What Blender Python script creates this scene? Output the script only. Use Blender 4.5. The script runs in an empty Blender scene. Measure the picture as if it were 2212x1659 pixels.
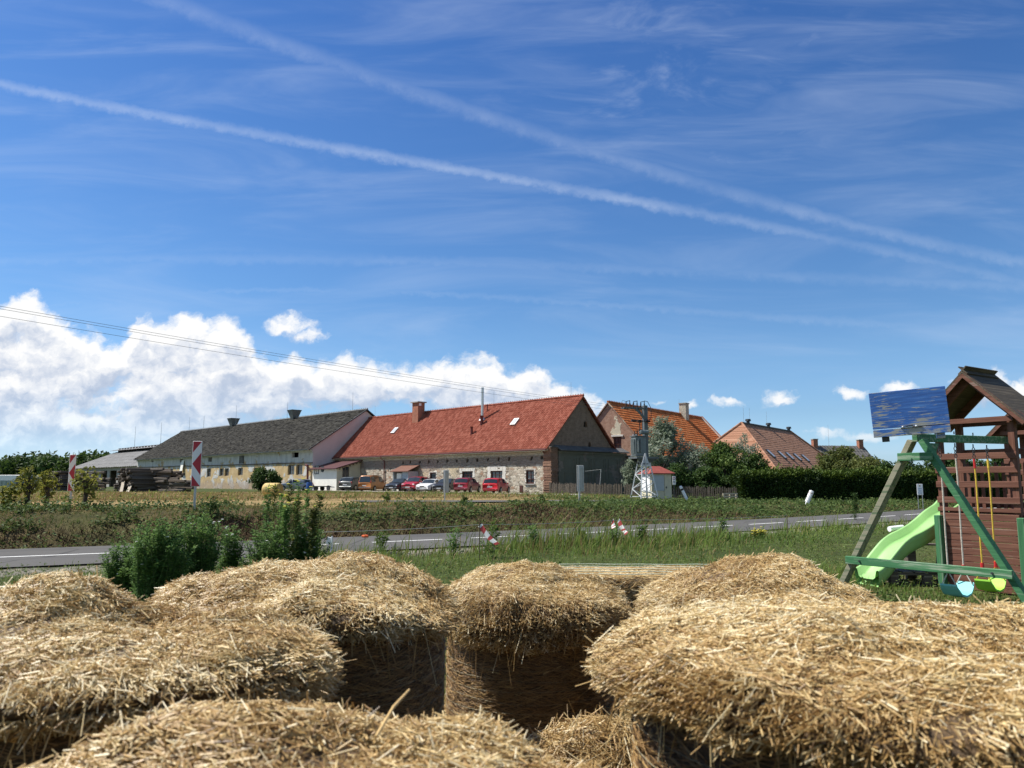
import bpy, math, random
import numpy as np
from mathutils import Vector, Matrix
from mathutils.geometry import tessellate_polygon
random.seed(7)
RNG = np.random.default_rng(7)
SC = bpy.context.scene
COL = SC.collection
R = math.radians
# ------------------------------------------------------------------ camera
CAMZ = 1.65
F, CX, CY, HOR = 1661.0, 1106.0, 829.5, 1042.0
PITCH = math.atan((HOR - CY) / F)
CP, SP = math.cos(PITCH), math.sin(PITCH)
cd = bpy.data.cameras.new('camera'); cam = bpy.data.objects.new('camera', cd); COL.objects.link(cam)
cam.location = (0, 0, CAMZ); cam.rotation_euler = (math.pi / 2 + PITCH, 0, 0)
cd.sensor_fit = 'HORIZONTAL'; cd.sensor_width = 36; cd.lens = F / 2212 * 36
cd.clip_start = 0.05; cd.clip_end = 9000
cd.dof.use_dof = True; cd.dof.focus_distance = 22; cd.dof.aperture_fstop = 5.0
SC.camera = cam

def dirn(px, py):
    xn = (px - CX) / F; yn = (CY - py) / F
    d = Vector((xn, CP - yn * SP, SP + yn * CP))
    return d / d.y
def at(px, py, Y):
    return Vector((0, 0, CAMZ)) + dirn(px, py) * Y
def atx(px, Y, py=1060):
    return (dirn(px, py) * Y).x
def zat(py, Y):
    return CAMZ + (dirn(CX, py) * Y).z
def onz(px, py, z):
    d = dirn(px, py); k = (z - CAMZ) / d.z
    return Vector((0, 0, CAMZ)) + d * k

# ------------------------------------------------------------------ objects
def empty(name, loc=(0, 0, 0), rz=0.0):
    o = bpy.data.objects.new(name, None); COL.objects.link(o)
    o.location = loc; o.rotation_euler = (0, 0, rz); o.empty_display_size = .2
    return o
def tag(o, label=None, cat=None, group=None, kind=None):
    if label: o['label'] = label
    if cat: o['category'] = cat
    if group: o['group'] = group
    if kind or cat: o['kind'] = kind or 'thing'
    return o
def copy_tree(o, parent=None):
    c = o.copy(); COL.objects.link(c); c.parent = parent
    for ch in list(o.children): copy_tree(ch, c)
    return c
def swap_mat(o, old, new):
    # give a copied part its own material
    for ch in [o] + list(o.children_recursive):
        if ch.type == 'MESH' and ch.data.materials and ch.data.materials[0] == old:
            ch.data = ch.data.copy(); ch.data.materials[0] = new

def npmesh(name, V, Fq, m, parent=None, rnd=None, smooth=False, col=None):
    V = np.ascontiguousarray(V, dtype=np.float32); Fq = np.ascontiguousarray(Fq, dtype=np.int32)
    me = bpy.data.meshes.new(name); k = Fq.shape[1]
    me.vertices.add(len(V)); me.vertices.foreach_set('co', V.ravel())
    me.loops.add(Fq.size); me.loops.foreach_set('vertex_index', Fq.ravel())
    me.polygons.add(len(Fq))
    me.polygons.foreach_set('loop_start', np.arange(0, Fq.size, k, dtype=np.int32))
    me.polygons.foreach_set('loop_total', np.full(len(Fq), k, dtype=np.int32))
    me.update(calc_edges=True)
    me.polygons.foreach_set('use_smooth', np.full(len(Fq), bool(smooth)))
    if rnd is not None:
        a = me.attributes.new('rnd', 'FLOAT', 'POINT'); a.data.foreach_set('value', np.ascontiguousarray(rnd, dtype=np.float32))
    if col is not None:
        a = me.attributes.new('gcol', 'FLOAT_COLOR', 'POINT')
        c4 = np.ones((len(V), 4), dtype=np.float32); c4[:, :3] = col
        a.data.foreach_set('color', c4.ravel())
    me.validate(); me.update()
    me.materials.append(m)
    o = bpy.data.objects.new(name, me); COL.objects.link(o); o.parent = parent
    return o

class MB:
    def __init__(s): s.v = []; s.f = []
    def add(s, vs, fs):
        b = len(s.v); s.v += [tuple(v) for v in vs]; s.f += [tuple(i + b for i in f) for f in fs]; return s
    def quad(s, a, b, c, d): return s.add([a, b, c, d], [(0, 1, 2, 3)])
    def poly(s, pts): return s.add(pts, [tuple(range(len(pts)))])
    def box(s, c, size, M=None, bev=0.0, taper=(1, 1)):
        x, y, z = size[0] / 2, size[1] / 2, size[2] / 2
        c = Vector(c); vs = []
        if bev <= 0:
            for dz in (-1, 1):
                t = taper if dz > 0 else (1, 1)
                for dx, dy in ((-1, -1), (1, -1), (1, 1), (-1, 1)):
                    vs.append(Vector((dx * x * t[0], dy * y * t[1], dz * z)))
            fs = [(3, 2, 1, 0), (4, 5, 6, 7), (0, 1, 5, 4), (1, 2, 6, 5), (2, 3, 7, 6), (3, 0, 4, 7)]
        else:
            b = min(bev, x * .9, y * .9, z * .9); fs = []
            ring = lambda X, Y, Z: [Vector(q) for q in ((-X + b, -Y, Z), (X - b, -Y, Z), (X, -Y + b, Z), (X, Y - b, Z), (X - b, Y, Z), (-X + b, Y, Z), (-X, Y - b, Z), (-X, -Y + b, Z))]
            inn = lambda Z: [Vector(q) for q in ((-x + b, -y + b, Z), (x - b, -y + b, Z), (x - b, -y + b, Z), (x - b, y - b, Z), (x - b, y - b, Z), (-x + b, y - b, Z), (-x + b, y - b, Z), (-x + b, -y + b, Z))]
            vs = inn(-z) + ring(x, y, -z + b) + ring(x, y, z - b) + inn(z)
            for k in range(3):
                for i in range(8):
                    j = (i + 1) % 8; fs.append((k * 8 + i, k * 8 + j, k * 8 + 8 + j, k * 8 + 8 + i))
            fs.append((7, 5, 3, 1)); fs.append((25, 27, 29, 31))
        if M is not None: vs = [M @ v for v in vs]
        return s.add([v + c for v in vs], fs)
    def beam(s, a, b, w, h, up=(0, 0, 1), bev=0.0):
        a, b = Vector(a), Vector(b); d = b - a; L = d.length; d.normalize(); up = Vector(up)
        sd = d.cross(up)
        if sd.length < 1e-4: sd = d.cross(Vector((1, 0, 0)))
        sd.normalize(); u = sd.cross(d)
        M = Matrix((d, sd, u)).transposed()
        return s.box((a + b) / 2, (L, w, h), M, bev)
    def tube(s, pts, r, n=8, cap=True, closed=False):
        pts = [Vector(p) for p in pts]; m = len(pts)
        rs = r if isinstance(r, (list, tuple)) else [r] * m
        vs = []; prev = None
        for i, p in enumerate(pts):
            if closed: d = pts[(i + 1) % m] - pts[i - 1]
            else: d = pts[min(i + 1, m - 1)] - pts[max(i - 1, 0)]
            d.normalize()
            if prev is None:
                a = d.cross(Vector((0, 0, 1)))
                if a.length < 1e-3: a = d.cross(Vector((1, 0, 0)))
            else:
                a = prev - d * prev.dot(d)
                if a.length < 1e-4: a = d.cross(Vector((0, 1, 0)))
            a.normalize(); prev = a; b = d.cross(a)
            vs += [p + (a * math.cos(t) + b * math.sin(t)) * rs[i] for t in [2 * math.pi * k / n for k in range(n)]]
        fs = []
        for i in range(m if closed else m - 1):
            i2 = (i + 1) % m
            for k in range(n):
                k2 = (k + 1) % n; fs.append((i * n + k, i * n + k2, i2 * n + k2, i2 * n + k))
        if cap and not closed: fs += [tuple(range(n - 1, -1, -1)), tuple(range((m - 1) * n, m * n))]
        return s.add(vs, fs)
    def cyl(s, c, r, h, n=16, axis='z', r2=None):
        c = Vector(c); d = {'x': Vector((1, 0, 0)), 'y': Vector((0, 1, 0)), 'z': Vector((0, 0, 1))}[axis]
        return s.tube([c - d * h / 2, c + d * h / 2], [r, r if r2 is None else r2], n)
    def ball(s, c, r, n=8, m=6):
        c = Vector(c); rr = r if isinstance(r, (tuple, list)) else (r, r, r); vs = []; fs = []
        for j in range(m + 1):
            ph = math.pi * j / m
            for i in range(n):
                t = 2 * math.pi * i / n
                vs.append(c + Vector((rr[0] * math.sin(ph) * math.cos(t), rr[1] * math.sin(ph) * math.sin(t), rr[2] * math.cos(ph))))
        for j in range(m):
            for i in range(n):
                fs.append((j * n + i, (j + 1) * n + i, (j + 1) * n + (i + 1) % n, j * n + (i + 1) % n))
        return s.add(vs, fs)
    def prism(s, pts, off):
        # closed polygon extruded by the vector off
        off = Vector(off); n = len(pts); a = [Vector(p) for p in pts]; b = [p + off for p in a]
        s.add(a + b, [tuple(range(n - 1, -1, -1)), tuple(range(n, 2 * n))] + [(i, (i + 1) % n, n + (i + 1) % n, n + i) for i in range(n)])
        return s
    def panel(s, outer, holes, o, ax, az, inn, depth):
        # flat wall with openings, each with its reveals
        o, ax, az, inn = Vector(o), Vector(ax), Vector(az), Vector(inn)
        loops = [[Vector((u, v, 0)) for u, v in outer]] + [[Vector((u, v, 0)) for u, v in h] for h in holes]
        flat = [p for l in loops for p in l]
        tri = tessellate_polygon(loops)
        pos = [o + ax * p.x + az * p.y for p in flat]
        nrm = -inn; fs = []
        for t in tri:
            a, b, c = (pos[i] for i in t)
            fs.append(tuple(t) if (b - a).cross(c - a).dot(nrm) > 0 else (t[0], t[2], t[1]))
        s.add(pos, fs)
        for h in holes:
            n = len(h); f = [o + ax * u + az * v for u, v in h]; bk = [p + inn * depth for p in f]
            s.add(f + bk, [(i, (i + 1) % n, n + (i + 1) % n, n + i) for i in range(n)])
        return s
    def build(s, name, m, parent=None, smooth=False, rnd=False):
        me = bpy.data.meshes.new(name); me.from_pydata(s.v, [], s.f); me.update()
        if smooth: me.polygons.foreach_set('use_smooth', [True] * len(me.polygons))
        me.materials.append(m)
        o = bpy.data.objects.new(name, me); COL.objects.link(o); o.parent = parent
        return o
def rect(x0, z0, x1, z1): return [(x0, z0), (x1, z0), (x1, z1), (x0, z1)]

# ------------------------------------------------------------------ noise in numpy
class WN:
    def __init__(s, seed, dims=3, n=9, base=1.0):
        g = np.random.default_rng(seed)
        s.k = g.normal(size=(n, dims)); s.k /= np.linalg.norm(s.k, axis=1, keepdims=True)
        s.k *= (base * 2.0 ** np.linspace(0, 2.2, n))[:, None]
        s.a = 1 / 2.0 ** np.linspace(0, 2.0, n); s.a /= s.a.sum() * .6
        s.p = g.uniform(0, 6.28, n)
    def __call__(s, P):
        return (np.sin(np.asarray(P) @ s.k.T * 2 + s.p) * s.a).sum(-1)

# ------------------------------------------------------------------ materials
class NT:
    def __init__(s, tree): s.t = tree; s.n = tree.nodes; s.l = tree.links
    def new(s, ty, **kw):
        n = s.n.new(ty)
        for k, v in kw.items(): setattr(n, k, v)
        return n
    def link(s, a, b): s.l.new(a, b)
    def put(s, sock, v):
        if hasattr(v, 'node') and hasattr(v, 'is_output'): s.l.new(v, sock)
        else:
            if isinstance(v, (tuple, list)) and len(v) == 3 and sock.type == 'RGBA': v = (*v, 1)
            sock.default_value = v
    def math(s, op, a, b=None, c=None, clamp=False):
        n = s.new('ShaderNodeMath', operation=op); n.use_clamp = clamp
        s.put(n.inputs[0], a)
        if b is not None: s.put(n.inputs[1], b)
        if c is not None: s.put(n.inputs[2], c)
        return n.outputs[0]
    def vmath(s, op, a, b=None, out=0):
        n = s.new('ShaderNodeVectorMath', operation=op); s.put(n.inputs[0], a)
        if b is not None:
            if op == 'SCALE': s.put(n.inputs[3], b)
            else: s.put(n.inputs[1], b)
        return n.outputs[out]
    def noise(s, vec, scale=5, detail=4, rough=.55, dist=0, out=0):
        n = s.new('ShaderNodeTexNoise'); s.put(n.inputs['Vector'], vec)
        n.inputs['Scale'].default_value = scale; n.inputs['Detail'].default_value = detail
        n.inputs['Roughness'].default_value = rough; n.inputs['Distortion'].default_value = dist
        return n.outputs[out]
    def ramp(s, fac, stops, interp='LINEAR'):
        n = s.new('ShaderNodeValToRGB'); n.color_ramp.interpolation = interp; e = n.color_ramp.elements
        while len(e) < len(stops): e.new(.5)
        for i, (p, c) in enumerate(stops):
            e[i].position = p; e[i].color = (*c, 1) if len(c) == 3 else c
        s.put(n.inputs[0], fac); return n.outputs[0]
    def mix(s, fac, a, b, blend='MIX'):
        n = s.new('ShaderNodeMix', data_type='RGBA', blend_type=blend)
        s.put(n.inputs['Factor'], fac); s.put(n.inputs[6], a); s.put(n.inputs[7], b); return n.outputs[2]
    def step(s, x, lo, hi):
        n = s.new('ShaderNodeMapRange', interpolation_type='SMOOTHSTEP'); s.put(n.inputs[0], x)
        s.put(n.inputs[1], lo); s.put(n.inputs[2], hi); return n.outputs[0]
    def bump(s, h, strength=.4, dist=.02):
        n = s.new('ShaderNodeBump'); n.inputs['Strength'].default_value = strength; n.inputs['Distance'].default_value = dist
        s.put(n.inputs['Height'], h); return n.outputs[0]
    def scaled(s, vec, sc):
        n = s.new('ShaderNodeMapping'); s.put(n.inputs[0], vec); n.inputs['Scale'].default_value = sc; return n.outputs[0]
def mat(name):
    m = bpy.data.materials.new(name); m.use_nodes = True; t = NT(m.node_tree)
    b = m.node_tree.nodes['Principled BSDF']
    oc = t.new('ShaderNodeTexCoord').outputs['Object']
    return m, t, b, oc
def srgb(r, g, b):
    f = lambda c: (c / 255 / 12.92) if c / 255 <= .04045 else ((c / 255 + .055) / 1.055) ** 2.4
    return (f(r), f(g), f(b))
def sc3(c, k): return tuple(min(1, x * k) for x in c)

def m_plain(name, col, rough=.6, metal=0.0, var=.18, scale=4, bump=.15, bscale=30, spec=.4, coat=0):
    m, t, b, oc = mat(name)
    n = t.noise(oc, scale, 5)
    t.put(b.inputs['Base Color'], t.ramp(n, [(.3, sc3(col, 1 - var)), (.7, sc3(col, 1 + var))]))
    b.inputs['Roughness'].default_value = rough; b.inputs['Metallic'].default_value = metal
    b.inputs['Specular IOR Level'].default_value = spec; b.inputs['Coat Weight'].default_value = coat
    if bump: t.put(b.inputs['Normal'], t.bump(t.noise(oc, bscale, 4), bump, .01))
    return m
def m_wood(name, cols, axis='x', scale=1.0, rough=.7, wear=None, wear_amt=.5, wear_lo=.55):
    # long grain along one axis, knots, optional worn bare patches
    m, t, b, oc = mat(name)
    k = {'x': (.6, 14, 14), 'y': (14, .6, 14), 'z': (14, 14, .6)}[axis]
    v = t.scaled(oc, tuple(q * scale for q in k))
    g = t.noise(v, 2.2, 6, .65, .4)
    c = t.ramp(g, [(.3, cols[0]), (.5, cols[1]), (.72, cols[2])])
    big = t.noise(oc, 1.7, 3)
    c = t.mix(t.math('MULTIPLY', big, .35), c, sc3(cols[1], .6))
    if wear:
        w = t.noise(t.scaled(oc, tuple(q * scale * .55 for q in k)), 2.6, 7, .7)
        msk = t.step(t.math('ADD', w, t.math('MULTIPLY', t.noise(oc, .9, 2), .25)), wear_lo + .12, wear_lo + .2)
        c = t.mix(t.math('MULTIPLY', msk, wear_amt), c, wear)
    t.put(b.inputs['Base Color'], c); b.inputs['Roughness'].default_value = rough
    b.inputs['Specular IOR Level'].default_value = .3
    t.put(b.inputs['Normal'], t.bump(g, .35, .006))
    return m
def m_leaf(name, c0, c1, c2, trans=.35, rough=.55):
    m, t, b, oc = mat(name)
    a = t.new('ShaderNodeAttribute', attribute_name='rnd').outputs['Fac']
    c = t.ramp(a, [(0, c0), (.5, c1), (1, c2)])
    t.put(b.inputs['Base Color'], c); b.inputs['Roughness'].default_value = rough + .1; b.inputs['Specular IOR Level'].default_value = .2
    tr = t.new('ShaderNodeBsdfTranslucent'); t.put(tr.inputs[0], t.mix(.5, c, sc3(c2, 1.3)))
    mx = t.new('ShaderNodeMixShader'); mx.inputs[0].default_value = trans
    out = m.node_tree.nodes['Material Output']
    t.link(b.outputs[0], mx.inputs[1]); t.link(tr.outputs[0], mx.inputs[2]); t.link(mx.outputs[0], out.inputs[0])
    return m
def m_rnd(name, stops, rough=.5, spec=.5, trans=0):
    m, t, b, oc = mat(name)
    a = t.new('ShaderNodeAttribute', attribute_name='rnd').outputs['Fac']
    t.put(b.inputs['Base Color'], t.ramp(a, stops)); b.inputs['Roughness'].default_value = rough
    b.inputs['Specular IOR Level'].default_value = spec
    return m
M = {}
# ------------------------------------------------------------------ sun and sky
SUN_EL, SUN_AZ = R(54), R(-76)          # azimuth from +Y, positive to the right
SDIR = Vector((math.sin(SUN_AZ) * math.cos(SUN_EL), math.cos(SUN_AZ) * math.cos(SUN_EL), math.sin(SUN_EL)))
sl = bpy.data.lights.new('sun', 'SUN'); so = bpy.data.objects.new('sun', sl); COL.objects.link(so)
sl.energy = 5.0; sl.angle = R(.53); sl.color = (1, .945, .86)
so.rotation_euler = SDIR.to_track_quat('Z', 'Y').to_euler(); so.location = (-30, 10, 40)

def build_world():
    w = bpy.data.worlds.new('World'); SC.world = w; w.use_nodes = True
    t = NT(w.node_tree); bg = w.node_tree.nodes['Background']; bg.inputs[1].default_value = .083
    out = w.node_tree.nodes['World Output']
    sky = t.new('ShaderNodeTexSky', sky_type='NISHITA'); sky.sun_disc = False
    sky.sun_elevation = SUN_EL; sky.sun_rotation = SUN_AZ
    sky.altitude = 200; sky.air_density = 1.15; sky.dust_density = .55; sky.ozone_density = 2.2
    d = t.new('ShaderNodeTexCoord').outputs['Generated']
    sx = t.new('ShaderNodeSeparateXYZ'); t.link(d, sx.inputs[0])
    # deeper blue up high, pale at the horizon; zenith neutralised to cut blue fill
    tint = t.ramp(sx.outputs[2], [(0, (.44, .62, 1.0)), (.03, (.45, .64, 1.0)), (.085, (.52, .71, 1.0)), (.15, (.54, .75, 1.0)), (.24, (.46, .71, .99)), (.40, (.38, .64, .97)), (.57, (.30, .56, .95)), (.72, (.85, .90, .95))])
    tint = t.mix(t.step(sx.outputs[1], .05, -.35), tint, (.92, .94, .96))  # unseen sky behind the viewer left near neutral, to take blue out of shadows
    gain = t.ramp(sx.outputs[2], [(0, (1.5, 1.5, 1.5)), (.04, (1.42, 1.42, 1.42)), (.085, (1.12, 1.12, 1.12)), (.17, (1.03, 1.03, 1.03)), (.21, (1, 1, 1)), (.5, (1, 1, 1))])
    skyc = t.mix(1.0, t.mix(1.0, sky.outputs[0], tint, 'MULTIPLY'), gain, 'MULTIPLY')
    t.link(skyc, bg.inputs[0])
    yy = t.math('MAXIMUM', sx.outputs[1], .02)
    front = t.step(sx.outputs[1], .12, .35)
    S = F / 100          # sky coordinates: tangents of azimuth and elevation
    u = t.math('MULTIPLY', t.math('DIVIDE', sx.outputs[0], yy), S)
    v = t.math('MULTIPLY', t.math('DIVIDE', sx.outputs[2], yy), S)
    cb = t.new('ShaderNodeCombineXYZ'); t.link(u, cb.inputs[0]); t.link(v, cb.inputs[1]); P = cb.outputs[0]
    def uv(px, py):
        q = dirn(px, py); return q.x * S, q.z * S
    # ---- contrails and thin high cloud
    nfine = t.noise(P, 3.2, 5, .65); ncoarse = t.noise(P, .55, 3, .6)
    wob = t.math('MULTIPLY', t.math('SUBTRACT', nfine, .5), .28)
    def trail(pts, w0, w1, strength):
        A = np.array([uv(*p) for p in pts]); c = np.polyfit(A[:, 0], A[:, 1], 3)
        k = t.math('MULTIPLY_ADD', u, float(c[0]), float(c[1])); k = t.math('MULTIPLY_ADD', u, k, float(c[2])); k = t.math('MULTIPLY_ADD', u, k, float(c[3]))
        dv = t.math('ADD', t.math('SUBTRACT', v, k), wob)
        wd = t.math('MULTIPLY_ADD', u, (w1 - w0) / 22, (w0 + w1) / 2)
        m = t.math('SUBTRACT', 1, t.step(t.math('DIVIDE', t.math('ABSOLUTE', dv), wd), .0, 1.0))
        m = t.math('MULTIPLY', m, t.math('ADD', .30, t.math('MULTIPLY', nfine, 1.4)))
        return t.math('MULTIPLY', t.math('MULTIPLY', m, t.math('ADD', .0, t.math('MULTIPLY', ncoarse, 1.7))), strength)
    T = trail([(-100, 165), (0, 180), (100, 200), (300, 242), (500, 284), (750, 325), (1000, 368), (1300, 420), (1600, 476), (1900, 545), (2212, 612)], .21, .20, .30)
    T = t.math('MULTIPLY', T, t.math('SUBTRACT', 1, t.math('MULTIPLY', t.step(u, 2.5, 8.5), .62)))
    T = t.math('MAXIMUM', T, trail([(250, -40), (350, 2), (500, 55), (700, 125), (900, 200), (1100, 272), (1250, 322), (1450, 382), (1700, 446), (2000, 520), (2212, 570)], .42, .22, .17))
    T = t.math('MAXIMUM', T, trail([(200, 560), (700, 565), (900, 563), (1100, 568), (1250, 578), (1500, 590), (1800, 600), (2212, 620)], .16, .22, .10))
    T = t.math('MAXIMUM', T, trail([(300, 640), (900, 630), (1100, 643), (1300, 660), (1500, 676), (1800, 690), (2212, 712)], .06, .18, .10))
    rot = t.new('ShaderNodeMapping'); t.link(P, rot.inputs[0]); rot.inputs['Rotation'].default_value = (0, 0, R(7)); rot.inputs['Scale'].default_value = (.12, .7, 1)
    veil = t.math('MULTIPLY', t.step(t.noise(rot.outputs[0], 1.3, 5, .58, .7), .40, .88), .24)
    rot2 = t.new('ShaderNodeMapping'); t.link(P, rot2.inputs[0]); rot2.inputs['Rotation'].default_value = (0, 0, R(-50)); rot2.inputs['Scale'].default_value = (.35, 1.0, 1)
    cu, cv = uv(1500, 170)
    reg = t.vmath('LENGTH', t.vmath('MULTIPLY', t.vmath('SUBTRACT', P, (cu, cv, 0)), (.16, .28, 0)), out=1)
    wisp = t.math('MULTIPLY', t.step(t.noise(rot2.outputs[0], .9, 5, .62, 1.0), .44, .85), t.math('SUBTRACT', 1, t.step(reg, .1, 1.1)))
    high = t.math('MAXIMUM', T, t.math('MAXIMUM', veil, t.math('MULTIPLY', wisp, .34)))
    high = t.math('MULTIPLY', high, front)
    skyh = t.mix(high, skyc, (5.4, 6.2, 7.6))
    bg2 = t.new('ShaderNodeBackground'); bg2.inputs[1].default_value = .083; t.link(skyh, bg2.inputs[0])
    # ---- heap clouds: a bank given by its upper and lower outline, and a few single clouds
    top = [(-250, 720), (-80, 660), (0, 650), (30, 636), (60, 632), (95, 648), (130, 690), (160, 705), (205, 712), (245, 735), (278, 712), (297, 674), (330, 684), (370, 684), (395, 670), (430, 674), (455, 694), (490, 688), (520, 700), (545, 726), (575, 765), (610, 772), (640, 752), (672, 780), (700, 762), (740, 760), (790, 774), (850, 781), (900, 784), (940, 769), (980, 766), (1010, 759), (1060, 762), (1090, 784), (1120, 794), (1150, 778), (1180, 794), (1210, 812), (1240, 828), (1268, 818), (1300, 832), (1335, 885), (2500, 1000)]
    bot = [(-250, 1000), (540, 980), (600, 920), (660, 892), (800, 898), (1000, 910), (1250, 935), (1335, 920), (2500, 860)]
    def curve(pts, fac):
        n = t.new('ShaderNodeFloatCurve'); c = n.mapping.curves[0]
        for i, (px, py) in enumerate(pts):
            a, b_ = uv(px, py); q = ((a + 14) / 28, b_ / 6)
            if i < 2: c.points[i].location = q
            else: c.points.new(*q)
        n.mapping.update(); t.put(n.inputs[1], fac); return t.math('MULTIPLY', n.outputs[0], 6)
    blobs = [(622, 706, 62, 26), (655, 728, 44, 22), (1412, 868, 44, 12), (1574, 866, 44, 12), (1684, 862, 50, 26), (1490, 871, 20, 11), (1838, 852, 40, 15), (1945, 838, 50, 17), (2125, 845, 84, 50), (2215, 860, 80, 44), (1785, 932, 46, 11), (1875, 941, 56, 13)]
    wv = t.noise(P, 2.6, 4, .55, out=1)
    WP = t.vmath('ADD', P, t.vmath('SCALE', t.vmath('SUBTRACT', wv, (.5, .5, .5)), .42))
    def dens(p, det):
        s2 = t.new('ShaderNodeSeparateXYZ'); t.link(p, s2.inputs[0]); fu = t.math('MULTIPLY_ADD', s2.outputs[0], 1 / 28, .5, clamp=True)
        a = t.math('MINIMUM', t.math('MULTIPLY', t.math('SUBTRACT', curve(top, fu), s2.outputs[1]), 1.5), t.math('MULTIPLY', t.math('SUBTRACT', s2.outputs[1], curve(bot, fu)), 1.6))
        a = t.math('MINIMUM', a, .62)
        for bx, by, rx, ry in blobs:
            cu, cv = uv(bx, by)
            q = t.vmath('MULTIPLY', t.vmath('SUBTRACT', p, (cu, cv, 0)), (100 / rx, 100 / ry, 0))
            f = t.math('MULTIPLY', t.math('SUBTRACT', 1.0, t.vmath('LENGTH', q, out=1)), min(rx, ry) / 70 + .25)
            a = t.math('MAXIMUM', a, f)
        n1 = t.noise(t.scaled(p, (1, 1.35, 1)), 1.35, det, .6)
        nb = t.math('MULTIPLY', t.math('SUBTRACT', .50, t.noise(t.scaled(p, (.55, 1.1, 1)), .8, 2, .5)), t.math('MULTIPLY', t.math('SUBTRACT', 1, t.step(s2.outputs[1], 1.4, 3.2)), 2.4))
        return t.math('SUBTRACT', t.math('ADD', a, t.math('MULTIPLY', t.math('SUBTRACT', n1, .52), 1.5)), t.math('MAXIMUM', nb, 0)), n1
    D0, N0 = dens(WP, 7); D1, N1 = dens(t.vmath('ADD', WP, (-.10, .26, 0)), 4)
    alpha = t.math('MULTIPLY', t.step(D0, -.06, .42), t.step(v, .1, 1.3))
    alpha = t.math('MULTIPLY', alpha, front)
    sh = t.math('ADD', t.math('MULTIPLY', t.math('SUBTRACT', D0, D1), 1.15), .52)
    sh = t.math('ADD', sh, t.math('MULTIPLY', t.math('SUBTRACT', .62, D0), .34), clamp=True)
    sh = t.math('ADD', sh, t.math('MULTIPLY', t.math('SUBTRACT', v, 2.3), .11), clamp=True)
    ccol = t.ramp(sh, [(0.0, (3.5, 4.2, 5.5)), (.30, (4.4, 5.0, 6.1)), (.55, (6.2, 6.5, 7.1)), (.82, (8.0, 8.0, 8.0))])
    ccol = t.mix(t.math('MULTIPLY', t.math('SUBTRACT', 1, t.step(v, .2, 2.4)), .45), ccol, skyc)
    bg3 = t.new('ShaderNodeBackground'); bg3.inputs[1].default_value = .083; t.link(t.mix(alpha, skyh, ccol), bg3.inputs[0])
    # thin cloud only before the viewer's half of the sky, heap clouds only near the horizon
    lowq = t.math('MULTIPLY', t.math('LESS_THAN', v, 4.6), t.math('GREATER_THAN', v, -.05))
    m1 = t.new('ShaderNodeMixShader'); t.link(lowq, m1.inputs[0]); t.link(bg2.outputs[0], m1.inputs[1]); t.link(bg3.outputs[0], m1.inputs[2])
    m2 = t.new('ShaderNodeMixShader'); t.link(t.math('GREATER_THAN', sx.outputs[1], .12), m2.inputs[0]); t.link(bg.outputs[0], m2.inputs[1]); t.link(m1.outputs[0], m2.inputs[2])
    t.link(m2.outputs[0], out.inputs[0])
build_world()
SC.view_settings.view_transform = 'Standard'; SC.view_settings.look = 'None'; SC.view_settings.exposure = 0.62; SC.view_settings.gamma = 1
SC.cycles.use_denoising = True; SC.cycles.max_bounces = 6; SC.cycles.transparent_max_bounces = 6
SC.cycles.diffuse_bounces = 3; SC.cycles.glossy_bounces = 2; SC.cycles.use_adaptive_sampling = True
SC.cycles.sample_clamp_indirect = 6

# ------------------------------------------------------------------ terrain
def yc(x): return np.where(x > 28, 23.7 + .66 * 28 + .006 * 784 + (x - 28) * .996, np.where(x < -20, 23.7 - 13.2 + 2.4 + (x + 20) * .42, 23.7 + .66 * x + .006 * x * x))
def ycs(x): return np.where(x > 28, .996, np.where(x < -20, .42, .66 + .012 * x))
def uc(x): return np.where(x > 32, 39 + 19.2 + 8.19 + (x - 32) * 1.11, np.where(x < -25, 39 - 15 + 5 + (x + 25) * .2, 39.6 + .60 * x + .008 * x * x))
def ucs(x): return np.where(x > 32, 1.11, np.where(x < -25, .2, .60 + .016 * x))
def sdist(x, y): return (y - yc(x)) / np.sqrt(1 + ycs(x) ** 2)
def udist(x, y): return (y - uc(x)) / np.sqrt(1 + ucs(x) ** 2)
def sst(a, b, x):
    t = np.clip((x - a) / (b - a), 0, 1); return t * t * (3 - 2 * t)
wn1 = WN(1, 2, 9, .05); wn2 = WN(2, 2, 9, .35); wn3 = WN(3, 2, 9, 1.6)
def terrain(x, y, rough=True):
    x = np.asarray(x, float); y = np.asarray(y, float)
    s = sdist(x, y); P = np.stack([x, y], -1)
    zb = np.interp(x, [-14, 0, 8, 22, 45], [.86, .66, .56, .22, .15])
    zp = np.interp(x / np.maximum(y, 8), [-.1, .08, .22, .36], [.70, .64, .42, .25])
    k = sst(4, 30, s)
    top = zb * (1 - k) + zp * k
    w = np.interp(x, [-10, 25], [2.6, 4.5])
    z = top * sst(0, 1, (s - 3.0) / w)
    u = udist(x, y); road = 1 - sst(2.4, 3.6, np.abs(u))
    if rough:
        amp = .05 * sst(2.7, 3.6, np.abs(s)) * (1 - road) + .10 * sst(3, 5, s) * (1 - sst(8, 14, s)) * (1 - road)
        z = z + amp * wn2(P) + .03 * sst(4, 8, -s) * wn1(P * 2) - .10 * sst(2.4, 3.0, np.abs(s)) * (1 - sst(3, 4, np.abs(s)))
    return z
def tz(x, y): return float(terrain(np.array([x]), np.array([y]))[0])

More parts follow.
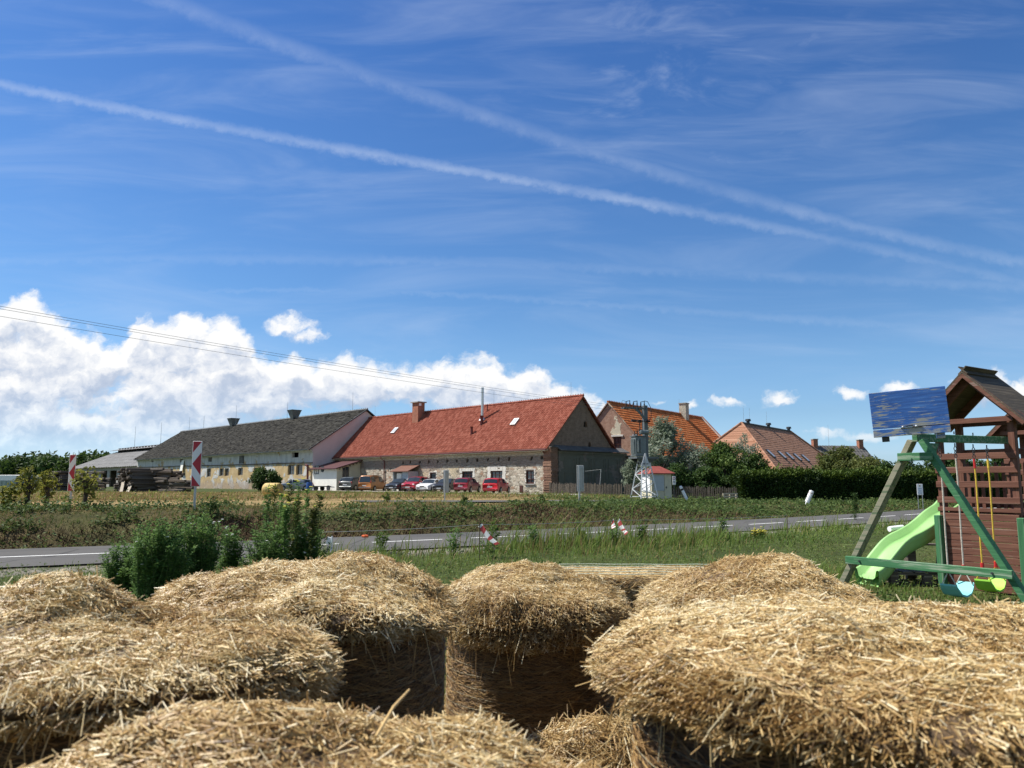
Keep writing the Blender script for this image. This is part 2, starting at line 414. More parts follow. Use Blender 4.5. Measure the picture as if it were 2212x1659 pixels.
def build_ground():
    xs = np.concatenate([-np.geomspace(3500, 46, 26), np.arange(-45, 50.1, .45), np.geomspace(51, 3500, 26)])
    ys = np.concatenate([-np.geomspace(3500, 9, 22), np.arange(-8, 62, .4), np.geomspace(62.5, 130, 60), np.geomspace(135, 6000, 30)])
    X, Y = np.meshgrid(xs, ys); Z = terrain(X, Y)
    V = np.stack([X, Y, Z], -1).reshape(-1, 3)
    nx, ny = len(xs), len(ys)
    i = (np.arange(ny - 1)[:, None] * nx + np.arange(nx - 1)[None]).ravel()
    Fq = np.stack([i, i + 1, i + 1 + nx, i + nx], -1)
    x, y = V[:, 0], V[:, 1]; s = sdist(x, y); u = udist(x, y); P2 = V[:, :2]
    n2, n3, n1 = wn2(P2), wn3(P2), wn1(P2)
    c = np.zeros((len(V), 3)) + np.array([.050, .068, .020])
    soil = np.array([.10, .070, .040]); gold = np.array([.25, .18, .085]); dry = np.array([.16, .13, .065]); grav = np.array([.30, .28, .25]); dkgreen = np.array([.035, .05, .016])
    def lay(col, m):
        nonlocal c
        m = np.clip(m, 0, 1)[:, None]; c = c * (1 - m) + col * m
    lay(dry, sst(.0, 1.0, n1 + n2 * .4) * .35)
    lay(soil, sst(2.6, 3.2, s) * (1 - sst(6, 8, s)) * np.clip(.75 + n2 * .6, 0, 1) * np.interp(x, [-3, 14], [1, .35]))
    lay(dkgreen, sst(5, 7, s) * .7 * (1 - sst(20, 30, s)))
    az = x / np.maximum(y, 5)
    field = sst(5.5, 7.5, s) * (1 - sst(57, 62, y + .5 * x)) * (1 - sst(.02, .16, az + n1 * .04)) * (y < 75)
    lay(gold * 1.1, field * np.clip(.9 + n2 * .2, 0, 1))
    # worn gravel yard in front of the parked cars
    yard = sst(0, 1, (x * .719 + y * .695 - 45.2)) * (1 - sst(4.5, 7, (x * .719 + y * .695 - 45.2))) * sst(-1, 1, 8 - x) * (x > -28)
    lay(grav, yard * (x < 6))
    lay(grav * .8, sst(2.3, 2.5, np.abs(s)) * (1 - sst(2.7, 3.1, np.abs(s) + n3 * .2)) * .8)
    # straw litter between the bales
    lit = 1 - sst(2.7, 3.6, np.hypot((x - .1) * .8, y - 3.4) + n3 * .25)
    lay(np.array([.26, .18, .075]), lit * np.clip(.7 + n3 * .5, 0, 1))
    c *= (1 + .22 * n3)[:, None]
    m, t, b, oc = mat('ground')
    a = t.new('ShaderNodeAttribute', attribute_name='gcol').outputs['Color']
    nz = t.noise(oc, 3.5, 8, .65)
    t.put(b.inputs['Base Color'], t.mix(1, a, t.ramp(nz, [(.3, (.6, .6, .6)), (.7, (1.35, 1.3, 1.25))]), 'MULTIPLY'))
    b.inputs['Roughness'].default_value = .95; b.inputs['Specular IOR Level'].default_value = .1
    t.put(b.inputs['Normal'], t.bump(t.noise(oc, 9, 8, .7), .6, .06))
    o = npmesh('ground', V, Fq, m, smooth=True, col=np.clip(c, .004, 1)); tag(o, 'grassy ground rising in a low bank to a stubble field', 'ground', kind='structure')
build_ground()

def asphalt():
    m, t, b, oc = mat('asphalt')
    n = t.noise(oc, 40, 6, .7); n2 = t.noise(oc, .6, 5)
    c = t.mix(n2, t.ramp(n, [(.3, (.066, .064, .062)), (.75, (.122, .119, .115))]), (.098, .095, .090))
    # darker crack lines
    vz = t.new('ShaderNodeTexVoronoi', feature='DISTANCE_TO_EDGE'); t.put(vz.inputs['Vector'], oc); vz.inputs['Scale'].default_value = .35
    c = t.mix(t.math('MULTIPLY', t.math('SUBTRACT', 1, t.step(vz.outputs[0], .0, .018)), .6), c, (.03, .03, .03))
    c = t.mix(t.math('MULTIPLY', t.step(t.noise(oc, .28, 3), .54, .58), .35), c, (.06, .06, .062))
    t.put(b.inputs['Base Color'], c); b.inputs['Roughness'].default_value = .95; b.inputs['Specular IOR Level'].default_value = .15
    t.put(b.inputs['Normal'], t.bump(n, .25, .01)); return m
M['asphalt'] = asphalt(); M['line'] = m_plain('line_paint', (.78, .78, .76), .7, var=.12, scale=9)
def strip(name, cen, slope, xs, h0, h1, dz, m, tilt=0):
    V = []; Fs = []
    for i, x in enumerate(xs):
        k = float(slope(np.array(x))); n = np.array([-k, 1]) / math.hypot(1, k); c = np.array([x, float(cen(np.array(x)))])
        for h in (h0, h1):
            p = c + n * h; q = c
            V.append((p[0], p[1], float(terrain(np.array([q[0]]), np.array([q[1]]), False)[0]) + dz))
        if i: Fs.append((2 * i - 2, 2 * i, 2 * i + 1, 2 * i - 1))
    return npmesh(name, np.array(V), np.array(Fs), m)
def strip_mb(V, Fs, cen, slope, xs, h0, h1, dz):
    for i, x in enumerate(xs):
        k = float(slope(np.array(x))); n = np.array([-k, 1]) / math.hypot(1, k); c = np.array([x, float(cen(np.array(x)))])
        z = float(terrain(np.array([c[0]]), np.array([c[1]]), False)[0]) + dz
        b = len(V)
        for h in (h0, h1): V.append((*(c + n * h), z))
        if i: Fs.append((b - 2, b, b + 1, b - 1))
XS = list(np.arange(-60, 75, .8))
o = strip('road', yc, ycs, XS, -2.4, 2.4, .03, M['asphalt']); tag(o, 'grey asphalt road curving past below the bank', 'road', kind='structure')
V, Fs = [], []
strip_mb(V, Fs, yc, ycs, list(np.arange(-60, -7.2, .8)), -.06, .06, .036)
x = -6.4
while x < 70:
    strip_mb(V, Fs, yc, ycs, [x, x + .6, x + 1.2, x + 1.8], -.06, .06, .036); x += 2.6
o = npmesh('road_marking', np.array(V), np.array(Fs), M['line']); tag(o, 'white centre line painted on the near road', 'road marking', kind='structure')
o = strip('upper_road', uc, ucs, list(np.arange(-7, 90, 1.0)), -2.0, 2.0, .05, M['asphalt']); tag(o, 'narrow asphalt road on top of the bank', 'road', kind='structure')
V, Fs = [], []
for x0 in (13.6, 16.2, 24, 34):
    strip_mb(V, Fs, uc, ucs, [x0, x0 + .7, x0 + 1.4, x0 + 2.0], .9, 1.05, .056)
o = npmesh('upper_road_marking', np.array(V), np.array(Fs), M['line']); tag(o, 'white dashes painted on the upper road', 'road marking', kind='structure')

# ------------------------------------------------------------------ foliage builders
def blades(P, h, w, lean, rng, seg=2, curl=.5):
    # grass blades: tapered bent strips of seg quads
    n = len(P); th = rng.uniform(0, 2 * np.pi, n); dx = np.stack([np.cos(th), np.sin(th), 0 * th], 1)
    la = rng.uniform(0, 2 * np.pi, n); ld = np.stack([np.cos(la), np.sin(la), 0 * la], 1) * rng.uniform(.1, 1, n)[:, None] + np.array(lean)
    V = []
    for k in range(seg + 1):
        f = k / seg
        c = P + np.array([0, 0, 1.0]) * (h * f)[:, None] * (1 - .25 * f) + ld * (h * (f ** 1.8) * curl)[:, None]
        ww = (w * (1 - .92 * f))[:, None] * .5
        V += [c - dx * ww, c + dx * ww]
    V = np.stack(V, 1)                      # n, 2(seg+1), 3
    m = 2 * (seg + 1); base = (np.arange(n) * m)[:, None]
    Fq = np.concatenate([base + np.array([[2 * k, 2 * k + 1, 2 * k + 3, 2 * k + 2]]) for k in range(seg)], 0)
    return V.reshape(-1, 3), Fq, m
def leaves(P, Nrm, Dr, L, W, rng):
    # leaf: four-cornered diamond folded on its midrib (two triangles sharing the rib as one quad)
    n = len(P); Dr = Dr / np.linalg.norm(Dr, axis=1, keepdims=True)
    S = np.cross(Dr, Nrm); S /= np.linalg.norm(S, axis=1, keepdims=True) + 1e-9
    L, W = L[:, None], W[:, None]; U = np.cross(S, Dr)
    V = np.stack([P, P + Dr * L * .45 + S * W * .5 + U * W * .15, P + Dr * L, P + Dr * L * .45 - S * W * .5 + U * W * .15], 1)
    Fq = (np.arange(n) * 4)[:, None] + np.array([[0, 1, 2, 3]])
    return V.reshape(-1, 3), Fq
def unit(n, rng):
    v = rng.normal(size=(n, 3)); return v / np.linalg.norm(v, axis=1, keepdims=True)
def screen_scatter(n, d0, d1, px0, px1, rng, p=1.0):
    px = rng.uniform(px0, px1, n); t = rng.uniform(0, 1, n) ** p
    d = 1 / (1 / d0 + (1 / d1 - 1 / d0) * t) if p == 1.0 else d0 * (d1 / d0) ** t
    x = (px - CX) / F * d / 1.004
    return x, d
M['grass'] = m_leaf('grass', (.065, .125, .018), (.125, .195, .034), (.25, .28, .075), .3)
M['grass_dry'] = m_leaf('dry_grass', (.11, .10, .035), (.20, .16, .06), (.36, .27, .12), .25)
M['weeds'] = m_leaf('weeds', (.028, .058, .012), (.06, .105, .022), (.13, .17, .05), .3)
M['litter'] = m_rnd('dead_stalks', [(0, (.035, .02, .012)), (.6, (.10, .055, .032)), (.9, (.22, .15, .09)), (1, (.40, .34, .24))], .8, .2)
M['stubble'] = m_leaf('stubble', (.15, .105, .045), (.26, .185, .08), (.40, .31, .155), .15)

def build_grass():
    rng = np.random.default_rng(11)
    # lawn on the near side of the road
    x, y = screen_scatter(170000, 4.6, 42, -260, 2500, rng, .8)
    s = sdist(x, y); P2 = np.stack([x, y], 1)
    keep = (s < -2.55 + .35 * rng.uniform(0, 1, len(x)) ** 2) & (np.hypot((x - .1) * .8, y - 3.4) > 2.75) & ~((x > 6.9) & (x < 9.2) & (y > 11.2) & (y < 13.2) & (np.abs((x - 6.86) * .55 - (y - 12.3) * .835) < .6))
    keep &= rng.uniform(size=len(x)) < np.clip(.75 + .5 * wn2(P2), .25, 1)
    keep &= (np.hypot(x - 6.5, y - 12.6) > .75) | (rng.uniform(size=len(x)) < .25)
    x, y = x[keep], y[keep]; P2 = P2[keep]; d = y
    P = np.stack([x, y, terrain(x, y) - .01], 1); n = len(P)
    tall = np.clip(.6 + .6 * wn1(P2 * 1.7) + .3 * wn2(P2), .25, 1.6)
    tall *= (1 + 2.6 * sst(-7.5, -3.5, sdist(x, y)) * sst(-6.5, -3, x)) * np.interp(x / y, [.38, .46], [1, .42]) * np.interp(y, [5, 9], [.75, 1])
    h = rng.gamma(4, .055, n) * tall
    w = np.clip(.0016 * d ** .75 * 1.6, .006, .05) * rng.uniform(.7, 1.4, n)
    V, Fq, m = blades(P, h, w, (.35, .05, 0), rng)
    r = np.clip(.42 + .25 * wn2(P2 * .8) + rng.normal(0, .2, n), 0, 1)
    dry = (rng.uniform(size=n) < np.clip(.13 + .16 * wn2(P2 * .5 + 4), .02, .5)); dm = np.repeat(dry, m); Fd = np.repeat(dry[None], 2, 0).ravel()
    def part_of(mask_b, nm, mm, lab, cat):
        vi = np.repeat(mask_b, m); remap = np.cumsum(vi) - 1; fm = np.concatenate([mask_b, mask_b])
        o = npmesh(nm, V[vi], remap[Fq[fm]], mm, rnd=np.repeat(r, m)[vi]); tag(o, lab, cat, kind='stuff')
    part_of(dry, 'lawn_dry_grass', M['grass_dry'], 'straw coloured dry grass blades in the lawn', 'grass')
    part_of(~dry, 'lawn_grass', M['grass'], 'green unmown grass on the lawn before the road', 'grass')
    # clover-like low leaves and small white flower heads
    k = rng.choice(n, 30000, replace=False)
    Pl = P[k] + np.stack([rng.normal(0, .03, len(k)), rng.normal(0, .03, len(k)), rng.uniform(.03, .16, len(k))], 1)
    V, Fq = leaves(Pl, np.array([0, 0, 1.]) + .6 * unit(len(k), rng), unit(len(k), rng) * np.array([1, 1, .3]), rng.uniform(.03, .08, len(k)) * (y[k] / 14) ** .5, rng.uniform(.02, .05, len(k)) * (y[k] / 14) ** .5, rng)
    o = npmesh('clover', V, Fq, M['weeds'], rnd=np.repeat(rng.uniform(.2, 1, len(k)), 4)); tag(o, 'low clover leaves in the lawn', 'clover', kind='stuff')
    # bank and crest
    x, y = screen_scatter(330000, 17, 64, -300, 2500, rng, .9); s = sdist(x, y); u = udist(x, y)
    P2 = np.stack([x, y], 1); n1 = wn2(P2 * .7)
    w_ = np.interp(x, [-10, 25], [2.6, 4.5])
    keep = (s > 2.75 - .3 * rng.uniform(0, 1, len(x)) ** 2) & (s < 22) & (np.abs(u) > 2.1) & ~((y > 70))
    field = (s > 6.5 + n1 * .8) & (x / y < .05 + .04 * n1)
    dead = (s < 3 + w_ * .55 + n1 * .7) & (rng.uniform(size=len(x)) < np.interp(x, [-4, 12], [.85, .35]))
    kg = keep & ~field & ~dead
    def put(mask, name, m_, hmean, lab, cat, hs=4, r0=.45, lean=(.4, .0, 0), wk=1.0, seg=2):
        xx, yy_ = x[mask], y[mask]; n = len(xx)
        P = np.stack([xx, yy_, terrain(xx, yy_) - .02], 1)
        h = rng.gamma(hs, hmean / hs, n) * np.clip(.85 + .5 * wn2(P2[mask]), .3, 1.7)
        h *= 1 - .45 * sst(4.0, 6.0, sdist(xx, yy_)) * (sdist(xx, yy_) < 22)
        h *= np.interp(xx, [2, 12], [1, .62])
        # lower where the road surface would be hidden
        h *= np.where(np.abs(udist(xx, yy_)) < 5.0, .38, 1.0)
        w = .0013 * yy_ * rng.uniform(.6, 1.4, n) * wk
        V, Fq, mm = blades(P, h, w, lean, rng, seg, .6)
        r = np.clip(r0 + .3 * wn2(P2[mask] * 1.3) + rng.normal(0, .2, n), 0, 1)
        o = npmesh(name, V, Fq, m_, rnd=np.repeat(r, mm)); return tag(o, lab, cat, kind='stuff')
    sub = rng.uniform(size=len(x))
    dryp = np.clip(.42 + .5 * n1, .08, .9)
    put(kg & (sub > dryp), 'bank_weeds', M['weeds'], .19, 'dark green weeds and nettles covering the bank', 'weeds', r0=.4)
    put(kg & (sub <= dryp), 'bank_grass', M['grass_dry'], .19, 'pale dry grass among the weeds on the bank', 'grass', r0=.35, wk=.7)
    put(keep & dead & ~field, 'dead_stalks', M['litter'], .22, 'brown dead stalks and roots at the foot of the bank', 'dead stalks', r0=.4, lean=(.9, -.6, 0), wk=.8)
    # leafy bits on the bank
    kk = np.where(kg & (s < 12))[0]; kk = rng.choice(kk, min(55000, len(kk)), replace=False)
    cl = wn3(P2[kk] * .55) > -.25; kk = kk[cl]
    Pl = np.stack([x[kk], y[kk], terrain(x[kk], y[kk]) + rng.gamma(2, .05, len(kk))], 1)
    sc = (y[kk] / 25) ** .6
    V, Fq = leaves(Pl, np.array([0, -.3, 1.]) + .8 * unit(len(kk), rng), unit(len(kk), rng) * np.array([1, 1, .5]), rng.uniform(.07, .17, len(kk)) * sc, rng.uniform(.04, .09, len(kk)) * sc, rng)
    o = npmesh('bank_leaves', V, Fq, M['weeds'], rnd=np.repeat(np.clip(rng.normal(.45, .3, len(kk)), 0, 1), 4)); tag(o, 'broad dock and nettle leaves on the bank', 'weeds', kind='stuff')
    # stubble field and the meadow before the buildings
    x, y = screen_scatter(260000, 27, 74, -300, 2300, rng, 1.2); P2 = np.stack([x, y], 1)
    s = sdist(x, y); u = udist(x, y); az = x / y; n1 = wn2(P2 * .4)
    q = x * .719 + y * .695
    ok = (s > 6.0) & (np.abs(u) > 2.1) & ~((q > 45.6) & (q < 50.5) & (x < 6) & (x > -30)) & (q < 51)
    fm = (az < .04 + .05 * n1 + rng.uniform(-.05, .05, len(x))) & (y + .5 * x < 60)
    sub = rng.uniform(size=len(x)); 
    put(ok & fm & (sub < .8), 'stubble', M['stubble'], .12, 'golden cut stubble covering the field before the barns', 'stubble', r0=.5, lean=(.2, 0, 0), wk=.9, seg=1)
    put(ok & fm & (sub >= .93), 'field_grass', M['grass'], .22, 'sparse green grass growing through the stubble', 'grass', seg=1)
    put(ok & ~fm & (sub < .6), 'meadow_grass', M['grass'], .16, 'green meadow grass before the buildings', 'grass', r0=.5, seg=1)
    put(ok & ~fm & (sub >= .6), 'meadow_dry_grass', M['grass_dry'], .19, 'dry seeding grass in the meadow before the buildings', 'grass', r0=.35, wk=.8, seg=1)
build_grass()
# ------------------------------------------------------------------ straw bales
M['straw'] = m_rnd('straw', [(0, (.10, .052, .016)), (.27, (.31, .18, .062)), (.58, (.47, .31, .12)), (.86, (.70, .55, .28)), (1, (.84, .74, .50))], .42, .5)
def m_core():
    m, t, b, oc = mat('packed_straw')
    # short fibres wound round the bale
    sx = t.new('ShaderNodeSeparateXYZ'); t.link(oc, sx.inputs[0])
    an = t.math('ARCTAN2', sx.outputs[1], sx.outputs[0])
    cb = t.new('ShaderNodeCombineXYZ'); t.link(t.math('MULTIPLY', an, 5), cb.inputs[0]); t.link(t.math('MULTIPLY', sx.outputs[2], 90), cb.inputs[1]); t.link(t.vmath('LENGTH', oc, out=1), cb.inputs[2])
    n = t.noise(cb.outputs[0], 1.6, 5, .7, .5); n2 = t.noise(oc, 60, 4, .7)
    c = t.ramp(t.math('ADD', t.math('MULTIPLY', n, .6), t.math('MULTIPLY', n2, .4)), [(.3, (.030, .016, .005)), (.52, (.085, .048, .016)), (.72, (.19, .115, .042))])  # core colour darkened so gaps and sides read as shade
    t.put(b.inputs['Base Color'], c); b.inputs['Roughness'].default_value = .6
    t.put(b.inputs['Normal'], t.bump(t.math('ADD', n, n2), .8, .012)); return m
M['core'] = m_core()
M['twine'] = m_plain('twine', (.55, .62, .50), .5, var=.2)
M['net'] = m_plain('net_wrap', (.34, .31, .20), .6, var=.3)

def straw_mesh(name, P, N, D, L, W, rnd, parent, bend=None):
    # each stalk: a three-sided tube
    n = len(P); D = D / np.linalg.norm(D, axis=1, keepdims=True)
    A = np.cross(D, N); A /= np.linalg.norm(A, axis=1, keepdims=True) + 1e-9; B = np.cross(D, A)
    V = []
    for e in (0, 1):
        c = P + D * (L * (e - .5))[:, None]
        for k in range(3):
            th = 2.094 * k + .5
            V.append(c + (A * math.cos(th) + B * math.sin(th)) * (W * .5)[:, None])
    V = np.stack(V, 1).reshape(-1, 3); base = (np.arange(n) * 6)[:, None]
    Fq = np.concatenate([base + np.array([[k, (k + 1) % 3, 3 + (k + 1) % 3, 3 + k]]) for k in range(3)], 0)
    return npmesh(name, V, Fq, M['straw'], parent, rnd=np.repeat(rnd, 6), smooth=True)

def sample_faces(V, Fq, n, wgt, rng):
    a, b, c, d = (V[Fq[:, k]] for k in range(4))
    nr = np.cross(c - a, d - b); ar = np.linalg.norm(nr, axis=1) / 2; nr = nr / (2 * ar[:, None] + 1e-12)
    p = ar * wgt; p = p / p.sum(); i = rng.choice(len(Fq), n, p=p)
    u, v = rng.uniform(size=(2, n, 1))
    P = (a[i] * (1 - u) + b[i] * u) * (1 - v) + (d[i] * (1 - u) + c[i] * u) * v
    return P, nr[i], i

def round_bale(name, x, y, Rb, H, top, seed, label, ntop=26000, nside=9000, lid=.2, lumps=(), fringe=1.0, thick=1.0):
    rng = np.random.default_rng(seed); w = WN(seed, 3, 9, 1.1); wf = WN(seed + 50, 3, 9, 3.6)
    zb = tz(x, y); root = empty(name, (x, y, zb)); tag(root, label, 'straw bale', 'straw bales standing in a ring')
    # netted drum below, a thick ragged lid of straw above that overhangs it
    prof = [(.90, 0), (.955, .04), (.965, .25 * H), (.965, .5 * H), (.965, H - lid - .12), (.96, H - lid - .05), (.955, H - lid - .01), (.985, H - lid + .02), (1.02, H - lid * .80), (1.045, H - lid * .62), (1.05, H - lid * .45), (1.035, H - lid * .28), (1.0, H - lid * .12), (.95, H - lid * .02), (.88, H + .008), (.78, H + .016), (.66, H + .022), (.52, H + .027), (.38, H + .03), (.24, H + .032), (.11, H + .033), (0, H + .033)]
    cls = np.array([0] * 6 + [1] * 7 + [2] * 8)
    na = 140; pr = np.array(prof); th = np.linspace(0, 2 * np.pi, na, endpoint=False)
    rr = pr[:, 0][:, None] * Rb * np.ones(na); zz = pr[:, 1][:, None] * np.ones(na)
    Pn = np.stack([rr * np.cos(th), rr * np.sin(th), zz], -1)
    tf = sst(H - lid - .12, H - lid * .4, pr[:, 1])[:, None]
    rimw = w(np.stack([np.cos(th) * 1.6, np.sin(th) * 1.6, 0 * th + seed], -1)); rimf = wf(np.stack([np.cos(th), np.sin(th), 0 * th + seed], -1))
    Vv = Pn.copy(); rad = np.stack([np.cos(th), np.sin(th)], -1)[None] * np.ones((len(pr), 1, 1))
    edge = np.clip((pr[:, 0] - .4) / .5, 0, 1)[:, None]
    dr = (.008 * wf(Pn)) * (1 - tf) + tf * edge * (.030 * rimw + .018 * rimf + .014 * wf(Pn))
    Vv[..., :2] += rad * dr[..., None]
    Vv[..., 2] += tf * (top * (1 - np.clip(pr[:, 0], 0, 1)[:, None] ** 2.0) + .024 * w(Pn * .8 + 3) + .030 * wf(Pn))
    Vv[..., 2] -= tf * (cls_v(pr, H, lid))[:, None] * np.maximum(.10 * rimw[None] + .03 * rimf[None], -.02) * fringe
    for (lx, ly, lr, lh) in lumps:
        Vv[..., 2] += tf * lh * np.exp(-((Vv[..., 0] - lx) ** 2 + (Vv[..., 1] - ly) ** 2) / lr ** 2)
    V = Vv.reshape(-1, 3); nl = len(pr)
    i = np.arange(nl - 1)[:, None] * na; j = np.arange(na)[None]; j2 = (j + 1) % na
    Fq = np.stack([i + j, i + j2, i + na + j2, i + na + j], -1).reshape(-1, 4)
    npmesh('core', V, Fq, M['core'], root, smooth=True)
    fc = np.repeat(cls, na)
    # ---- loose straw on the lid
    ntop = int(ntop * 1.35)
    P, N, fi = sample_faces(V, Fq, ntop, np.where(fc == 2, 1.0, np.where(fc == 1, .62, 0)), rng)
    rim = (fc[fi] == 1).astype(float)[:, None]
    radial = np.stack([P[:, 0], P[:, 1], 0 * P[:, 0]], 1); radial /= np.linalg.norm(radial, axis=1, keepdims=True) + 1e-9
    out = np.clip((np.linalg.norm(P[:, :2], axis=1) / Rb - .86) / .12, 0, 1)[:, None] * (1 - rim) * .5 + rim
    flow = np.stack([np.cos(3 * w(P * .6)), np.sin(3 * w(P * .6 + 7)), 0 * P[:, 0]], 1)
    D = (flow * .8 + unit(ntop, rng)) * (1 - out) + out * (radial * 1.15 + np.array([0, 0, -.12]) + .75 * unit(ntop, rng))
    keep = np.where(rng.uniform(size=ntop) < .15, .3, .8) * (1 - rim[:, 0]) + .1 * rim[:, 0]
    D -= N * (np.sum(D * N, 1) * keep)[:, None]
    L = (rng.gamma(2.4, .0125, ntop) + .014) * (1 - .12 * rim[:, 0]); W = rng.uniform(.0018, .0042, ntop) * thick
    wt = WN(seed + 90, 3, 9, 6.0); tuft = np.clip(wt(P), -.6, 1.2) + .55 * WN(seed + 91, 3, 9, 19.0)(P)
    P = P + N * (.026 * tuft + rng.uniform(-.012, .016, ntop) + np.minimum(rng.exponential(.005, ntop), .018))[:, None] + (radial * .7 + np.array([0, 0, -.1])) * rim * (L * .22)[:, None]
    r = np.clip(.57 + .22 * w(P * 1.6) + .10 * tuft + rng.normal(0, .23, ntop) + .04 * rim[:, 0], 0, 1)
    straw_mesh('loose_straw', P, N, D, L, W, r, root)
    # ---- hanging stalks under the fringe
    P, N, fi = sample_faces(V, Fq, 240, (fc == 1).astype(float), rng); k = len(P)
    D = np.array([0, 0, -1.]) + .35 * unit(k, rng) + .25 * N; L = rng.gamma(4, .035, k)
    straw_mesh('hanging_straw', P + D * (L * .4)[:, None] + N * .01, N, D, L, rng.uniform(.002, .0038, k) * thick, np.clip(rng.normal(.5, .25, k), 0, 1), root)
    # ---- wound straw on the drum
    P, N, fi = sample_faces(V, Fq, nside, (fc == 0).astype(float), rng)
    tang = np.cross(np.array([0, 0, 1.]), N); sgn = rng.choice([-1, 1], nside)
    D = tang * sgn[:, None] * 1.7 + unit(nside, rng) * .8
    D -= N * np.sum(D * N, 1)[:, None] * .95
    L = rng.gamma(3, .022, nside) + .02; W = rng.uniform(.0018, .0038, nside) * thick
    straw_mesh('wound_straw', P + N * rng.uniform(.0, .007, nside)[:, None], N, D, L, W, np.clip(rng.normal(.20, .20, nside), 0, 1), root)  # stalk colour darkened to give the drum a shaded side
    mb = MB()
    for zf in np.arange(.08, H - lid - .08, .062):
        k = [k for k in range(nl - 1) if pr[k, 1] <= zf <= pr[k + 1, 1]][0]; f = (zf - pr[k, 1]) / (pr[k + 1, 1] - pr[k, 1])
        ring = Vv[k] * (1 - f) + Vv[k + 1] * f
        mb.tube([Vector(q) + Vector((q[0], q[1], 0)).normalized() * .009 + Vector((0, 0, .006 * math.sin(a * 3 + zf * 40))) for q, a in zip(ring[::3], th[::3])], .0008, 3, closed=True)
    mb.build('net_wrap', M['net'], root)
    return root
def cls_v(pr, H, lid):
    return np.exp(-((pr[:, 1] - (H - lid * .85)) / (lid * .35)) ** 2)
bx = lambda px, d: atx(px, d, 1300)
round_bale('straw_bale', bx(262, 2.42), 2.42, .57, 1.095, .02, 21, 'straw bale at the left edge, a lump on its far left', 44000, 8000, .075, lumps=((-.36, .16, .30, .12), (.02, .10, .16, -.06), (.3, -.2, .3, .0)))
round_bale('straw_bale', bx(672, 3.55), 3.6, .61, 1.13, .03, 22, 'straw bale before the evening primroses, its side wrapped in net', 42000, 24000, .11, lumps=((.06, .25, .35, .05), (.58, -.1, .3, -.10), (-.1, -.35, .25, -.03)))
round_bale('straw_bale', bx(665, 1.17), 1.17, .74, 1.055, .03, 23, 'nearest straw bale, blurred, its top filling the bottom left of the view', 70000, 5000, .10, lumps=((-.22, .40, .22, .07), (.45, .3, .25, -.04)))
round_bale('straw_bale', bx(1150, 5.2), 5.25, .575, .945, .07, 24, 'small straw bale with a smooth rounded top in the middle of the ring', 34000, 16000, .23, lumps=((-.12, .3, .3, .06), (.1, -.4, .3, -.05)))
round_bale('straw_bale', bx(1672, 4.2), 4.25, .625, 1.04, .11, 25, 'straw bale with a high domed top left of the swing gantry', 46000, 9000, .22, lumps=((.0, .2, .4, .06), (.5, -.2, .25, -.10)))
round_bale('straw_bale', bx(1890, 2.2), 2.2, .69, 1.19, .02, 26, 'wide near straw bale at the right, stalks hanging from its rim', 76000, 18000, .085, lumps=((-.15, .25, .35, .03), (-.22, -.15, .1, .05), (-.5, -.15, .3, -.03)))
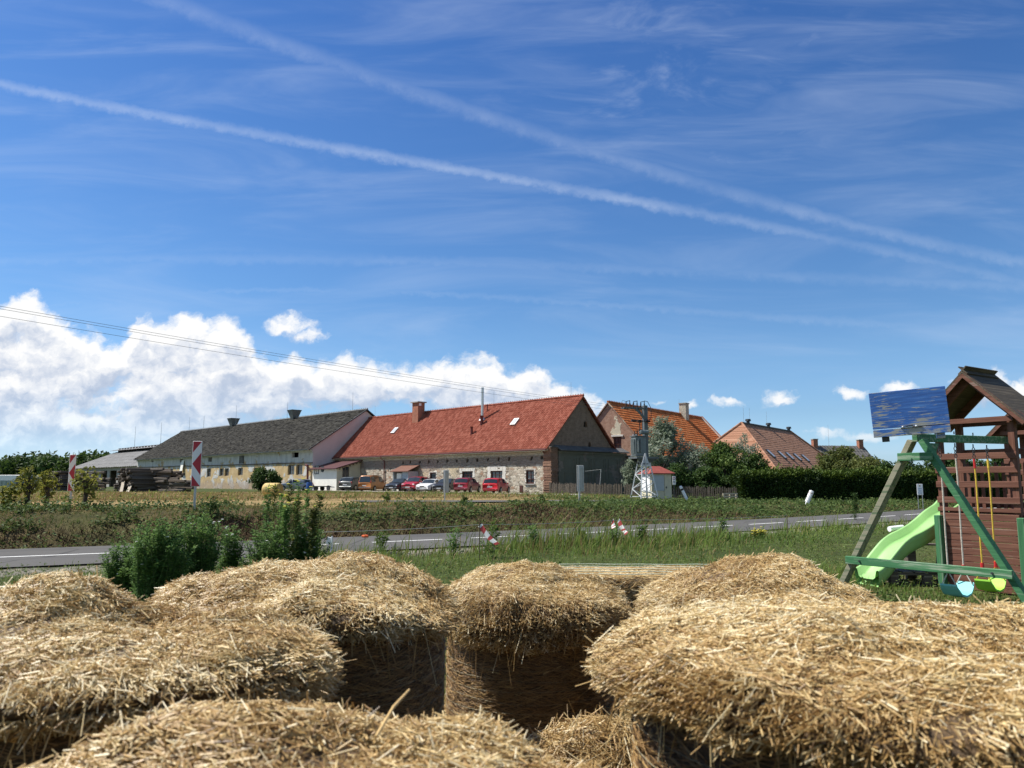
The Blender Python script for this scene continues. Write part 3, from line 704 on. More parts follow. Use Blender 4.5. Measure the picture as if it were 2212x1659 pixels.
def box_bale():
    rng = np.random.default_rng(31); w = WN(31, 3, 9, 1.5)
    x0, x1 = atx(1196, 6.8, 1220), atx(1720, 6.8, 1220); L_, W_, H_ = x1 - x0, .95, .90
    root = empty('rectangular_straw_bale', ((x0 + x1) / 2, 6.75, tz(1, 6.7)), R(-2))
    tag(root, 'flat rectangular straw bale tied with pale twine, half hidden behind the domed bale', 'straw bale')
    m, n = 40, 16
    # rounded box as a ring of profile points swept along its length
    prof = []
    b = .09
    for (cx_, cz, a0) in ((W_ / 2 - b, b, -90), (W_ / 2 - b, H_ - b, 0), (-W_ / 2 + b, H_ - b, 90), (-W_ / 2 + b, b, 180)):
        for k in range(5):
            a = R(a0 + 22.5 * k); prof.append((cx_ + b * math.cos(a), cz + b * math.sin(a)))
    pr = []
    for i in range(len(prof)):
        p, q = prof[i], prof[(i + 1) % len(prof)]
        s = max(1, int(math.hypot(q[0] - p[0], q[1] - p[1]) / .12))
        pr += [(p[0] + (q[0] - p[0]) * k / s, p[1] + (q[1] - p[1]) * k / s) for k in range(s)]
    pr = np.array(pr); npf = len(pr); xs = np.linspace(-L_ / 2, L_ / 2, m)
    V = np.zeros((m, npf, 3)); V[..., 0] = xs[:, None]; V[..., 1:] = pr[None]
    V += (w(V)[..., None] * .018); V = np.concatenate([V, [np.broadcast_to(V[0].mean(0), (npf, 3))], [np.broadcast_to(V[-1].mean(0), (npf, 3))]], 0)
    order = [m] + list(range(m)) + [m + 1]; V = V[order].reshape(-1, 3)
    i = np.arange(m + 1)[:, None] * npf; j = np.arange(npf)[None]; j2 = (j + 1) % npf
    Fq = np.stack([i + j, i + j2, i + npf + j2, i + npf + j], -1).reshape(-1, 4)[:, ::-1]
    a, bb, c, d = (V[Fq[:, k]] for k in range(4)); nn = np.cross(c - a, d - bb); cen = V.mean(0)
    if (np.sum(nn * (a - cen), 1)).mean() < 0: Fq = Fq[:, ::-1]
    npmesh('core', V, Fq, M['core'], root, smooth=True)
    N_ = 26000
    P, N, fi = sample_faces(V, Fq, N_, np.ones(len(Fq)), rng)
    D = np.array([1.0, 0, 0]) * rng.choice([-1, 1], N_)[:, None] + unit(N_, rng) * .8
    D -= N * np.sum(D * N, 1)[:, None] * .9
    straw_mesh('loose_straw', P + N * rng.uniform(0, .012, N_)[:, None], N, D, rng.gamma(3, .025, N_) + .02, rng.uniform(.0025, .0045, N_), np.clip(rng.normal(.62, .2, N_), 0, 1), root)
    for k in range(5):
        yk = -W_ / 2 + W_ * (k + .5) / 5
        mb = MB(); z = H_ + .022
        mb.tube([(-L_ / 2 - .02, yk, .03), (-L_ / 2 - .03, yk, H_ - .05), (-L_ / 2 + .06, yk, z)] + [(-L_ / 2 + .06 + (L_ - .12) * q / 8, yk + .008 * math.sin(q * 2 + k), z + .004 * (q % 2)) for q in range(1, 9)] + [(L_ / 2 + .03, yk, H_ - .05), (L_ / 2 + .02, yk, .03)], .0035, 5)
        mb.build('twine', M['twine'], root)
box_bale()
def straw_heap():
    rng = np.random.default_rng(33); w = WN(33, 3, 9, 1.5)
    cx_, cy_ = atx(1225, 3.55, 1500), 3.55
    n = 60; g = np.linspace(-1, 1, n); X, Y = np.meshgrid(g, g)
    X = X * .95; Y = Y * .75
    Z = .46 * np.exp(-((X - .22) / .42) ** 2 - (Y / .42) ** 2) + .28 * np.exp(-((X + .35) / .5) ** 2 - (Y / .5) ** 2)
    Z += .045 * w(np.stack([X, Y, Z], -1)); Z *= np.clip(1.4 - np.hypot(X / .9, Y / .7), 0, 1) ** .5; Z = np.maximum(Z, -.03)
    V = np.stack([X, Y, Z], -1).reshape(-1, 3)
    i = (np.arange(n - 1)[:, None] * n + np.arange(n - 1)[None]).ravel(); Fq = np.stack([i, i + 1, i + 1 + n, i + n], -1)
    root = empty('straw_heap', (cx_, cy_, tz(cx_, cy_))); tag(root, 'loose heap of straw on the ground between the bales', 'straw heap')
    npmesh('core', V, Fq, M['core'], root, smooth=True)
    k = 16000; P, N, _ = sample_faces(V, Fq, k, np.ones(len(Fq)), rng); D = unit(k, rng) + .4 * N
    D -= N * np.sum(D * N, 1)[:, None] * .7
    straw_mesh('loose_straw', P + N * rng.uniform(0, .05, k)[:, None], N, D, rng.gamma(3, .03, k) + .03, rng.uniform(.0025, .005, k), np.clip(rng.normal(.6, .22, k), 0, 1), root)
straw_heap()
def straw_litter():
    # loose straw lying on the ground among the bales
    rng = np.random.default_rng(34); k = 26000
    a = rng.uniform(0, 2 * np.pi, k); q = np.sqrt(rng.uniform(0, 1, k)) * 2.9; x = .1 + q * np.cos(a); y = 3.4 + q * np.sin(a)
    P = np.stack([x, y, terrain(x, y) + rng.uniform(.0, .05, k)], 1); N = np.tile([0, 0, 1.], (k, 1)); D = unit(k, rng) * np.array([1, 1, .25])
    o = straw_mesh('straw_litter', P, N, D, rng.gamma(3, .03, k) + .03, rng.uniform(.003, .005, k), np.clip(rng.normal(.5, .2, k), 0, 1), None)
    tag(o, 'loose straw scattered on the ground among the bales', 'straw', kind='stuff')
straw_litter()
def sprig(p, q, r):
    mb = MB(); p, q = Vector(p), Vector(q); m = (p + q) / 2 + Vector((0, 0, .01))
    mb.tube([p, m, q], [r, r * .9, r * .6], 6); return mb
mb = sprig(at(812, 1592, 1.55), at(884, 1490, 1.72), .0038)
o = mb.build('straw_stalk', m_plain('stalk', (.62, .42, .17), .45)); tag(o, 'single long stalk sticking up from the nearest bale', 'straw stalk')
# ------------------------------------------------------------------ playground
U = Vector((.55, -.835, 0)); VV = Vector((.835, .55, 0)); UANG = math.atan2(-.835, .55)
BRN = [(.085, .032, .020), (.15, .062, .040), (.23, .11, .072)]
M['brown_x'] = m_wood('brown_stain_x', BRN, 'x', wear=(.30, .24, .20), wear_amt=.5, wear_lo=.60)
M['brown_z'] = m_wood('brown_stain_z', BRN, 'z', wear=(.30, .24, .20), wear_amt=.3, wear_lo=.62)
M['brown_y'] = m_wood('brown_stain_y', BRN, 'y', wear=(.30, .24, .20), wear_amt=.3, wear_lo=.62)
GRN = [(.030, .115, .050), (.050, .175, .075), (.090, .26, .12)]
M['green_x'] = m_wood('green_stain_x', GRN, 'x', wear=(.34, .39, .30), wear_amt=.65, wear_lo=.50)
M['green_leg'] = m_wood('green_stain_leg', GRN, 'x', wear=(.30, .36, .28), wear_amt=.4, wear_lo=.60)
M['green_z'] = m_wood('green_stain_z', GRN, 'z', wear=(.30, .33, .26), wear_amt=.5, wear_lo=.55)
M['green_worn'] = m_wood('green_stain_worn', [(.055, .105, .05), (.11, .15, .085), (.19, .20, .13)], 'x', wear=(.30, .27, .20), wear_amt=.7, wear_lo=.42)
M['grey_wood'] = m_wood('grey_wood', [(.05, .038, .028), (.10, .08, .06), (.20, .165, .125)], 'x', wear=(.34, .30, .24), wear_amt=.5)
M['shingle'] = m_wood('roof_felt', [(.045, .036, .024), (.075, .060, .040), (.12, .095, .062)], 'y', wear=(.20, .16, .11), wear_amt=.5)
M['slide'] = m_plain('green_plastic', (.27, .50, .18), .5, var=.10, scale=3, bump=.05, spec=.5)
M['steel'] = m_plain('galvanised_steel', (.42, .44, .45), .45, .6, var=.12)
M['dark_metal'] = m_plain('dark_metal', (.05, .055, .06), .5, .4)
M['red_plastic'] = m_plain('red_plastic', (.55, .03, .03), .4)
M['rope'] = m_plain('pale_rope', (.52, .47, .40), .8, var=.25, scale=60)
M['rope_y'] = m_plain('yellow_rope', (.62, .42, .05), .7, var=.25, scale=60)
M['white_plastic'] = m_plain('white_plastic', (.82, .83, .84), .4, var=.04)
TFL = at(2033, 1010, 12.3); TFL = Vector((TFL.x, TFL.y, 0)); TW, TD = 1.08, .64
def tower(label):
    t = empty('play_tower', TFL, UANG); tag(t, label, 'play tower')
    zc, za = 2.62, 3.32
    for x, y in ((0, 0), (TW, 0), (0, TD), (TW, TD)):
        MB().box((x, y, zc / 2), (.095, .095, zc), bev=.006).build('post', M['brown_z'], t)
    # boarded base
    n = 11; hb = 1.15 / n
    for side in range(3):
        mb = MB()
        for k in range(n):
            z = .03 + hb * (k + .5)
            j = random.uniform(-.004, .004)
            if side == 0: mb.box((TW / 2, -.061 + j, z), (TW + .06, .024, hb - .007), bev=.004)
            elif side == 1: mb.box((-.061 + j, TD / 2, z), (.024, TD - .02, hb - .007), bev=.004)
            else: mb.box((TW + .061 + j, TD / 2, z), (.024, TD - .02, hb - .007), bev=.004)
        mb.build('boarding', M['brown_x'] if side == 0 else M['brown_y'], t)
    MB().box((TW / 2, TD / 2, 1.19), (TW - .1, TD - .1, .03)).build('platform', M['brown_x'], t)
    for z, a in ((2.05, 1), (1.84, 1), (1.62, 1), (1.38, 1), (1.235, .5)):
        MB().box((TW / 2, -.062, z), (TW + .12, .026, .095 if a == 1 else .06), bev=.004).build('rail', M['brown_x'], t)
    for z in (2.13, 1.30): MB().box((TW / 2, TD + .06, z), (TW + .12, .026, .095), bev=.004).build('rail', M['brown_x'], t)
    # pointed slats at the back
    mb = MB()
    for k in range(9):
        x = .12 + k * .105; mb.prism([(x - .024, TD - .062, 1.22), (x + .024, TD - .062, 1.22), (x + .024, TD - .062, 1.93), (x, TD - .062, 1.98), (x - .024, TD - .062, 1.93)], (0, .02, 0))
    mb.build('slats', M['brown_z'], t)
    # roof: two felted slopes, rafters, tie beams, ridge board
    ov, oe = .24, .27
    ez = za - (TW / 2 + oe) * .98
    mb = MB()
    for sg in (-1, 1):
        e = TW / 2 + sg * (TW / 2 + oe)
        a = [(TW / 2, -ov, za), (TW / 2, TD + ov, za), (e, TD + ov, ez), (e, -ov, ez)]
        if sg < 0: a = a[::-1]
        mb.prism(a, (0, 0, .030))
    rf = mb.build('roof', M['shingle'], t)
    mb = MB()
    for sg in (-1, 1):
        mb.beam((TW / 2 + sg * .005, -ov + .02, za + .045 - .0), (TW / 2 + sg * .005, TD + ov - .10, za + .045), .17, .018, up=(sg * .7, 0, .72))
    mb.build('ridge_cap', M['shingle'], rf)
    for y in (-.05, TD + .05):
        for sg in (-1, 1):
            MB().beam((TW / 2, y, za - .07), (TW / 2 + sg * (TW / 2 + oe - .06), y, ez + .0), .045, .13, up=(0, 0, 1)).build('rafter', M['brown_x'], t)
        MB().box((TW / 2, y + (-.06 if y < 0 else .06), zc - .03), (TW + .14, .035, .075)).build('tie_beam', M['brown_x'], t)
    for sg in (-1, 1):   # bargeboard along the front edge
        MB().beam((TW / 2, -ov + .012, za - .02), (TW / 2 + sg * (TW / 2 + oe), -ov + .012, ez - .02), .022, .075).build('bargeboard', M['brown_x'], t)
    return t
tw = tower('brown wooden play tower with a gabled roof behind the two swings')
for x in (-.03, TW + .08):
    p = MB().box((x, -.125, .57), (.10, .095, 1.14), bev=.008).build('corner_post', M['green_z'], tw)
    p['label'] = 'short green post'
tw2 = copy_tree(tw)
for ch in list(tw2.children):
    if ch.name.startswith('corner_post'): bpy.data.objects.remove(ch)
p = at(2180, 1000, 14.9); tw2.location = (p.x, p.y, 0); tag(tw2, 'second brown play tower at the right edge, only a corner of its roof seen')
tag(tw, group='play towers'); tag(tw2, group='play towers')

def slide():
    a = at(2068, 1088, 13.05); b = at(1872, 1240, 12.45)
    a.z = 1.14; b.z = .12
    r = empty('play_slide', (b.x, b.y, 0)); tag(r, 'light green wavy plastic slide leading down from the brown play tower', 'slide')
    prof = [(0, 1.16), (.06, 1.16), (.14, 1.13), (.24, 1.04), (.34, .91), (.44, .80), (.54, .72), (.63, .665), (.72, .57), (.82, .40), (.92, .22), (.97, .155), (1.0, .14)]
    fs = np.linspace(0, 1, 49); zs = np.interp(fs, [p[0] for p in prof], [p[1] for p in prof])
    for _ in range(3): zs[1:-1] = (zs[:-2] + 2 * zs[1:-1] + zs[2:]) / 4
    D = Vector((b.x - a.x, b.y - a.y, 0)); S = Vector((-D.y, D.x, 0)).normalized()
    if S.y > 0: S = -S       # towards the viewer
    # section: lip, wall, bed, wall, lip, closed below
    sec = [(-.30, .10), (-.30, .135), (-.27, .15), (-.235, .135), (-.20, .03), (-.15, .004), (0, 0), (.15, .004), (.20, .03), (.235, .135), (.27, .15), (.30, .135), (.295, .06), (.285, -.02), (.27, -.10), (.15, -.115), (0, -.115), (-.15, -.115), (-.27, -.10), (-.285, -.02), (-.295, .06)]
    V = []; n = len(sec)
    for f, z in zip(fs, zs):
        flare = .86 + .10 * math.exp(-((f - .04) / .05) ** 2)
        c = Vector((a.x, a.y, 0)) + D * float(f) - r.location
        for s, h in sec: V.append(c + S * (s * flare) + Vector((0, 0, float(z) + h * (1 + .5 * math.exp(-((f - .05) / .06) ** 2)))))
    Fs = [(k * n + i, k * n + (i + 1) % n, (k + 1) * n + (i + 1) % n, (k + 1) * n + i) for k in range(48) for i in range(n)]
    o = npmesh('chute', np.array([tuple(v) for v in V]), np.array(Fs)[:, ::-1], M['slide'], r, smooth=True)
    c = Vector((a.x, a.y, 0)) + D * .50 - r.location - S * .31
    MB().tube([c + Vector((0, 0, .90)) + D.normalized() * -.10, c + Vector((0, 0, .88)) + D.normalized() * .18], .045, 12).build('water_spout', M['white_plastic'], r)
    # raised star and groove marks on the near wall
    mb = MB()
    for f in (.26, .33, .40):
        z = float(np.interp(f, fs, zs)); c = Vector((a.x, a.y, 0)) + D * f - r.location + S * -.222 + Vector((0, 0, z + .09)); X = (D.normalized() + Vector((0, 0, -.6))).normalized(); Yv = Vector((0, 0, 1))
        pts = [c + X * (math.cos(q * math.pi / 5) * (.032 if q % 2 == 0 else .014)) + Yv * (math.sin(q * math.pi / 5) * (.032 if q % 2 == 0 else .014)) for q in range(10)]
        MB().prism(pts, S * .004).build('star_mark', M['slide'], r)
    pass
slide()

SP0 = at(1982, 960, 10.2); SP0 = Vector((SP0.x, SP0.y, 0))
def swing_frame():
    r = empty('swing_gantry', SP0, UANG); tag(r, 'green wooden swing frame with an A shaped end and a board on top', 'swing frame')
    # local x = along the A end (towards viewer on the right), local y = along the top beam
    zt = 2.23
    o = MB().beam((-1.36, 0, -.05), (-.07, 0, zt - .03), .075, .125, up=(0, 1, 0), bev=.006).build('leg', M['green_worn'], r); o['label'] = 'weathered left leg, half its green gone'
    o = MB().beam((1.36, 0, -.05), (.07, 0, zt - .03), .075, .125, up=(0, 1, 0), bev=.006).build('leg', M['green_leg'], r)
    # the beam is carried in the crook of the legs
    MB().beam((0, -.06, zt + .005), (0, 2.52, zt + .045), .075, .105, bev=.006).build('top_beam', M['green_x'], r)
    MB().box((0, -.085, 1.985), (.46, .04, .105), bev=.005).build('brace', M['green_x'], r)
    MB().box((0, -.085, .57), (2.16, .045, .105), bev=.005).build('crossbar', M['green_x'], r)
    MB().prism([(.02, .25, 1.92), (.02, .05, 2.17), (.02, .42, 2.17)], (.04, 0, 0)).build('gusset', M['green_x'], r)
    for x in (-.86, .86): MB().cyl((x, -.115, .57), .014, .02, 8, 'y').build('bolt', M['dark_metal'], r)
    for k in (.95, 1.47): MB().cyl((0, k, zt + .105), .008, .04, 6).build('bolt', M['dark_metal'], r)
swing_frame()
def swing(k0, k1, seatcol, ropem, label, name, short):
    p0 = SP0 + VV * k0; p1 = SP0 + VV * k1; mid = (p0 + p1) / 2
    r = empty('swing', (mid.x, mid.y, 0), UANG); tag(r, label, 'swing', 'swings hanging from the green beam')
    h = (k1 - k0) / 2; zt = 2.19; zs = .20
    for sg in (-1, 1):
        y = sg * h
        mb = MB(); mb.tube([(0, y, zt), (0, y, zt - .05)], .008, 6)
        for q in range(3): mb.tube([(.018 * math.cos(a), y + .003, zt - .075 - .05 * q + .028 * math.sin(a)) if q % 2 == 0 else (.0, y + .018 * math.cos(a), zt - .075 - .05 * q + .028 * math.sin(a)) for a in [2 * math.pi * j / 8 for j in range(8)]], .006, 5, closed=True)
        mb.build('hook', M['dark_metal'], r)
        mb = MB(); top = zt - .21
        mb.tube([(0, y, top), (.006, y, top - .35), (0, y * .99, .95), (0, y * .98, zs + .27)], .0105, 6)
        for dx in (-.10, .10): mb.tube([(0, y * .98, zs + .27), (dx, y * .96, zs + .085)], .008, 6)
        rp = mb.build('rope', ropem, r)
        mb = MB(); mb.cyl((0, y * .98, zs + .29), .024, .085, 8); mb.build('adjuster', M['red_plastic'], r)
        if short: MB().tube([(.0, y, top), (.004, y, top - .13)], .017, 8).build('knot', M['red_plastic'] if sg < 0 else ropem, r)
    n, m_ = 25, 8; V = []
    for up in (1, 0):
        for i in range(n):
            t = -1 + 2 * i / (n - 1)
            for j in range(m_):
                s = -1 + 2 * j / (m_ - 1)
                z = zs - .075 + .16 * abs(t) ** 2.4 + .012 * s * s * (1 - abs(t)) - .012 * math.cos(12 * t) * (abs(t) < .8) * .3
                V.append((s * .125 * (1 - .15 * abs(t) ** 6), t * (h + .025), z + (.024 if up else 0)))
    Fs = []
    for u_ in (0, 1):
        b = u_ * n * m_
        for i in range(n - 1):
            for j in range(m_ - 1):
                q = (b + i * m_ + j, b + i * m_ + j + 1, b + (i + 1) * m_ + j + 1, b + (i + 1) * m_ + j); Fs.append(q if u_ == 1 else q[::-1])
    b = n * m_
    for i in range(n - 1):
        for j in (0, m_ - 1):
            q = (i * m_ + j, (i + 1) * m_ + j, b + (i + 1) * m_ + j, b + i * m_ + j); Fs.append(q if j == m_ - 1 else q[::-1])
    for j in range(m_ - 1):
        for i in (0, n - 1): Fs.append((i * m_ + j, i * m_ + j + 1, b + i * m_ + j + 1, b + i * m_ + j))
    npmesh('seat', np.array(V), np.array(Fs), seatcol, r, smooth=False)
swing(.54, .95, m_plain('turquoise_plastic', (.20, .58, .58), .6, var=.05), M['rope'], 'swing with a turquoise plastic seat on pale ropes', 'swing', False)
swing(1.45, 1.84, m_plain('lime_plastic', (.32, .68, .07), .6, var=.05), M['rope_y'], 'swing with a lime green plastic seat on yellow ropes', 'swing', True)

def m_blue():
    m, t, b, oc = mat('worn_blue_paint')
    v = t.scaled(oc, (2.6, 20, 34)); g = t.noise(v, 1.8, 5, .62, .35); big = t.noise(oc, 3.2, 3)
    c = t.ramp(t.noise(v, 1.0, 5), [(.3, (.028, .095, .32)), (.55, (.045, .16, .50)), (.75, (.09, .24, .58))])
    z = t.new('ShaderNodeSeparateXYZ'); t.link(oc, z.inputs[0])
    lowz = t.math('MULTIPLY', t.math('SUBTRACT', 1, t.step(z.outputs[2], .0, .22)), .10)
    leftx = t.math('MULTIPLY', t.math('SUBTRACT', 1, t.step(z.outputs[0], .0, .35)), .05)
    k = t.math('ADD', t.math('ADD', g, t.math('MULTIPLY', t.math('SUBTRACT', big, .5), .62)), t.math('ADD', lowz, leftx))
    c = t.mix(t.step(k, .56, .62), c, t.mix(big, (.46, .47, .46), (.30, .29, .26)))
    t.put(b.inputs['Base Color'], c); b.inputs['Roughness'].default_value = .6; t.put(b.inputs['Normal'], t.bump(g, .4, .004)); return m
M['blue'] = m_blue()
def board():
    tl, tr = at(1880.5, 849.7, 10.18), at(2046.5, 833.5, 9.78); bl, br = at(1887.7, 945.8, 10.18), at(2054.8, 934.5, 9.78)
    X = (tr - tl).normalized(); Zv = (tl - bl).normalized(); N = X.cross(Zv).normalized()     # N points away from the viewer or to it
    if N.y < 0: N = -N
    Zv = N.cross(X) if N.cross(X).z > 0 else X.cross(N)
    r = empty('target_board', bl); Mx = Matrix((X, N, Zv)).transposed().to_4x4(); r.matrix_world = Matrix.Translation(bl) @ Mx
    tag(r, 'worn blue painted board with white scuffs, fixed crooked on top of the swing frame', 'board')
    w_ = ((tr - tl).length + (br - bl).length) / 2; h_ = ((tl - bl).length + (tr - br).length) / 2
    MB().box((w_ / 2, .016, h_ * .59), (w_, .032, h_ * .815), bev=.003).build('panel', M['blue'], r)
    MB().box((w_ / 2, .018, h_ * .085), (w_ * 1.0, .036, h_ * .165), bev=.003).build('bottom_plank', M['blue'], r)
    mb = MB(); mb.box((w_ * .155, .10, h_ * .02), (w_ * .10, .10, h_ * .24), bev=.004); mb.build('bracket', M['dark_metal'], r)
    mb = MB(); mb.box((w_ * .87, .12, h_ * -.01), (w_ * .11, .12, h_ * .20), bev=.004); mb.build('bracket', M['blue'], r)
    for x in (.40, .575): MB().ball((w_ * x, -.008, h_ * .185), .016, 10, 8).build('bolt_head', M['steel'], r)
    mb = MB(); mb.beam((w_ * .37, -.004, h_ * .165), (w_ * .65, -.004, h_ * .165), .008, .012); mb.beam((w_ * .43, -.004, h_ * .20), (w_ * .53, -.004, h_ * .215), .006, .010)
    mb.build('hinge', M['dark_metal'], r)
    for x in (.41, .49, .62, .54): MB().cyl((w_ * x, -.003, h_ * (.03 if x != .54 else -.01)), .006, .01, 6, 'y').build('screw', M['dark_metal'], r)
board()

def pallet_stack():
    p = at(1985, 1258, 12.75); r = empty('pallet_platform', (p.x, p.y, 0), R(-8)); tag(r, 'low platform of dark grey pallets under the green slide', 'pallet')
    mb = MB()
    for k in range(6): mb.box((-.50 + k * .20, 0, .245 + random.uniform(-.006, .006)), (.15, .80, .024), R_z(random.uniform(-.05, .05)), bev=.003)
    mb.build('top_boards', M['grey_wood'], r)
    mb = MB()
    for y in (-.36, 0, .36): mb.box((0, y, .215), (1.16, .10, .024)); mb.box((0, y, .035), (1.16, .10, .024))
    mb.build('stringer', M['grey_wood'], r)
    for x in (-.5, 0, .5):
        for y in (-.36, .36): MB().box((x, y, .125), (.13, .12, .152), bev=.004).build('block', M['grey_wood'], r)
    p = at(1995, 1215, 13.7); r = empty('pallet_bench', (p.x, p.y, 0), R(-6)); tag(r, 'rough bench of a pale plank on dark blocks behind the slide', 'bench')
    MB().beam((-.46, 0, .60), (.42, 0, .565), .22, .03, bev=.003).build('seat', M['grey_wood'], r)
    MB().box((-.22, 0, .29), (.14, .18, .58), bev=.004).build('leg', M['grey_wood'], r)
    MB().beam((.26, 0, .0), (.36, 0, .72), .16, .12, bev=.004).build('leg', M['grey_wood'], r)
def R_z(a): return Matrix.Rotation(a, 3, 'Z')
pallet_stack()
def feather_flag():
    p = at(2281, 800, 14.0); r = empty('feather_flag', (p.x, p.y, 0)); tag(r, 'white feather flag at the far right edge, only a sliver of cloth seen', 'flag')
    MB().tube([(0, 0, 0), (0, 0, 3.2), (-.02, 0, 4.3), (-.1, 0, 4.8), (-.22, 0, 5.0)], [.02, .018, .014, .010, .008], 8).build('pole', M['dark_metal'], r)
    n = 24; V = []
    for i in range(n + 1):
        f = i / n; z = 3.55 + 1.42 * f; w_ = .235 * math.sin(math.pi * min(1, .12 + .80 * f)) ** .6 + .01
        for j in range(5): V.append((-.015 - w_ * j / 4 - .14 * max(0, f - .75) * 2, .03 * math.sin(j * 1.3 + f * 5), z))
    Fs = [(i * 5 + j, i * 5 + j + 1, i * 5 + 6 + j, i * 5 + 5 + j) for i in range(n) for j in range(4)]
    npmesh('cloth', np.array(V), np.array(Fs), m_plain('flag_cloth', (.80, .78, .82), .8, var=.05, bump=0), r, smooth=True)
    mb = MB()
    for z in (3.75, 3.95, 4.15, 4.35): mb.box((-.17, -.034, z), (.06, .004, .09))
    mb.build('lettering', m_plain('flag_print', (.12, .08, .16), .8), r)
feather_flag()
def sign_panel():
    p = at(1988, 1070, 47); z0 = tz(p.x, p.y)
    r = empty('notice_board', (p.x, p.y, z0), R(-6)); tag(r, 'small white notice panel with coloured lines before the dark hedge', 'sign')
    zc = zat(1057.5, 47) - z0
    MB().box((0, 0, zc), (.34, .03, .66), bev=.01).build('panel', M['white_plastic'], r)
    for x in (-.13, .13): MB().box((x, .03, zc / 2 - .1), (.03, .03, zc + .2)).build('leg', M['steel'], r)
    pr = m_plain('blue_print', (.06, .20, .38), .6); yl = m_plain('gold_print', (.35, .22, .05), .6)
    mb = MB()
    for k, (z, w_) in enumerate(((.08, .20), (.03, .24), (-.06, .18), (-.11, .16), (-.18, .24), (-.23, .22))):
        for q in range(5): mb.box((-w_ / 2 + w_ * (q + .5) / 5, -.0165, zc + z), (w_ / 6, .003, .022))
    mb.build('lettering', pr, r)
    mb = MB(); mb.cyl((0, -.017, zc + .22), .045, .003, 6, 'y'); mb.box((-.06, -.0165, zc - .28), (.05, .003, .03)); mb.box((.06, -.0165, zc - .28), (.05, .003, .03)); mb.build('emblem', yl, r)
sign_panel()
# ------------------------------------------------------------------ buildings
class Frame:
    # a building's own frame: origin on the ground at a corner, x along the front wall, y inward
    def __init__(s, o, e, name, label, cat='building'):
        s.o = Vector((o[0], o[1], o[2])); s.e = Vector((e[0], e[1], 0)).normalized(); s.g = Vector((-s.e.y, s.e.x, 0))
        s.root = empty(name, s.o, math.atan2(s.e.y, s.e.x)); tag(s.root, label, cat)
    def lx(s, px, y=0.0, py=1000):
        k = dirn(px, py).x
        return (k * (s.o.y + s.g.y * y) - (s.o.x + s.g.x * y)) / (s.e.x - k * s.e.y)
    def ly(s, px, x=0.0, py=1000):
        k = dirn(px, py).x
        return (k * (s.o.y + s.e.y * x) - (s.o.x + s.e.x * x)) / (s.g.x - k * s.g.y)
    def z(s, py, x, y=0.0):
        d = s.o.y + s.e.y * x + s.g.y * y
        return CAMZ + (dirn(CX, py) * d).z - s.o.z
    def hit(s, px, py, p, n):
        # where the line of sight meets a plane given in the building's frame
        d = dirn(px, py); c = Vector((0, 0, CAMZ)) - s.o
        dl = Vector((d.dot(s.e), d.dot(s.g), d.z)); cl = Vector((c.dot(s.e), c.dot(s.g), c.z)); n = Vector(n)
        return cl + dl * ((Vector(p) - cl).dot(n) / dl.dot(n))

def m_tile(name, cols, tw, row, dirt=(.05, .035, .03), dirt_amt=.35, rough=.75):
    m, t, b, oc = mat(name)
    sx = t.new('ShaderNodeSeparateXYZ'); t.link(oc, sx.inputs[0])
    cb = t.new('ShaderNodeCombineXYZ')
    t.link(t.math('FLOOR', t.math('DIVIDE', sx.outputs[0], tw)), cb.inputs[0]); t.link(t.math('FLOOR', t.math('DIVIDE', sx.outputs[2], row)), cb.inputs[1])
    wn = t.new('ShaderNodeTexWhiteNoise', noise_dimensions='2D'); t.link(cb.outputs[0], wn.inputs[0])
    c = t.ramp(wn.outputs[0], [(0, cols[0]), (.5, cols[1]), (1, cols[2])])
    n = t.noise(t.scaled(oc, (.35, 1.2, .8)), 1.2, 6, .65)
    c = t.mix(t.math('MULTIPLY', t.step(n, .46, .74), dirt_amt), c, dirt)
    t.put(b.inputs['Base Color'], c); b.inputs['Roughness'].default_value = .92; b.inputs['Specular IOR Level'].default_value = .08
    return m
M['tile_red'] = m_tile('red_pantile', [(.195, .057, .038), (.25, .078, .052), (.32, .117, .082)], .25, .26, dirt=(.165, .054, .036), dirt_amt=.25)
M['tile_orange'] = m_tile('orange_tile', [(.36, .10, .034), (.46, .145, .052), (.54, .21, .085)], .3, .30, dirt=(.20, .085, .045), dirt_amt=.4)
M['tile_pink'] = m_tile('weathered_pink_tile', [(.27, .14, .088), (.34, .18, .118), (.40, .235, .16)], .3, .25, dirt=(.24, .14, .11), dirt_amt=.35)
M['tile_grey'] = m_tile('grey_slate', [(.018, .0175, .0155), (.029, .0275, .024), (.052, .050, .043)], .4, .22, dirt=(.05, .047, .04), dirt_amt=.5)
M['cement'] = m_plain('corrugated_cement', (.15, .15, .15), .85, var=.25, scale=.8, bump=0)
M['cement_dark'] = m_plain('corrugated_cement_dark', (.105, .10, .095), .85, var=.25, scale=.8, bump=0)
M['red_paint'] = m_plain('dark_red_trim', (.12, .025, .020), .5, var=.15)
M['dark'] = m_plain('dark_interior', (.012, .011, .010), .95, var=.1, bump=0)  # near-black colour stands in for the shade inside openings
M['glass'] = m_plain('window_glass', (.035, .045, .055), .06, var=.25, scale=.7, bump=0, spec=.8)
M['brown_frame'] = m_plain('brown_window_frame', (.085, .032, .022), .55)
M['old_frame'] = m_plain('old_window_frame', (.20, .17, .13), .8)
M['white_wall'] = m_plain('white_render', (.76, .75, .68), .85, var=.06, scale=1.2)
M['cream'] = m_plain('cream_render', (.62, .57, .42), .85, var=.08, scale=1.2)
M['pink_wall'] = m_plain('pale_pink_render', (.60, .54, .53), .9, var=.06, scale=.6)
M['maroon_sheet'] = m_plain('maroon_sheet_roof', (.070, .020, .022), .5, var=.15)
M['concrete'] = m_plain('concrete', (.34, .33, .31), .9, var=.15)
M['panel_grey'] = m_plain('grey_door_paint', (.42, .46, .48), .55, var=.06)

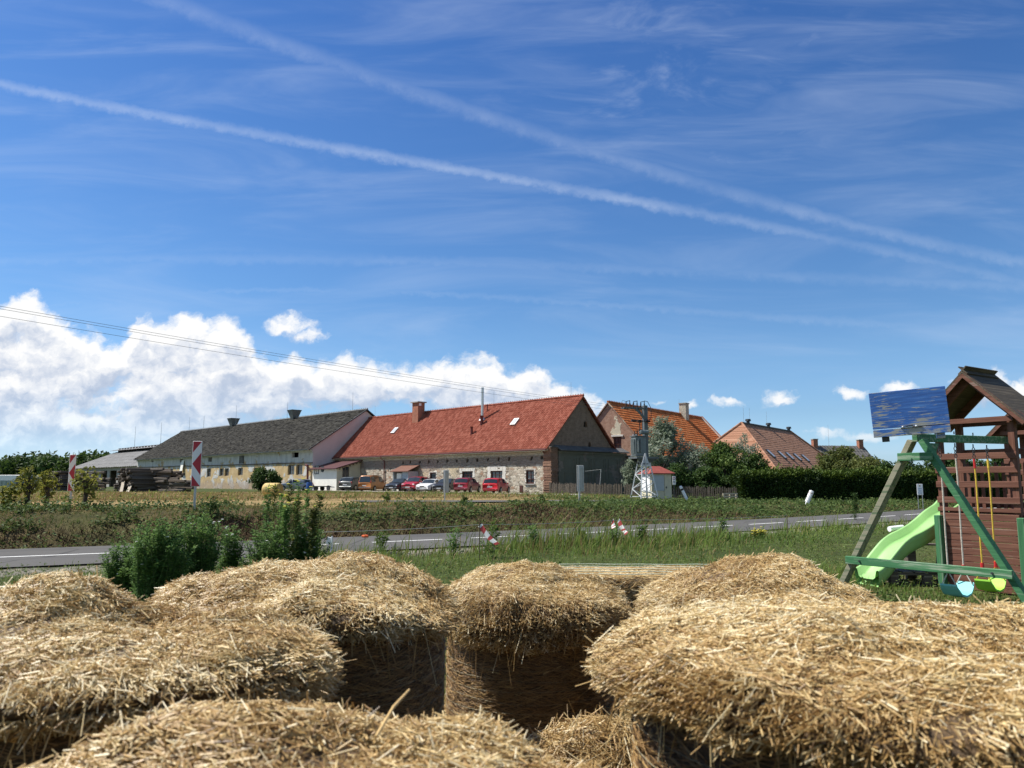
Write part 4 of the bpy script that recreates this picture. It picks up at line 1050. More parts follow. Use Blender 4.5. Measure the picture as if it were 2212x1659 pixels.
def stone_nodes(t, oc):
    v = t.scaled(t.vmath('ADD', oc, t.vmath('SCALE', t.noise(oc, 1.5, 3, out=1), .25)), (2.0, 2.0, 4.6))
    vo = t.new('ShaderNodeTexVoronoi', feature='F1'); t.put(vo.inputs['Vector'], v); vo.inputs['Scale'].default_value = 1.0
    ve = t.new('ShaderNodeTexVoronoi', feature='DISTANCE_TO_EDGE'); t.put(ve.inputs['Vector'], v); ve.inputs['Scale'].default_value = 1.0
    sp = t.new('ShaderNodeSeparateColor'); t.link(vo.outputs['Color'], sp.inputs[0])
    c = t.ramp(sp.outputs[0], [(0, (.17, .14, .11)), (.25, (.38, .32, .25)), (.55, (.50, .44, .35)), (.8, (.62, .56, .46)), (1, (.34, .22, .15))])
    mortar = t.mix(t.noise(oc, .8, 4), (.42, .37, .29), (.62, .58, .48))
    e = t.step(ve.outputs[0], .01, .09)
    c = t.mix(e, mortar, c)
    return c, t.math('ADD', t.math('MULTIPLY', e, .8), t.math('MULTIPLY', t.noise(oc, 14, 4), .4))
def brick_nodes(t, oc, c1, c2, mort, vec=None, sc=1.0):
    # bricks on a vertical wall whichever way it faces: run along x+y
    sx = t.new('ShaderNodeSeparateXYZ'); t.link(oc, sx.inputs[0]); cb = t.new('ShaderNodeCombineXYZ')
    t.link(t.math('ADD', sx.outputs[0], sx.outputs[1]), cb.inputs[0]); t.link(sx.outputs[2], cb.inputs[1])
    br = t.new('ShaderNodeTexBrick'); t.link(cb.outputs[0], br.inputs['Vector']); br.inputs['Scale'].default_value = sc
    br.inputs['Brick Width'].default_value = .30; br.inputs['Row Height'].default_value = .085; br.inputs['Mortar Size'].default_value = .012
    t.put(br.inputs['Color1'], c1); t.put(br.inputs['Color2'], c2); t.put(br.inputs['Mortar'], mort)
    return br.outputs[0], br.outputs[1]
def m_red_front():
    m, t, b, oc = mat('old_stone_wall')
    c, h = stone_nodes(t, oc)
    bc, bf = brick_nodes(t, oc, (.20, .16, .135), (.28, .21, .17), (.30, .27, .23))
    sx = t.new('ShaderNodeSeparateXYZ'); t.link(oc, sx.inputs[0]); z = sx.outputs[2]; x = sx.outputs[0]
    nz = t.noise(oc, .9, 5, .6)
    zz = t.math('ADD', z, t.math('MULTIPLY', t.math('SUBTRACT', nz, .5), .5))
    c = t.mix(t.step(zz, 2.55, 2.75), c, t.mix(.45, bc, (.30, .26, .22)))
    fr = t.mix(t.noise(oc, 1.4, 5), (.40, .34, .25), (.60, .56, .47))
    c = t.mix(t.step(t.math('ADD', z, t.math('MULTIPLY', t.math('SUBTRACT', nz, .5), .08)), 3.52, 3.55), c, fr)
    # patches of old plaster and a tan repair near the corner
    pm = t.step(t.noise(t.scaled(oc, (.5, 1, .8)), .8, 5, .6), .58, .63)
    c = t.mix(t.math('MULTIPLY', pm, t.math('SUBTRACT', 1, t.step(zz, 2.4, 2.7))), c, t.mix(nz, (.48, .38, .24), (.58, .50, .37)))
    t.put(b.inputs['Base Color'], c); b.inputs['Roughness'].default_value = .95; b.inputs['Specular IOR Level'].default_value = .15
    t.put(b.inputs['Normal'], t.bump(h, 1.0, .07)); return m
M['red_front'] = m_red_front()
def m_brickwall(name, c1, c2, mort, plaster=None, lo=.55, pz=0, sc=1.0, pscale=.5):
    m, t, b, oc = mat(name)
    c, f = brick_nodes(t, oc, c1, c2, mort, sc=sc)
    n = t.noise(oc, 2.2, 6, .7)
    c = t.mix(.55, c, t.ramp(n, [(.3, sc3(c1, .6)), (.6, c2), (.8, sc3(mort, 1.0))]))
    h = t.math('ADD', t.math('MULTIPLY', f, -.5), n)
    if plaster:
        pn = t.noise(oc, pscale, 7, .62); msk = t.step(pn, lo, lo + .035)
        c = t.mix(msk, c, t.mix(n, plaster, sc3(plaster, .72))); h = t.math('ADD', h, t.math('MULTIPLY', msk, 1.2))
    t.put(b.inputs['Base Color'], c); b.inputs['Roughness'].default_value = .95; b.inputs['Specular IOR Level'].default_value = .15
    t.put(b.inputs['Normal'], t.bump(h, .8, .04)); return m
M['gable_brick'] = m_brickwall('gable_brick', (.20, .125, .085), (.30, .20, .145), (.33, .27, .21))
M['orange_gable'] = m_brickwall('patchy_brick', (.30, .15, .10), (.42, .26, .19), (.48, .40, .32), (.72, .66, .50), .535, pscale=.42)
M['pier'] = m_brickwall('rusty_brick', (.20, .10, .065), (.33, .19, .13), (.36, .29, .23))
M['chim_red'] = m_brickwall('chimney_brick', (.32, .12, .075), (.40, .17, .11), (.36, .27, .22))
M['chim_pale'] = m_brickwall('pale_chimney_brick', (.50, .45, .36), (.60, .54, .44), (.42, .36, .30))
def m_barn():
    m, t, b, oc = mat('peeling_plaster')
    sx = t.new('ShaderNodeSeparateXYZ'); t.link(oc, sx.inputs[0]); z = sx.outputs[2]
    n = t.noise(oc, 1.2, 7, .65); nf = t.noise(oc, 6, 5)
    white = t.ramp(t.noise(t.scaled(oc, (1, 1, .35)), 1.4, 6, .7), [(.3, (.34, .34, .33)), (.5, (.50, .50, .48)), (.7, (.62, .61, .58))])
    ochre = t.ramp(n, [(.3, (.38, .27, .14)), (.55, (.49, .37, .205)), (.75, (.58, .48, .31))])
    brick = t.ramp(nf, [(.3, (.20, .13, .09)), (.7, (.38, .26, .18))])
    pn = t.noise(t.scaled(oc, (.5, 1, .62)), 1.0, 8, .58)
    up = t.step(z, 2.6, 4.6)
    m1 = t.step(t.math('ADD', pn, t.math('MULTIPLY', up, .17)), .525, .545)
    c = t.mix(m1, ochre, white)
    low = t.math('SUBTRACT', 1, t.step(t.math('ADD', z, t.math('MULTIPLY', t.math('SUBTRACT', n, .5), 2.6)), .6, 1.5))
    m2 = t.math('MAXIMUM', t.math('MULTIPLY', low, .75), t.math('SUBTRACT', 1, t.step(pn, .30, .34)))
    c = t.mix(m2, c, t.mix(nf, brick, (.42, .36, .29)))
    t.put(b.inputs['Base Color'], c); b.inputs['Roughness'].default_value = .95; b.inputs['Specular IOR Level'].default_value = .1
    t.put(b.inputs['Normal'], t.bump(t.math('ADD', t.math('MULTIPLY', m1, 1.5), n), .8, .05)); return m
M['barn'] = m_barn()
M['annex'] = m_brickwall('stained_render', (.20, .16, .13), (.27, .22, .18), (.30, .27, .23), (.20, .19, .145), .42, pscale=.6)

def tiles(name, parent, x0, x1, eave, ridge, tw, row, amp, stepz, m, flat=False, rag=.003, wob=.018):
    # pantile slope in a building's frame: eave and ridge are (y, z); stepped courses with rolled tiles
    (ye, ze), (yr, zr) = eave, ridge
    d = Vector((0, yr - ye, zr - ze)); Ls = d.length; d /= Ls; nrm = Vector((1, 0, 0)).cross(d)
    if nrm.z < 0: nrm = -nrm
    nt = max(1, int(round((x1 - x0) / tw))); k = 1 if flat else 4
    xs = np.linspace(x0, x1, nt * k + 1); prof = np.zeros(len(xs)) if flat else amp * (np.array([0, .9, 1.0, .25])[np.arange(len(xs)) % 4])
    nr = max(1, int(round(Ls / row))); ss = []; hh = []
    for i in range(nr):
        ss += [Ls * i / nr, Ls * (i + .995) / nr]; hh += [stepz, 0]
    ss = np.array(ss); hh = np.array(hh)
    X, Sg = np.meshgrid(xs, ss); Hh = prof[None] + hh[:, None]
    w = WN(len(xs), 2, 7, .5); Hh = Hh + wob * w(np.stack([X, Sg], -1)) + RNG.normal(0, rag, Hh.shape)
    V = np.stack([X, ye + d.y * Sg + nrm.y * Hh, ze + d.z * Sg + nrm.z * Hh], -1).reshape(-1, 3)
    nx, ny = len(xs), len(ss); i = (np.arange(ny - 1)[:, None] * nx + np.arange(nx - 1)[None]).ravel()
    Fq = np.stack([i, i + 1, i + 1 + nx, i + nx], -1)
    if yr < ye: Fq = Fq[:, ::-1]
    return npmesh(name, V, Fq, m, parent)
def ridge_tiles(name, parent, x0, x1, y, z, m, r=.12, seg=.33):
    mb = MB(); n = int((x1 - x0) / seg)
    for i in range(n):
        a = x0 + (x1 - x0) * i / n; b = x0 + (x1 - x0) * (i + 1.12) / n
        mb.tube([(a, y, z), (b, y, z + .005)], [r * 1.12, r * .92], 7)
        mb.box((b - .05, y, z + r * 1.15), (.05, .05, .12))
    return mb.build(name, m, parent)
def window(parent, x0, x1, z0, z1, y, m, nx=2, nz=3, fw=.09, glass='glass', axis='x', at_x=0.0, sgn=-1, name='window'):
    # frame with bars and a pane; axis 'x' on a front wall, 'y' on a gable
    mb = MB(); P = (lambda u, v, d: (u, y + d, v)) if axis == 'x' else (lambda u, v, d: (at_x - d * -sgn * -1, u, v))
    S = (lambda a, b, c: (a, c, b)) if axis == 'x' else (lambda a, b, c: (c, a, b))
    w, h = x1 - x0, z1 - z0; cx_, cz_ = (x0 + x1) / 2, (z0 + z1) / 2
    for u in (x0 + fw / 2, x1 - fw / 2): mb.box(P(u, cz_, 0), S(fw, h, .07))
    for v in (z0 + fw / 2, z1 - fw / 2): mb.box(P(cx_, v, 0), S(w - 2 * fw, fw, .07))
    bw = .05
    for i in range(1, nx): mb.box(P(x0 + w * i / nx, cz_, .004), S(bw, h - 2 * fw, .05))
    for i in range(1, nz): mb.box(P(cx_, z0 + h * i / nz, .008), S(w - 2 * fw, bw * .8, .04))
    f = mb.build(name, m, parent)
    MB().box(P(cx_, cz_, .03), S(w - fw, h - fw, .012)).build('pane', M[glass], f)
    return f
def rod(parent, x, y, z, h, r=.02): return MB().tube([(x, y, z), (x, y, z + h)], [r, r * .6], 5).build('lightning_rod', M['steel'], parent)

# ---------------- red roofed stone building
gz = .66
P0 = at(1183, 1063, 72)
RB = Frame((P0.x, P0.y, gz), (.695, -.719), 'stone_building', 'long stone farm building with a bright red tiled roof behind the parked cars')
RL, RW = 37.6, 9.75; ez, rz_ = 4.25, 9.25
def red_building():
    b, r = RB, RB.root
    holes = []; wins = []
    def hole(px0, px1, py0, py1):
        x0, x1 = b.lx(px0), b.lx(px1); xm = (x0 + x1) / 2; z0, z1 = b.z(py1, xm), b.z(py0, xm)
        return x0, z0, x1, z1
    for q in ((928.6, 942.5, 1020.5, 1040), (998, 1021.5, 1018, 1041), (1059.7, 1085.7, 1017, 1042), (1135.7, 1154, 1015.7, 1045)):
        h = hole(*q); holes.append(rect(*h)); wins.append(h)
    for zx, zy in ((592, 1018), (682, 1014), (800, 1010), (912, 1003), (1022, 1003), (1142, 995), (1258, 993), (1392, 990), (1515, 985), (1645, 980), (1778, 976), (1910, 972), (2190, 962), (2317, 955)):
        px = 768 + zx * .1736; x = b.lx(px); z = b.z(823 + zy * .1736, x); s = .17
        j = [random.uniform(-.05, .05) for _ in range(12)]
        holes.append([(x - s + j[0], z - s + j[1]), (x + s * .3 + j[2], z - s + j[3]), (x + s + j[4], z - s * .4 + j[5]), (x + s + j[6], z + s * .8 + j[7]), (x - s * .1 + j[8], z + s + j[9]), (x - s + j[10], z + s * .7 + j[11])])
    mb = MB(); mb.panel(rect(-RL, -.4, 0, ez + .1), holes, (0, 0, 0), (1, 0, 0), (0, 0, 1), (0, 1, 0), .28)
    # back and far end close the shell
    mb.quad((0, RW, -.4), (-RL, RW, -.4), (-RL, RW, ez), (0, RW, ez)); mb.poly([(-RL, RW, -.4), (-RL, 0, -.4), (-RL, 0, ez), (-RL, RW / 2, rz_), (-RL, RW, ez)])
    mb.build('front_wall', M['red_front'], r)
    mb = MB()
    def tri(px, py, w, h):
        p = b.hit(px, py, (0, 0, 0), (1, 0, 0)); return [(p.y - w / 2, p.z), (p.y + w / 2, p.z), (p.y + w * .28, p.z + h), (p.y - w * .28, p.z + h)]
    gh = [tri(1165 * 1 + 1097.2 - 1165 + 965 * .1736, 823 + 575 * .1736, .62, .55), tri(1097.2 + 1018 * .1736, 823 + 858 * .1736, .55, .75)]
    mb.panel([(0, -.4), (RW, -.4), (RW, ez), (RW / 2, rz_ + .02), (0, ez)], gh, (0, 0, 0), (0, 1, 0), (0, 0, 1), (-1, 0, 0), .3)
    mb.build('gable_wall', M['gable_brick'], r)
    for h in gh: MB().poly([(-.29, u, v) for u, v in h]).build('gable_opening', M['dark'], r)
    mb = MB(); mb.box((-RL / 2, 1.2, 3.3), (RL - .4, .05, 1.2)); mb.build('dark_backing', M['dark'], r)  # near-black sheet behind the holes, painted as their inside shade
    rf = tiles('roof', r, -RL - .02, .32, (-.45, ez - .14), (RW / 2, rz_ + .18), .25, .36, .065, .016, M['tile_red'], wob=.006)
    tiles('rear_slope', rf, -RL - .02, .32, (RW + .5, ez - .2), (RW / 2, rz_ + .18), .5, .72, .0, .03, M['tile_red'], True)
    ridge_tiles('ridge_tiles', rf, -RL, .3, RW / 2, rz_ + .24, M['tile_red'])
    mb = MB()
    mb.prism([(.20, -.5, ez - .33), (.20, RW / 2, rz_ + .06), (.20, RW + .5, ez - .33), (.20, RW + .5, ez - .17), (.20, RW / 2, rz_ + .22), (.20, -.5, ez - .17)], (.10, 0, 0))
    mb.build('verge_board', M['tile_red'], rf)
    # gutter, soffit and downpipe
    MB().tube([(-RL, -.52, ez - .22), (.3, -.52, ez - .22)], .075, 8).build('gutter', M['red_paint'], r)
    mb = MB(); mb.prism([(-RL, -.50, ez - .36), (-RL, 0, ez - .30), (-RL, .0, ez + .1), (-RL, -.50, ez - .24)], (RL + .2, 0, 0)); mb.build('cornice', M['cream'], r)
    for px in (830.5,):
        x = b.lx(px); mb = MB(); mb.tube([(x, -.52, ez - .24), (x, -.55, ez - .5), (x + .1, -.10, ez - .75), (x + .1, -.10, 0)], .06, 8); mb.build('downpipe', M['red_paint'], r)
    mb = MB(); mb.tube([(-.25, -.52, ez - .24), (-.22, -.12, ez - .65), (-.22, -.12, 0)], .05, 8); mb.build('downpipe', M['red_paint'], r)
    for i, h in enumerate(wins):
        w = window(r, h[0], h[2], h[1], h[3], .12, M['brown_frame'], 1 if i == 0 else 2 if i == 3 else 3, 1 if i == 0 else 3, .13)
        mb = MB(); mb.box(((h[0] + h[2]) / 2, -.03, h[1] - .05), (h[2] - h[0] + .25, .14, .08)); mb.build('sill', M['concrete'], w)
        # rough white plaster round the opening
        wp = M['white_rough']; mbp = MB(); k = .45 if i == 2 else .30 if i == 1 else .14
        segs = [((h[0] - k, h[1]), (h[0], h[3] + k)), ((h[2], h[1]), (h[2] + k, h[3] + k)), ((h[0], h[3]), (h[2], h[3] + k))]
        for (a0, c0), (a1, c1) in segs:
            n = max(2, int((c1 - c0) / .14)); m2 = max(1, int((a1 - a0) / .3))
            for q in range(n):
                for w2 in range(m2):
                    if random.random() < (.93 if i in (1, 2) else .55):
                        mbp.box((a0 + (a1 - a0) * (w2 + .5) / m2 + random.uniform(-.05, .05), -.008, c0 + (c1 - c0) * (q + .5) / n), ((a1 - a0) / m2 * random.uniform(.85, 1.25), random.uniform(.018, .034), (c1 - c0) / n * .93), bev=.006)
        mbp.build('plaster_surround', wp, w)
    # roof lights, chimneys and vents on the front slope
    pn = Vector((0, -(rz_ + .4 - ez), RW / 2 + .55)).normalized(); pp = (0, -.55, ez - .12)
    sl = Vector((0, RW / 2 + .55, rz_ + .4 - ez)).normalized()
    def slope_box(mb, p, w, h, t, off=0):
        Mx = Matrix((Vector((1, 0, 0)), sl, pn)).transposed(); mb.box(p + pn * off, (w, h, t), Mx)
    for zx, zy in ((490, 620), (1985, 512)):
        p = b.hit(768 + zx * .1736, 823 + zy * .1736, pp, pn); mb = MB(); slope_box(mb, p, .72, .95, .16, .05); f = mb.build('roof_light', M['steel'], r)
        mb = MB(); slope_box(mb, p, .55, .76, .02, .14); mb.build('pane', M['skyglass'], f)
    p = b.hit(768 + 735 * .1736, 823 + 520 * .1736, pp, pn)
    mb = MB(); mb.box((p.x, p.y + .55, p.z + 1.15), (1.15, 1.0, 2.6)); ch = mb.build('chimney', M['chim_red'], r)
    MB().box((p.x, p.y + .55, p.z + 2.50), (1.5, 1.35, .12)).build('cap', M['concrete'], ch)
    MB().box((p.x + .58, p.y + .35, p.z + 2.2), (.02, .35, .3)).build('cowl', M['white_plastic'], ch)
    p = b.hit(1042, 823 + 480 * .1736, pp, pn)
    mb = MB(); mb.tube([p - Vector((0, 0, .3)), (p.x, p.y, p.z + 3.5)], .155, 12)
    for k in (.6, 1.4, 2.2, 3.0): mb.tube([(p.x, p.y, p.z + k), (p.x, p.y, p.z + k + .06)], .175, 12)
    fl = mb.build('flue_pipe', M['flue'], r)
    mb = MB(); mb.tube([(p.x, p.y, p.z - .1), (p.x, p.y, p.z + .25)], [.42, .2], 10); mb.build('collar', M['flue'], fl)
    for zx, zy, hh, rr in ((1568, 535, .9, .17), (1445, 655, .75, .14), (1640, 372, .7, .06)):
        p = b.hit(768 + zx * .1736, 823 + zy * .1736, pp, pn); MB().tube([p - Vector((0, 0, .2)), (p.x, p.y, p.z + hh * .75), (p.x, p.y, p.z + hh)], [rr, rr, rr * 1.35], 8).build('vent_pipe', M['red_paint'], r)
    for zx, z0 in ((1720, .9), (805, 1.0), (228, 1.0)): rod(r, b.lx(768 + zx * .1736, RW / 2), RW / 2, rz_ + .2, 1.6, .018)
    rod(r, -1.3, RW / 2, rz_ + .2, 1.5, .018)
    # lower projecting part below the gable, with sunk panels, and a crumbling brick pier at the corner
    y1 = RW + 1.4; zt = 3.95
    mb = MB(); mb.box((.30, (.9 + y1) / 2, zt / 2 - .2), (.56, y1 - .9, zt + .4)); an = mb.build('lower_bay', M['annex'], r)
    mb = MB(); mb.prism([(.0, .85, zt + .45), (.95, .85, zt), (.95, .85, zt + .09), (.0, .85, zt + .54)], (0, y1 - .7, 0)); mb.build('bay_roof', M['cement_dark'], an)
    mb = MB(); mb.box((.64, (.9 + y1) / 2, zt - .14), (.12, y1 - .9, .22)); mb.box((.60, (.9 + y1) / 2, zt - .36), (.04, y1 - .9, .08))
    def fr(a, c, z0, z1, t=.10):
        for yy_ in (a, c): mb.box((.60, yy_, (z0 + z1) / 2), (.045, t, z1 - z0))
        for zz in (z0, z1): mb.box((.60, (a + c) / 2, zz), (.052, c - a + t, t))
    n = 4
    for k in range(n):
        a = 1.7 + (y1 - 2.4) * k / n; c = a + (y1 - 2.4) / n - .75
        fr(a, c, 2.35, 3.3); fr(a + .08, c - .08, .35, 1.9)
        mb.box((.60, c + .36, 1.7), (.05, .18, 3.2))
    mb.build('panel_moulding', M['annex'], an)
    mb = MB(); rg = random.Random(4)
    z = -.3
    while z < 4.2:
        hgt = rg.uniform(.07, .11); mb.box((.10 + rg.uniform(-.03, .05), .30 + rg.uniform(-.03, .03), z + hgt / 2), (1.05 + rg.uniform(-.13, .13) - .03 * z, .95 + rg.uniform(-.08, .08), hgt * .93), bev=.01); z += hgt
    mb.build('corner_pier', M['pier'], r)
    mb = MB(); mb.box((.15, .3, 4.27), (1.1, 1.0, .08)); mb.build('pier_cap', M['cement_dark'], r)
    mb = MB(); mb.box((b.lx(1126), -.02, .38), (.42, .05, .62)); mb.build('hatch', M['brown_frame'], r)
    # yard wall and flue on the far side of the gable
    mb = MB(); mb.box((.1, y1 + 2.2, 1.75), (3.0, 4.2, 3.7)); an2 = mb.build('rear_annex', M['gable_brick'], r)
    MB().box((.1, y1 + 2.2, 3.66), (3.5, 4.6, .14)).build('annex_roof', M['cement'], an2)
    MB().box((1.61, y1 + 1.6, 1.3), (.03, 1.4, 2.6)).build('doorway', M['dark'], an2)
    mb = MB(); mb.tube([(1.2, y1 + .75, 3.7), (1.2, y1 + .75, 5.9)], .30, 12); fl = mb.build('flue_pipe', M['flue'], an2)
M['white_rough'] = m_plain('rough_white_plaster', (.66, .63, .57), .95, var=.15, scale=3, bump=.6, bscale=12)
M['skyglass'] = m_plain('roof_light_glass', (.45, .48, .50), .12, var=.1, bump=0, spec=.8)
M['flue'] = m_plain('stainless_flue', (.55, .57, .58), .32, .75, var=.08)
red_building()
def porch():
    b = RB; x0, x1 = b.lx(856, -1.0), b.lx(902, -.2); xm = (x0 + x1) / 2; zt = b.z(1017, x1)
    r = empty('lean_to_porch', b.o + b.e * xm + b.g * -.75, math.atan2(b.e.y, b.e.x)); tag(r, 'small lean-to porch with a brown roof against the stone wall behind the black car', 'porch')
    w = x1 - x0
    for s in (-1, 1): MB().box((s * (w / 2 - .06), 0, 1.1), (.10, 1.40, 2.2)).build('side_panel', M['panel_grey'], r)
    MB().box((-w * .10, -.64, 1.0), (w * .30, .05, 2.0)).build('door', M['white_wall'], r)
    MB().box((w * .28, -.63, 1.1), (w * .40, .04, 2.1)).build('front_panel', M['panel_grey'], r)
    MB().prism([(-w / 2 - .2, -.95, 2.15), (-w / 2 - .2, .72, 2.85), (-w / 2 - .2, .72, 2.93), (-w / 2 - .2, -.95, 2.23)], (w + .4, 0, 0)).build('roof', M['brown_x'], r)
porch()
# ---------------- white lean-to at the joint of the two long buildings
def white_annex():
    b = RB; xe = b.lx(779); yf = b.ly(728, xe); xl = b.lx(676, yf)
    o = b.o + b.e * xe + b.g * yf
    fr = Frame((o.x, o.y, gz), b.e, 'white_annex', 'low white annex with a maroon sheet roof where the barn meets the stone building'); r = fr.root
    L = xe - xl; D = -yf - .02; z0, z1 = fr.z(1013, 0), fr.z(997, 0, D)
    mb = MB(); mb.quad((-L, 0, -.4), (0, 0, -.4), (0, 0, z0), (-L, 0, z0)); mb.quad((-L, D, -.4), (-L, 0, -.4), (-L, 0, z0), (-L, D, z1)); mb.build('front_wall', M['white_wall'], r)
    wx = fr.ly(1795 * .1984 + 384, 0), fr.ly(1870 * .1984 + 384, 0)
    mb = MB(); mb.panel([(0, -.4), (D, -.4), (D, z1), (0, z0)], [rect(wx[0], 1.5, wx[1], 2.9)], (0, 0, 0), (0, 1, 0), (0, 0, 1), (-1, 0, 0), .12); mb.build('side_wall', M['cream'], r)
    window(r, wx[0], wx[1], 1.5, 2.9, 0, M['old_frame'], 2, 1, .08, axis='y', at_x=-.08, sgn=1)
    mb = MB(); mb.prism([(-L - .3, -.45, z0 - .03), (-L - .3, D, z1 + .08), (-L - .3, D, z1 + .20), (-L - .3, -.45, z0 + .09)], (L + .75, 0, 0)); mb.build('roof', M['maroon_sheet'], r)
    mb = MB()
    for k in range(7): mb.beam((.15, D * (k + .5) / 7, z0 + (z1 - z0) * (k + .5) / 7 - .08), (.4, D * (k + .5) / 7, z0 + (z1 - z0) * (k + .5) / 7 - .08), .08, .1)
    mb.build('rafter_ends', M['brown_frame'], r)
    window(r, -L + .5, -L + 1.5, 2.0, 3.1, -.02, M['dark_metal'], 2, 1, .08, name='small_window')
    mb = MB(); mb.cyl((-L + 2.4, -.03, 2.6), .38, .06, 16, 'y'); mb.build('fan_vent', M['dark_metal'], r)
    o2 = tag(MB().tube([(1.0, 0, .32), (1.0, .16, .32)], .32, 14).build('old_tyre', M['dark_metal']), 'old black tyre leaning against the white annex', 'tyre')
    o2.matrix_world = Matrix.Translation(fr.o - fr.g * .5 - fr.e * 2.1 + Vector((0, 0, 0))) @ Matrix.Rotation(math.atan2(b.e.y, b.e.x), 4, 'Z')
white_annex()

# ---------------- grey roofed barn
Q0 = at(674, 1050, 96.5)
BB = Frame((Q0.x, Q0.y, gz), (.695, -.719), 'barn', 'long barn with a dark grey roof and peeling white and ochre plaster')
def barn():
    b, r = BB, BB.root; L = -b.lx(303); W = 15.3; ez_ = b.z(965, 0); rz = b.z(888, 0, W / 2) - .1
    Lr = -b.lx(391, W / 2, 930)
    L = max(L, Lr - .3); holes = []; up = []; lo = []
    Z = lambda zy: 850.3 + zy * .1984
    def H(zx0, zx1, zy0, zy1, dst):
        x0, x1 = b.lx(384 + zx0 * .1984), b.lx(384 + zx1 * .1984); xm = (x0 + x1) / 2; q = (x0, b.z(Z(zy1), xm), x1, b.z(Z(zy0), xm)); dst.append(q); holes.append(rect(*q))
    for q in ((22, 57, 668, 750), (330, 370, 665, 742), (1242, 1312, 592, 695), (-290, -265, 690, 745)): H(*q, up)
    for q in ((0, 50, 840, 920), (200, 232, 828, 905), (320, 365, 815, 905), (457, 505, 813, 897), (514, 560, 812, 897), (660, 712, 808, 890), (830, 862, 804, 850), (874, 910, 803, 848), (1200, 1272, 775, 885), (1290, 1360, 773, 885)): H(*q, lo)
    mb = MB(); mb.panel(rect(-L, -.5, 0, ez_ + .05), holes, (0, 0, 0), (1, 0, 0), (0, 0, 1), (0, 1, 0), .35)
    mb.poly([(-L, W, -.5), (-L, 0, -.5), (-L, 0, ez_), (-L, W / 2, rz), (-L, W, ez_)]); mb.quad((0, W, -.5), (-L, W, -.5), (-L, W, ez_), (0, W, ez_)); mb.build('front_wall', M['barn'], r)
    mb = MB(); mb.poly([(0, 0, -.5), (0, W, -.5), (0, W, ez_), (0, W / 2, rz + .12), (0, 0, ez_)]); mb.build('gable_wall', M['pink_wall'], r)
    MB().box((-L / 2, 2.0, 3), (L - 1, .05, 6)).build('dark_backing', M['dark'], r)  # near-black sheet added behind the barn openings as painted shade
    for q in lo: window(r, *[q[0], q[2], q[1], q[3]], .22, M['old_frame'], 2, 2, .10, name='window')
    for q in up[:2]:
        MB().box(((q[0] + q[2]) / 2 - .1, .25, (q[1] + q[3]) / 2), ((q[2] - q[0]) * .5, .06, q[3] - q[1])).build('shutter', M['grey_wood'], r)
    # roof with ragged slates
    rf = tiles('roof', r, -L - .35, .30, (-.75, ez_ - .32), (W / 2, rz + .30), .42, .40, .0, .035, M['tile_grey'], True, .022)
    tiles('rear_slope', rf, -L - .35, .30, (W + .7, ez_ - .3), (W / 2, rz + .30), .8, .8, .0, .03, M['tile_grey'], True)
    ridge_tiles('ridge_tiles', rf, -L - .3, .25, W / 2, rz + .33, M['cement'], .13, .45)
    MB().prism([(.18, -.7, ez_ - .42), (.18, W / 2, rz + .20), (.18, W + .7, ez_ - .42), (.18, W + .7, ez_ - .26), (.18, W / 2, rz + .36), (.18, -.7, ez_ - .26)], (.10, 0, 0)).build('verge_board', M['dark_metal'], rf)
    mb = MB(); mb.prism([(-L, -.70, ez_ - .42), (-L, 0, ez_ - .35), (-L, 0, ez_ + .05), (-L, -.70, ez_ - .36)], (L, 0, 0)); mb.box((-L / 2, -.10, ez_ - .50), (L, .20, .22)); mb.build('cornice', M['barn'], r)
    # string course, grille, pipes
    mb = MB(); z = b.z(Z(752), 0) ; n = 24
    for k in range(n): mb.box((-L * (k + .5) / n, -.05, z + random.uniform(-.03, .03) + .012 * k), (L / n + .01, .11, .14))
    mb.build('string_course', M['grey_wood'], r)
    x0 = b.lx(384 + 696 * .1984); mb = MB()
    for k in range(4): mb.box((x0 + (k - 1.5) * .40, -.03, b.z(Z(685), x0)), (.14, .07, 2.0))
    mb.build('air_slits', M['dark'], r)
    mb = MB(); xp = b.lx(384 + 1400 * .1984); zp_ = b.z(Z(780), xp); mb.tube([(xp, -.05, zp_), (xp + .9, -.30, zp_), (xp + 1.0, -.30, zp_ - 2.1), (xp + 2.0, -.30, zp_ - 2.2), (xp + 2.1, -.1, zp_ - 2.6)], .13, 8); mb.build('stove_pipe', M['red_paint'], r)
    p = b.hit(395, 850 + 790 * .1984, (0, -.1, 0), (0, 1, 0)); MB().box((p.x, -.25, p.z), (1.0, .06, 1.9), Matrix.Rotation(R(-8), 3, 'X')).build('sheet', M['white_wall'], r)
    # ventilators like upturned hoppers
    for zx, zy in ((585, 335), (1250, 262)):
        px = 384 + zx * .1984; x = b.lx(px, W / 2); zb_ = rz + .35; hv = 1.15
        mb = MB(); a, c = .34, .78
        mb.add([(x - a, W / 2 - a, zb_ - .3), (x + a, W / 2 - a, zb_ - .3), (x + a, W / 2 + a, zb_ - .3), (x - a, W / 2 + a, zb_ - .3), (x - c, W / 2 - c, zb_ + hv), (x + c, W / 2 - c, zb_ + hv), (x + c, W / 2 + c, zb_ + hv), (x - c, W / 2 + c, zb_ + hv)], [(0, 1, 5, 4), (1, 2, 6, 5), (2, 3, 7, 6), (3, 0, 4, 7), (4, 5, 6, 7)])
        v = mb.build('ventilator', M['vent'], r)
        mb = MB(); 
        for i in range(4):
            q = [(-c, -c), (c, -c), (c, c), (-c, c)]; A, B = q[i], q[(i + 1) % 4]; mb.beam((x + A[0], W / 2 + A[1], zb_ + hv), (x + B[0], W / 2 + B[1], zb_ + hv), .08, .08)
        mb.build('rim', M['dark_metal'], v)
    for zx in (105, 612, 1172, 1888): rod(r, b.lx(384 + zx * .1984, W / 2), W / 2, rz + .3, 2.6 if zx != 612 else 3.4, .03)
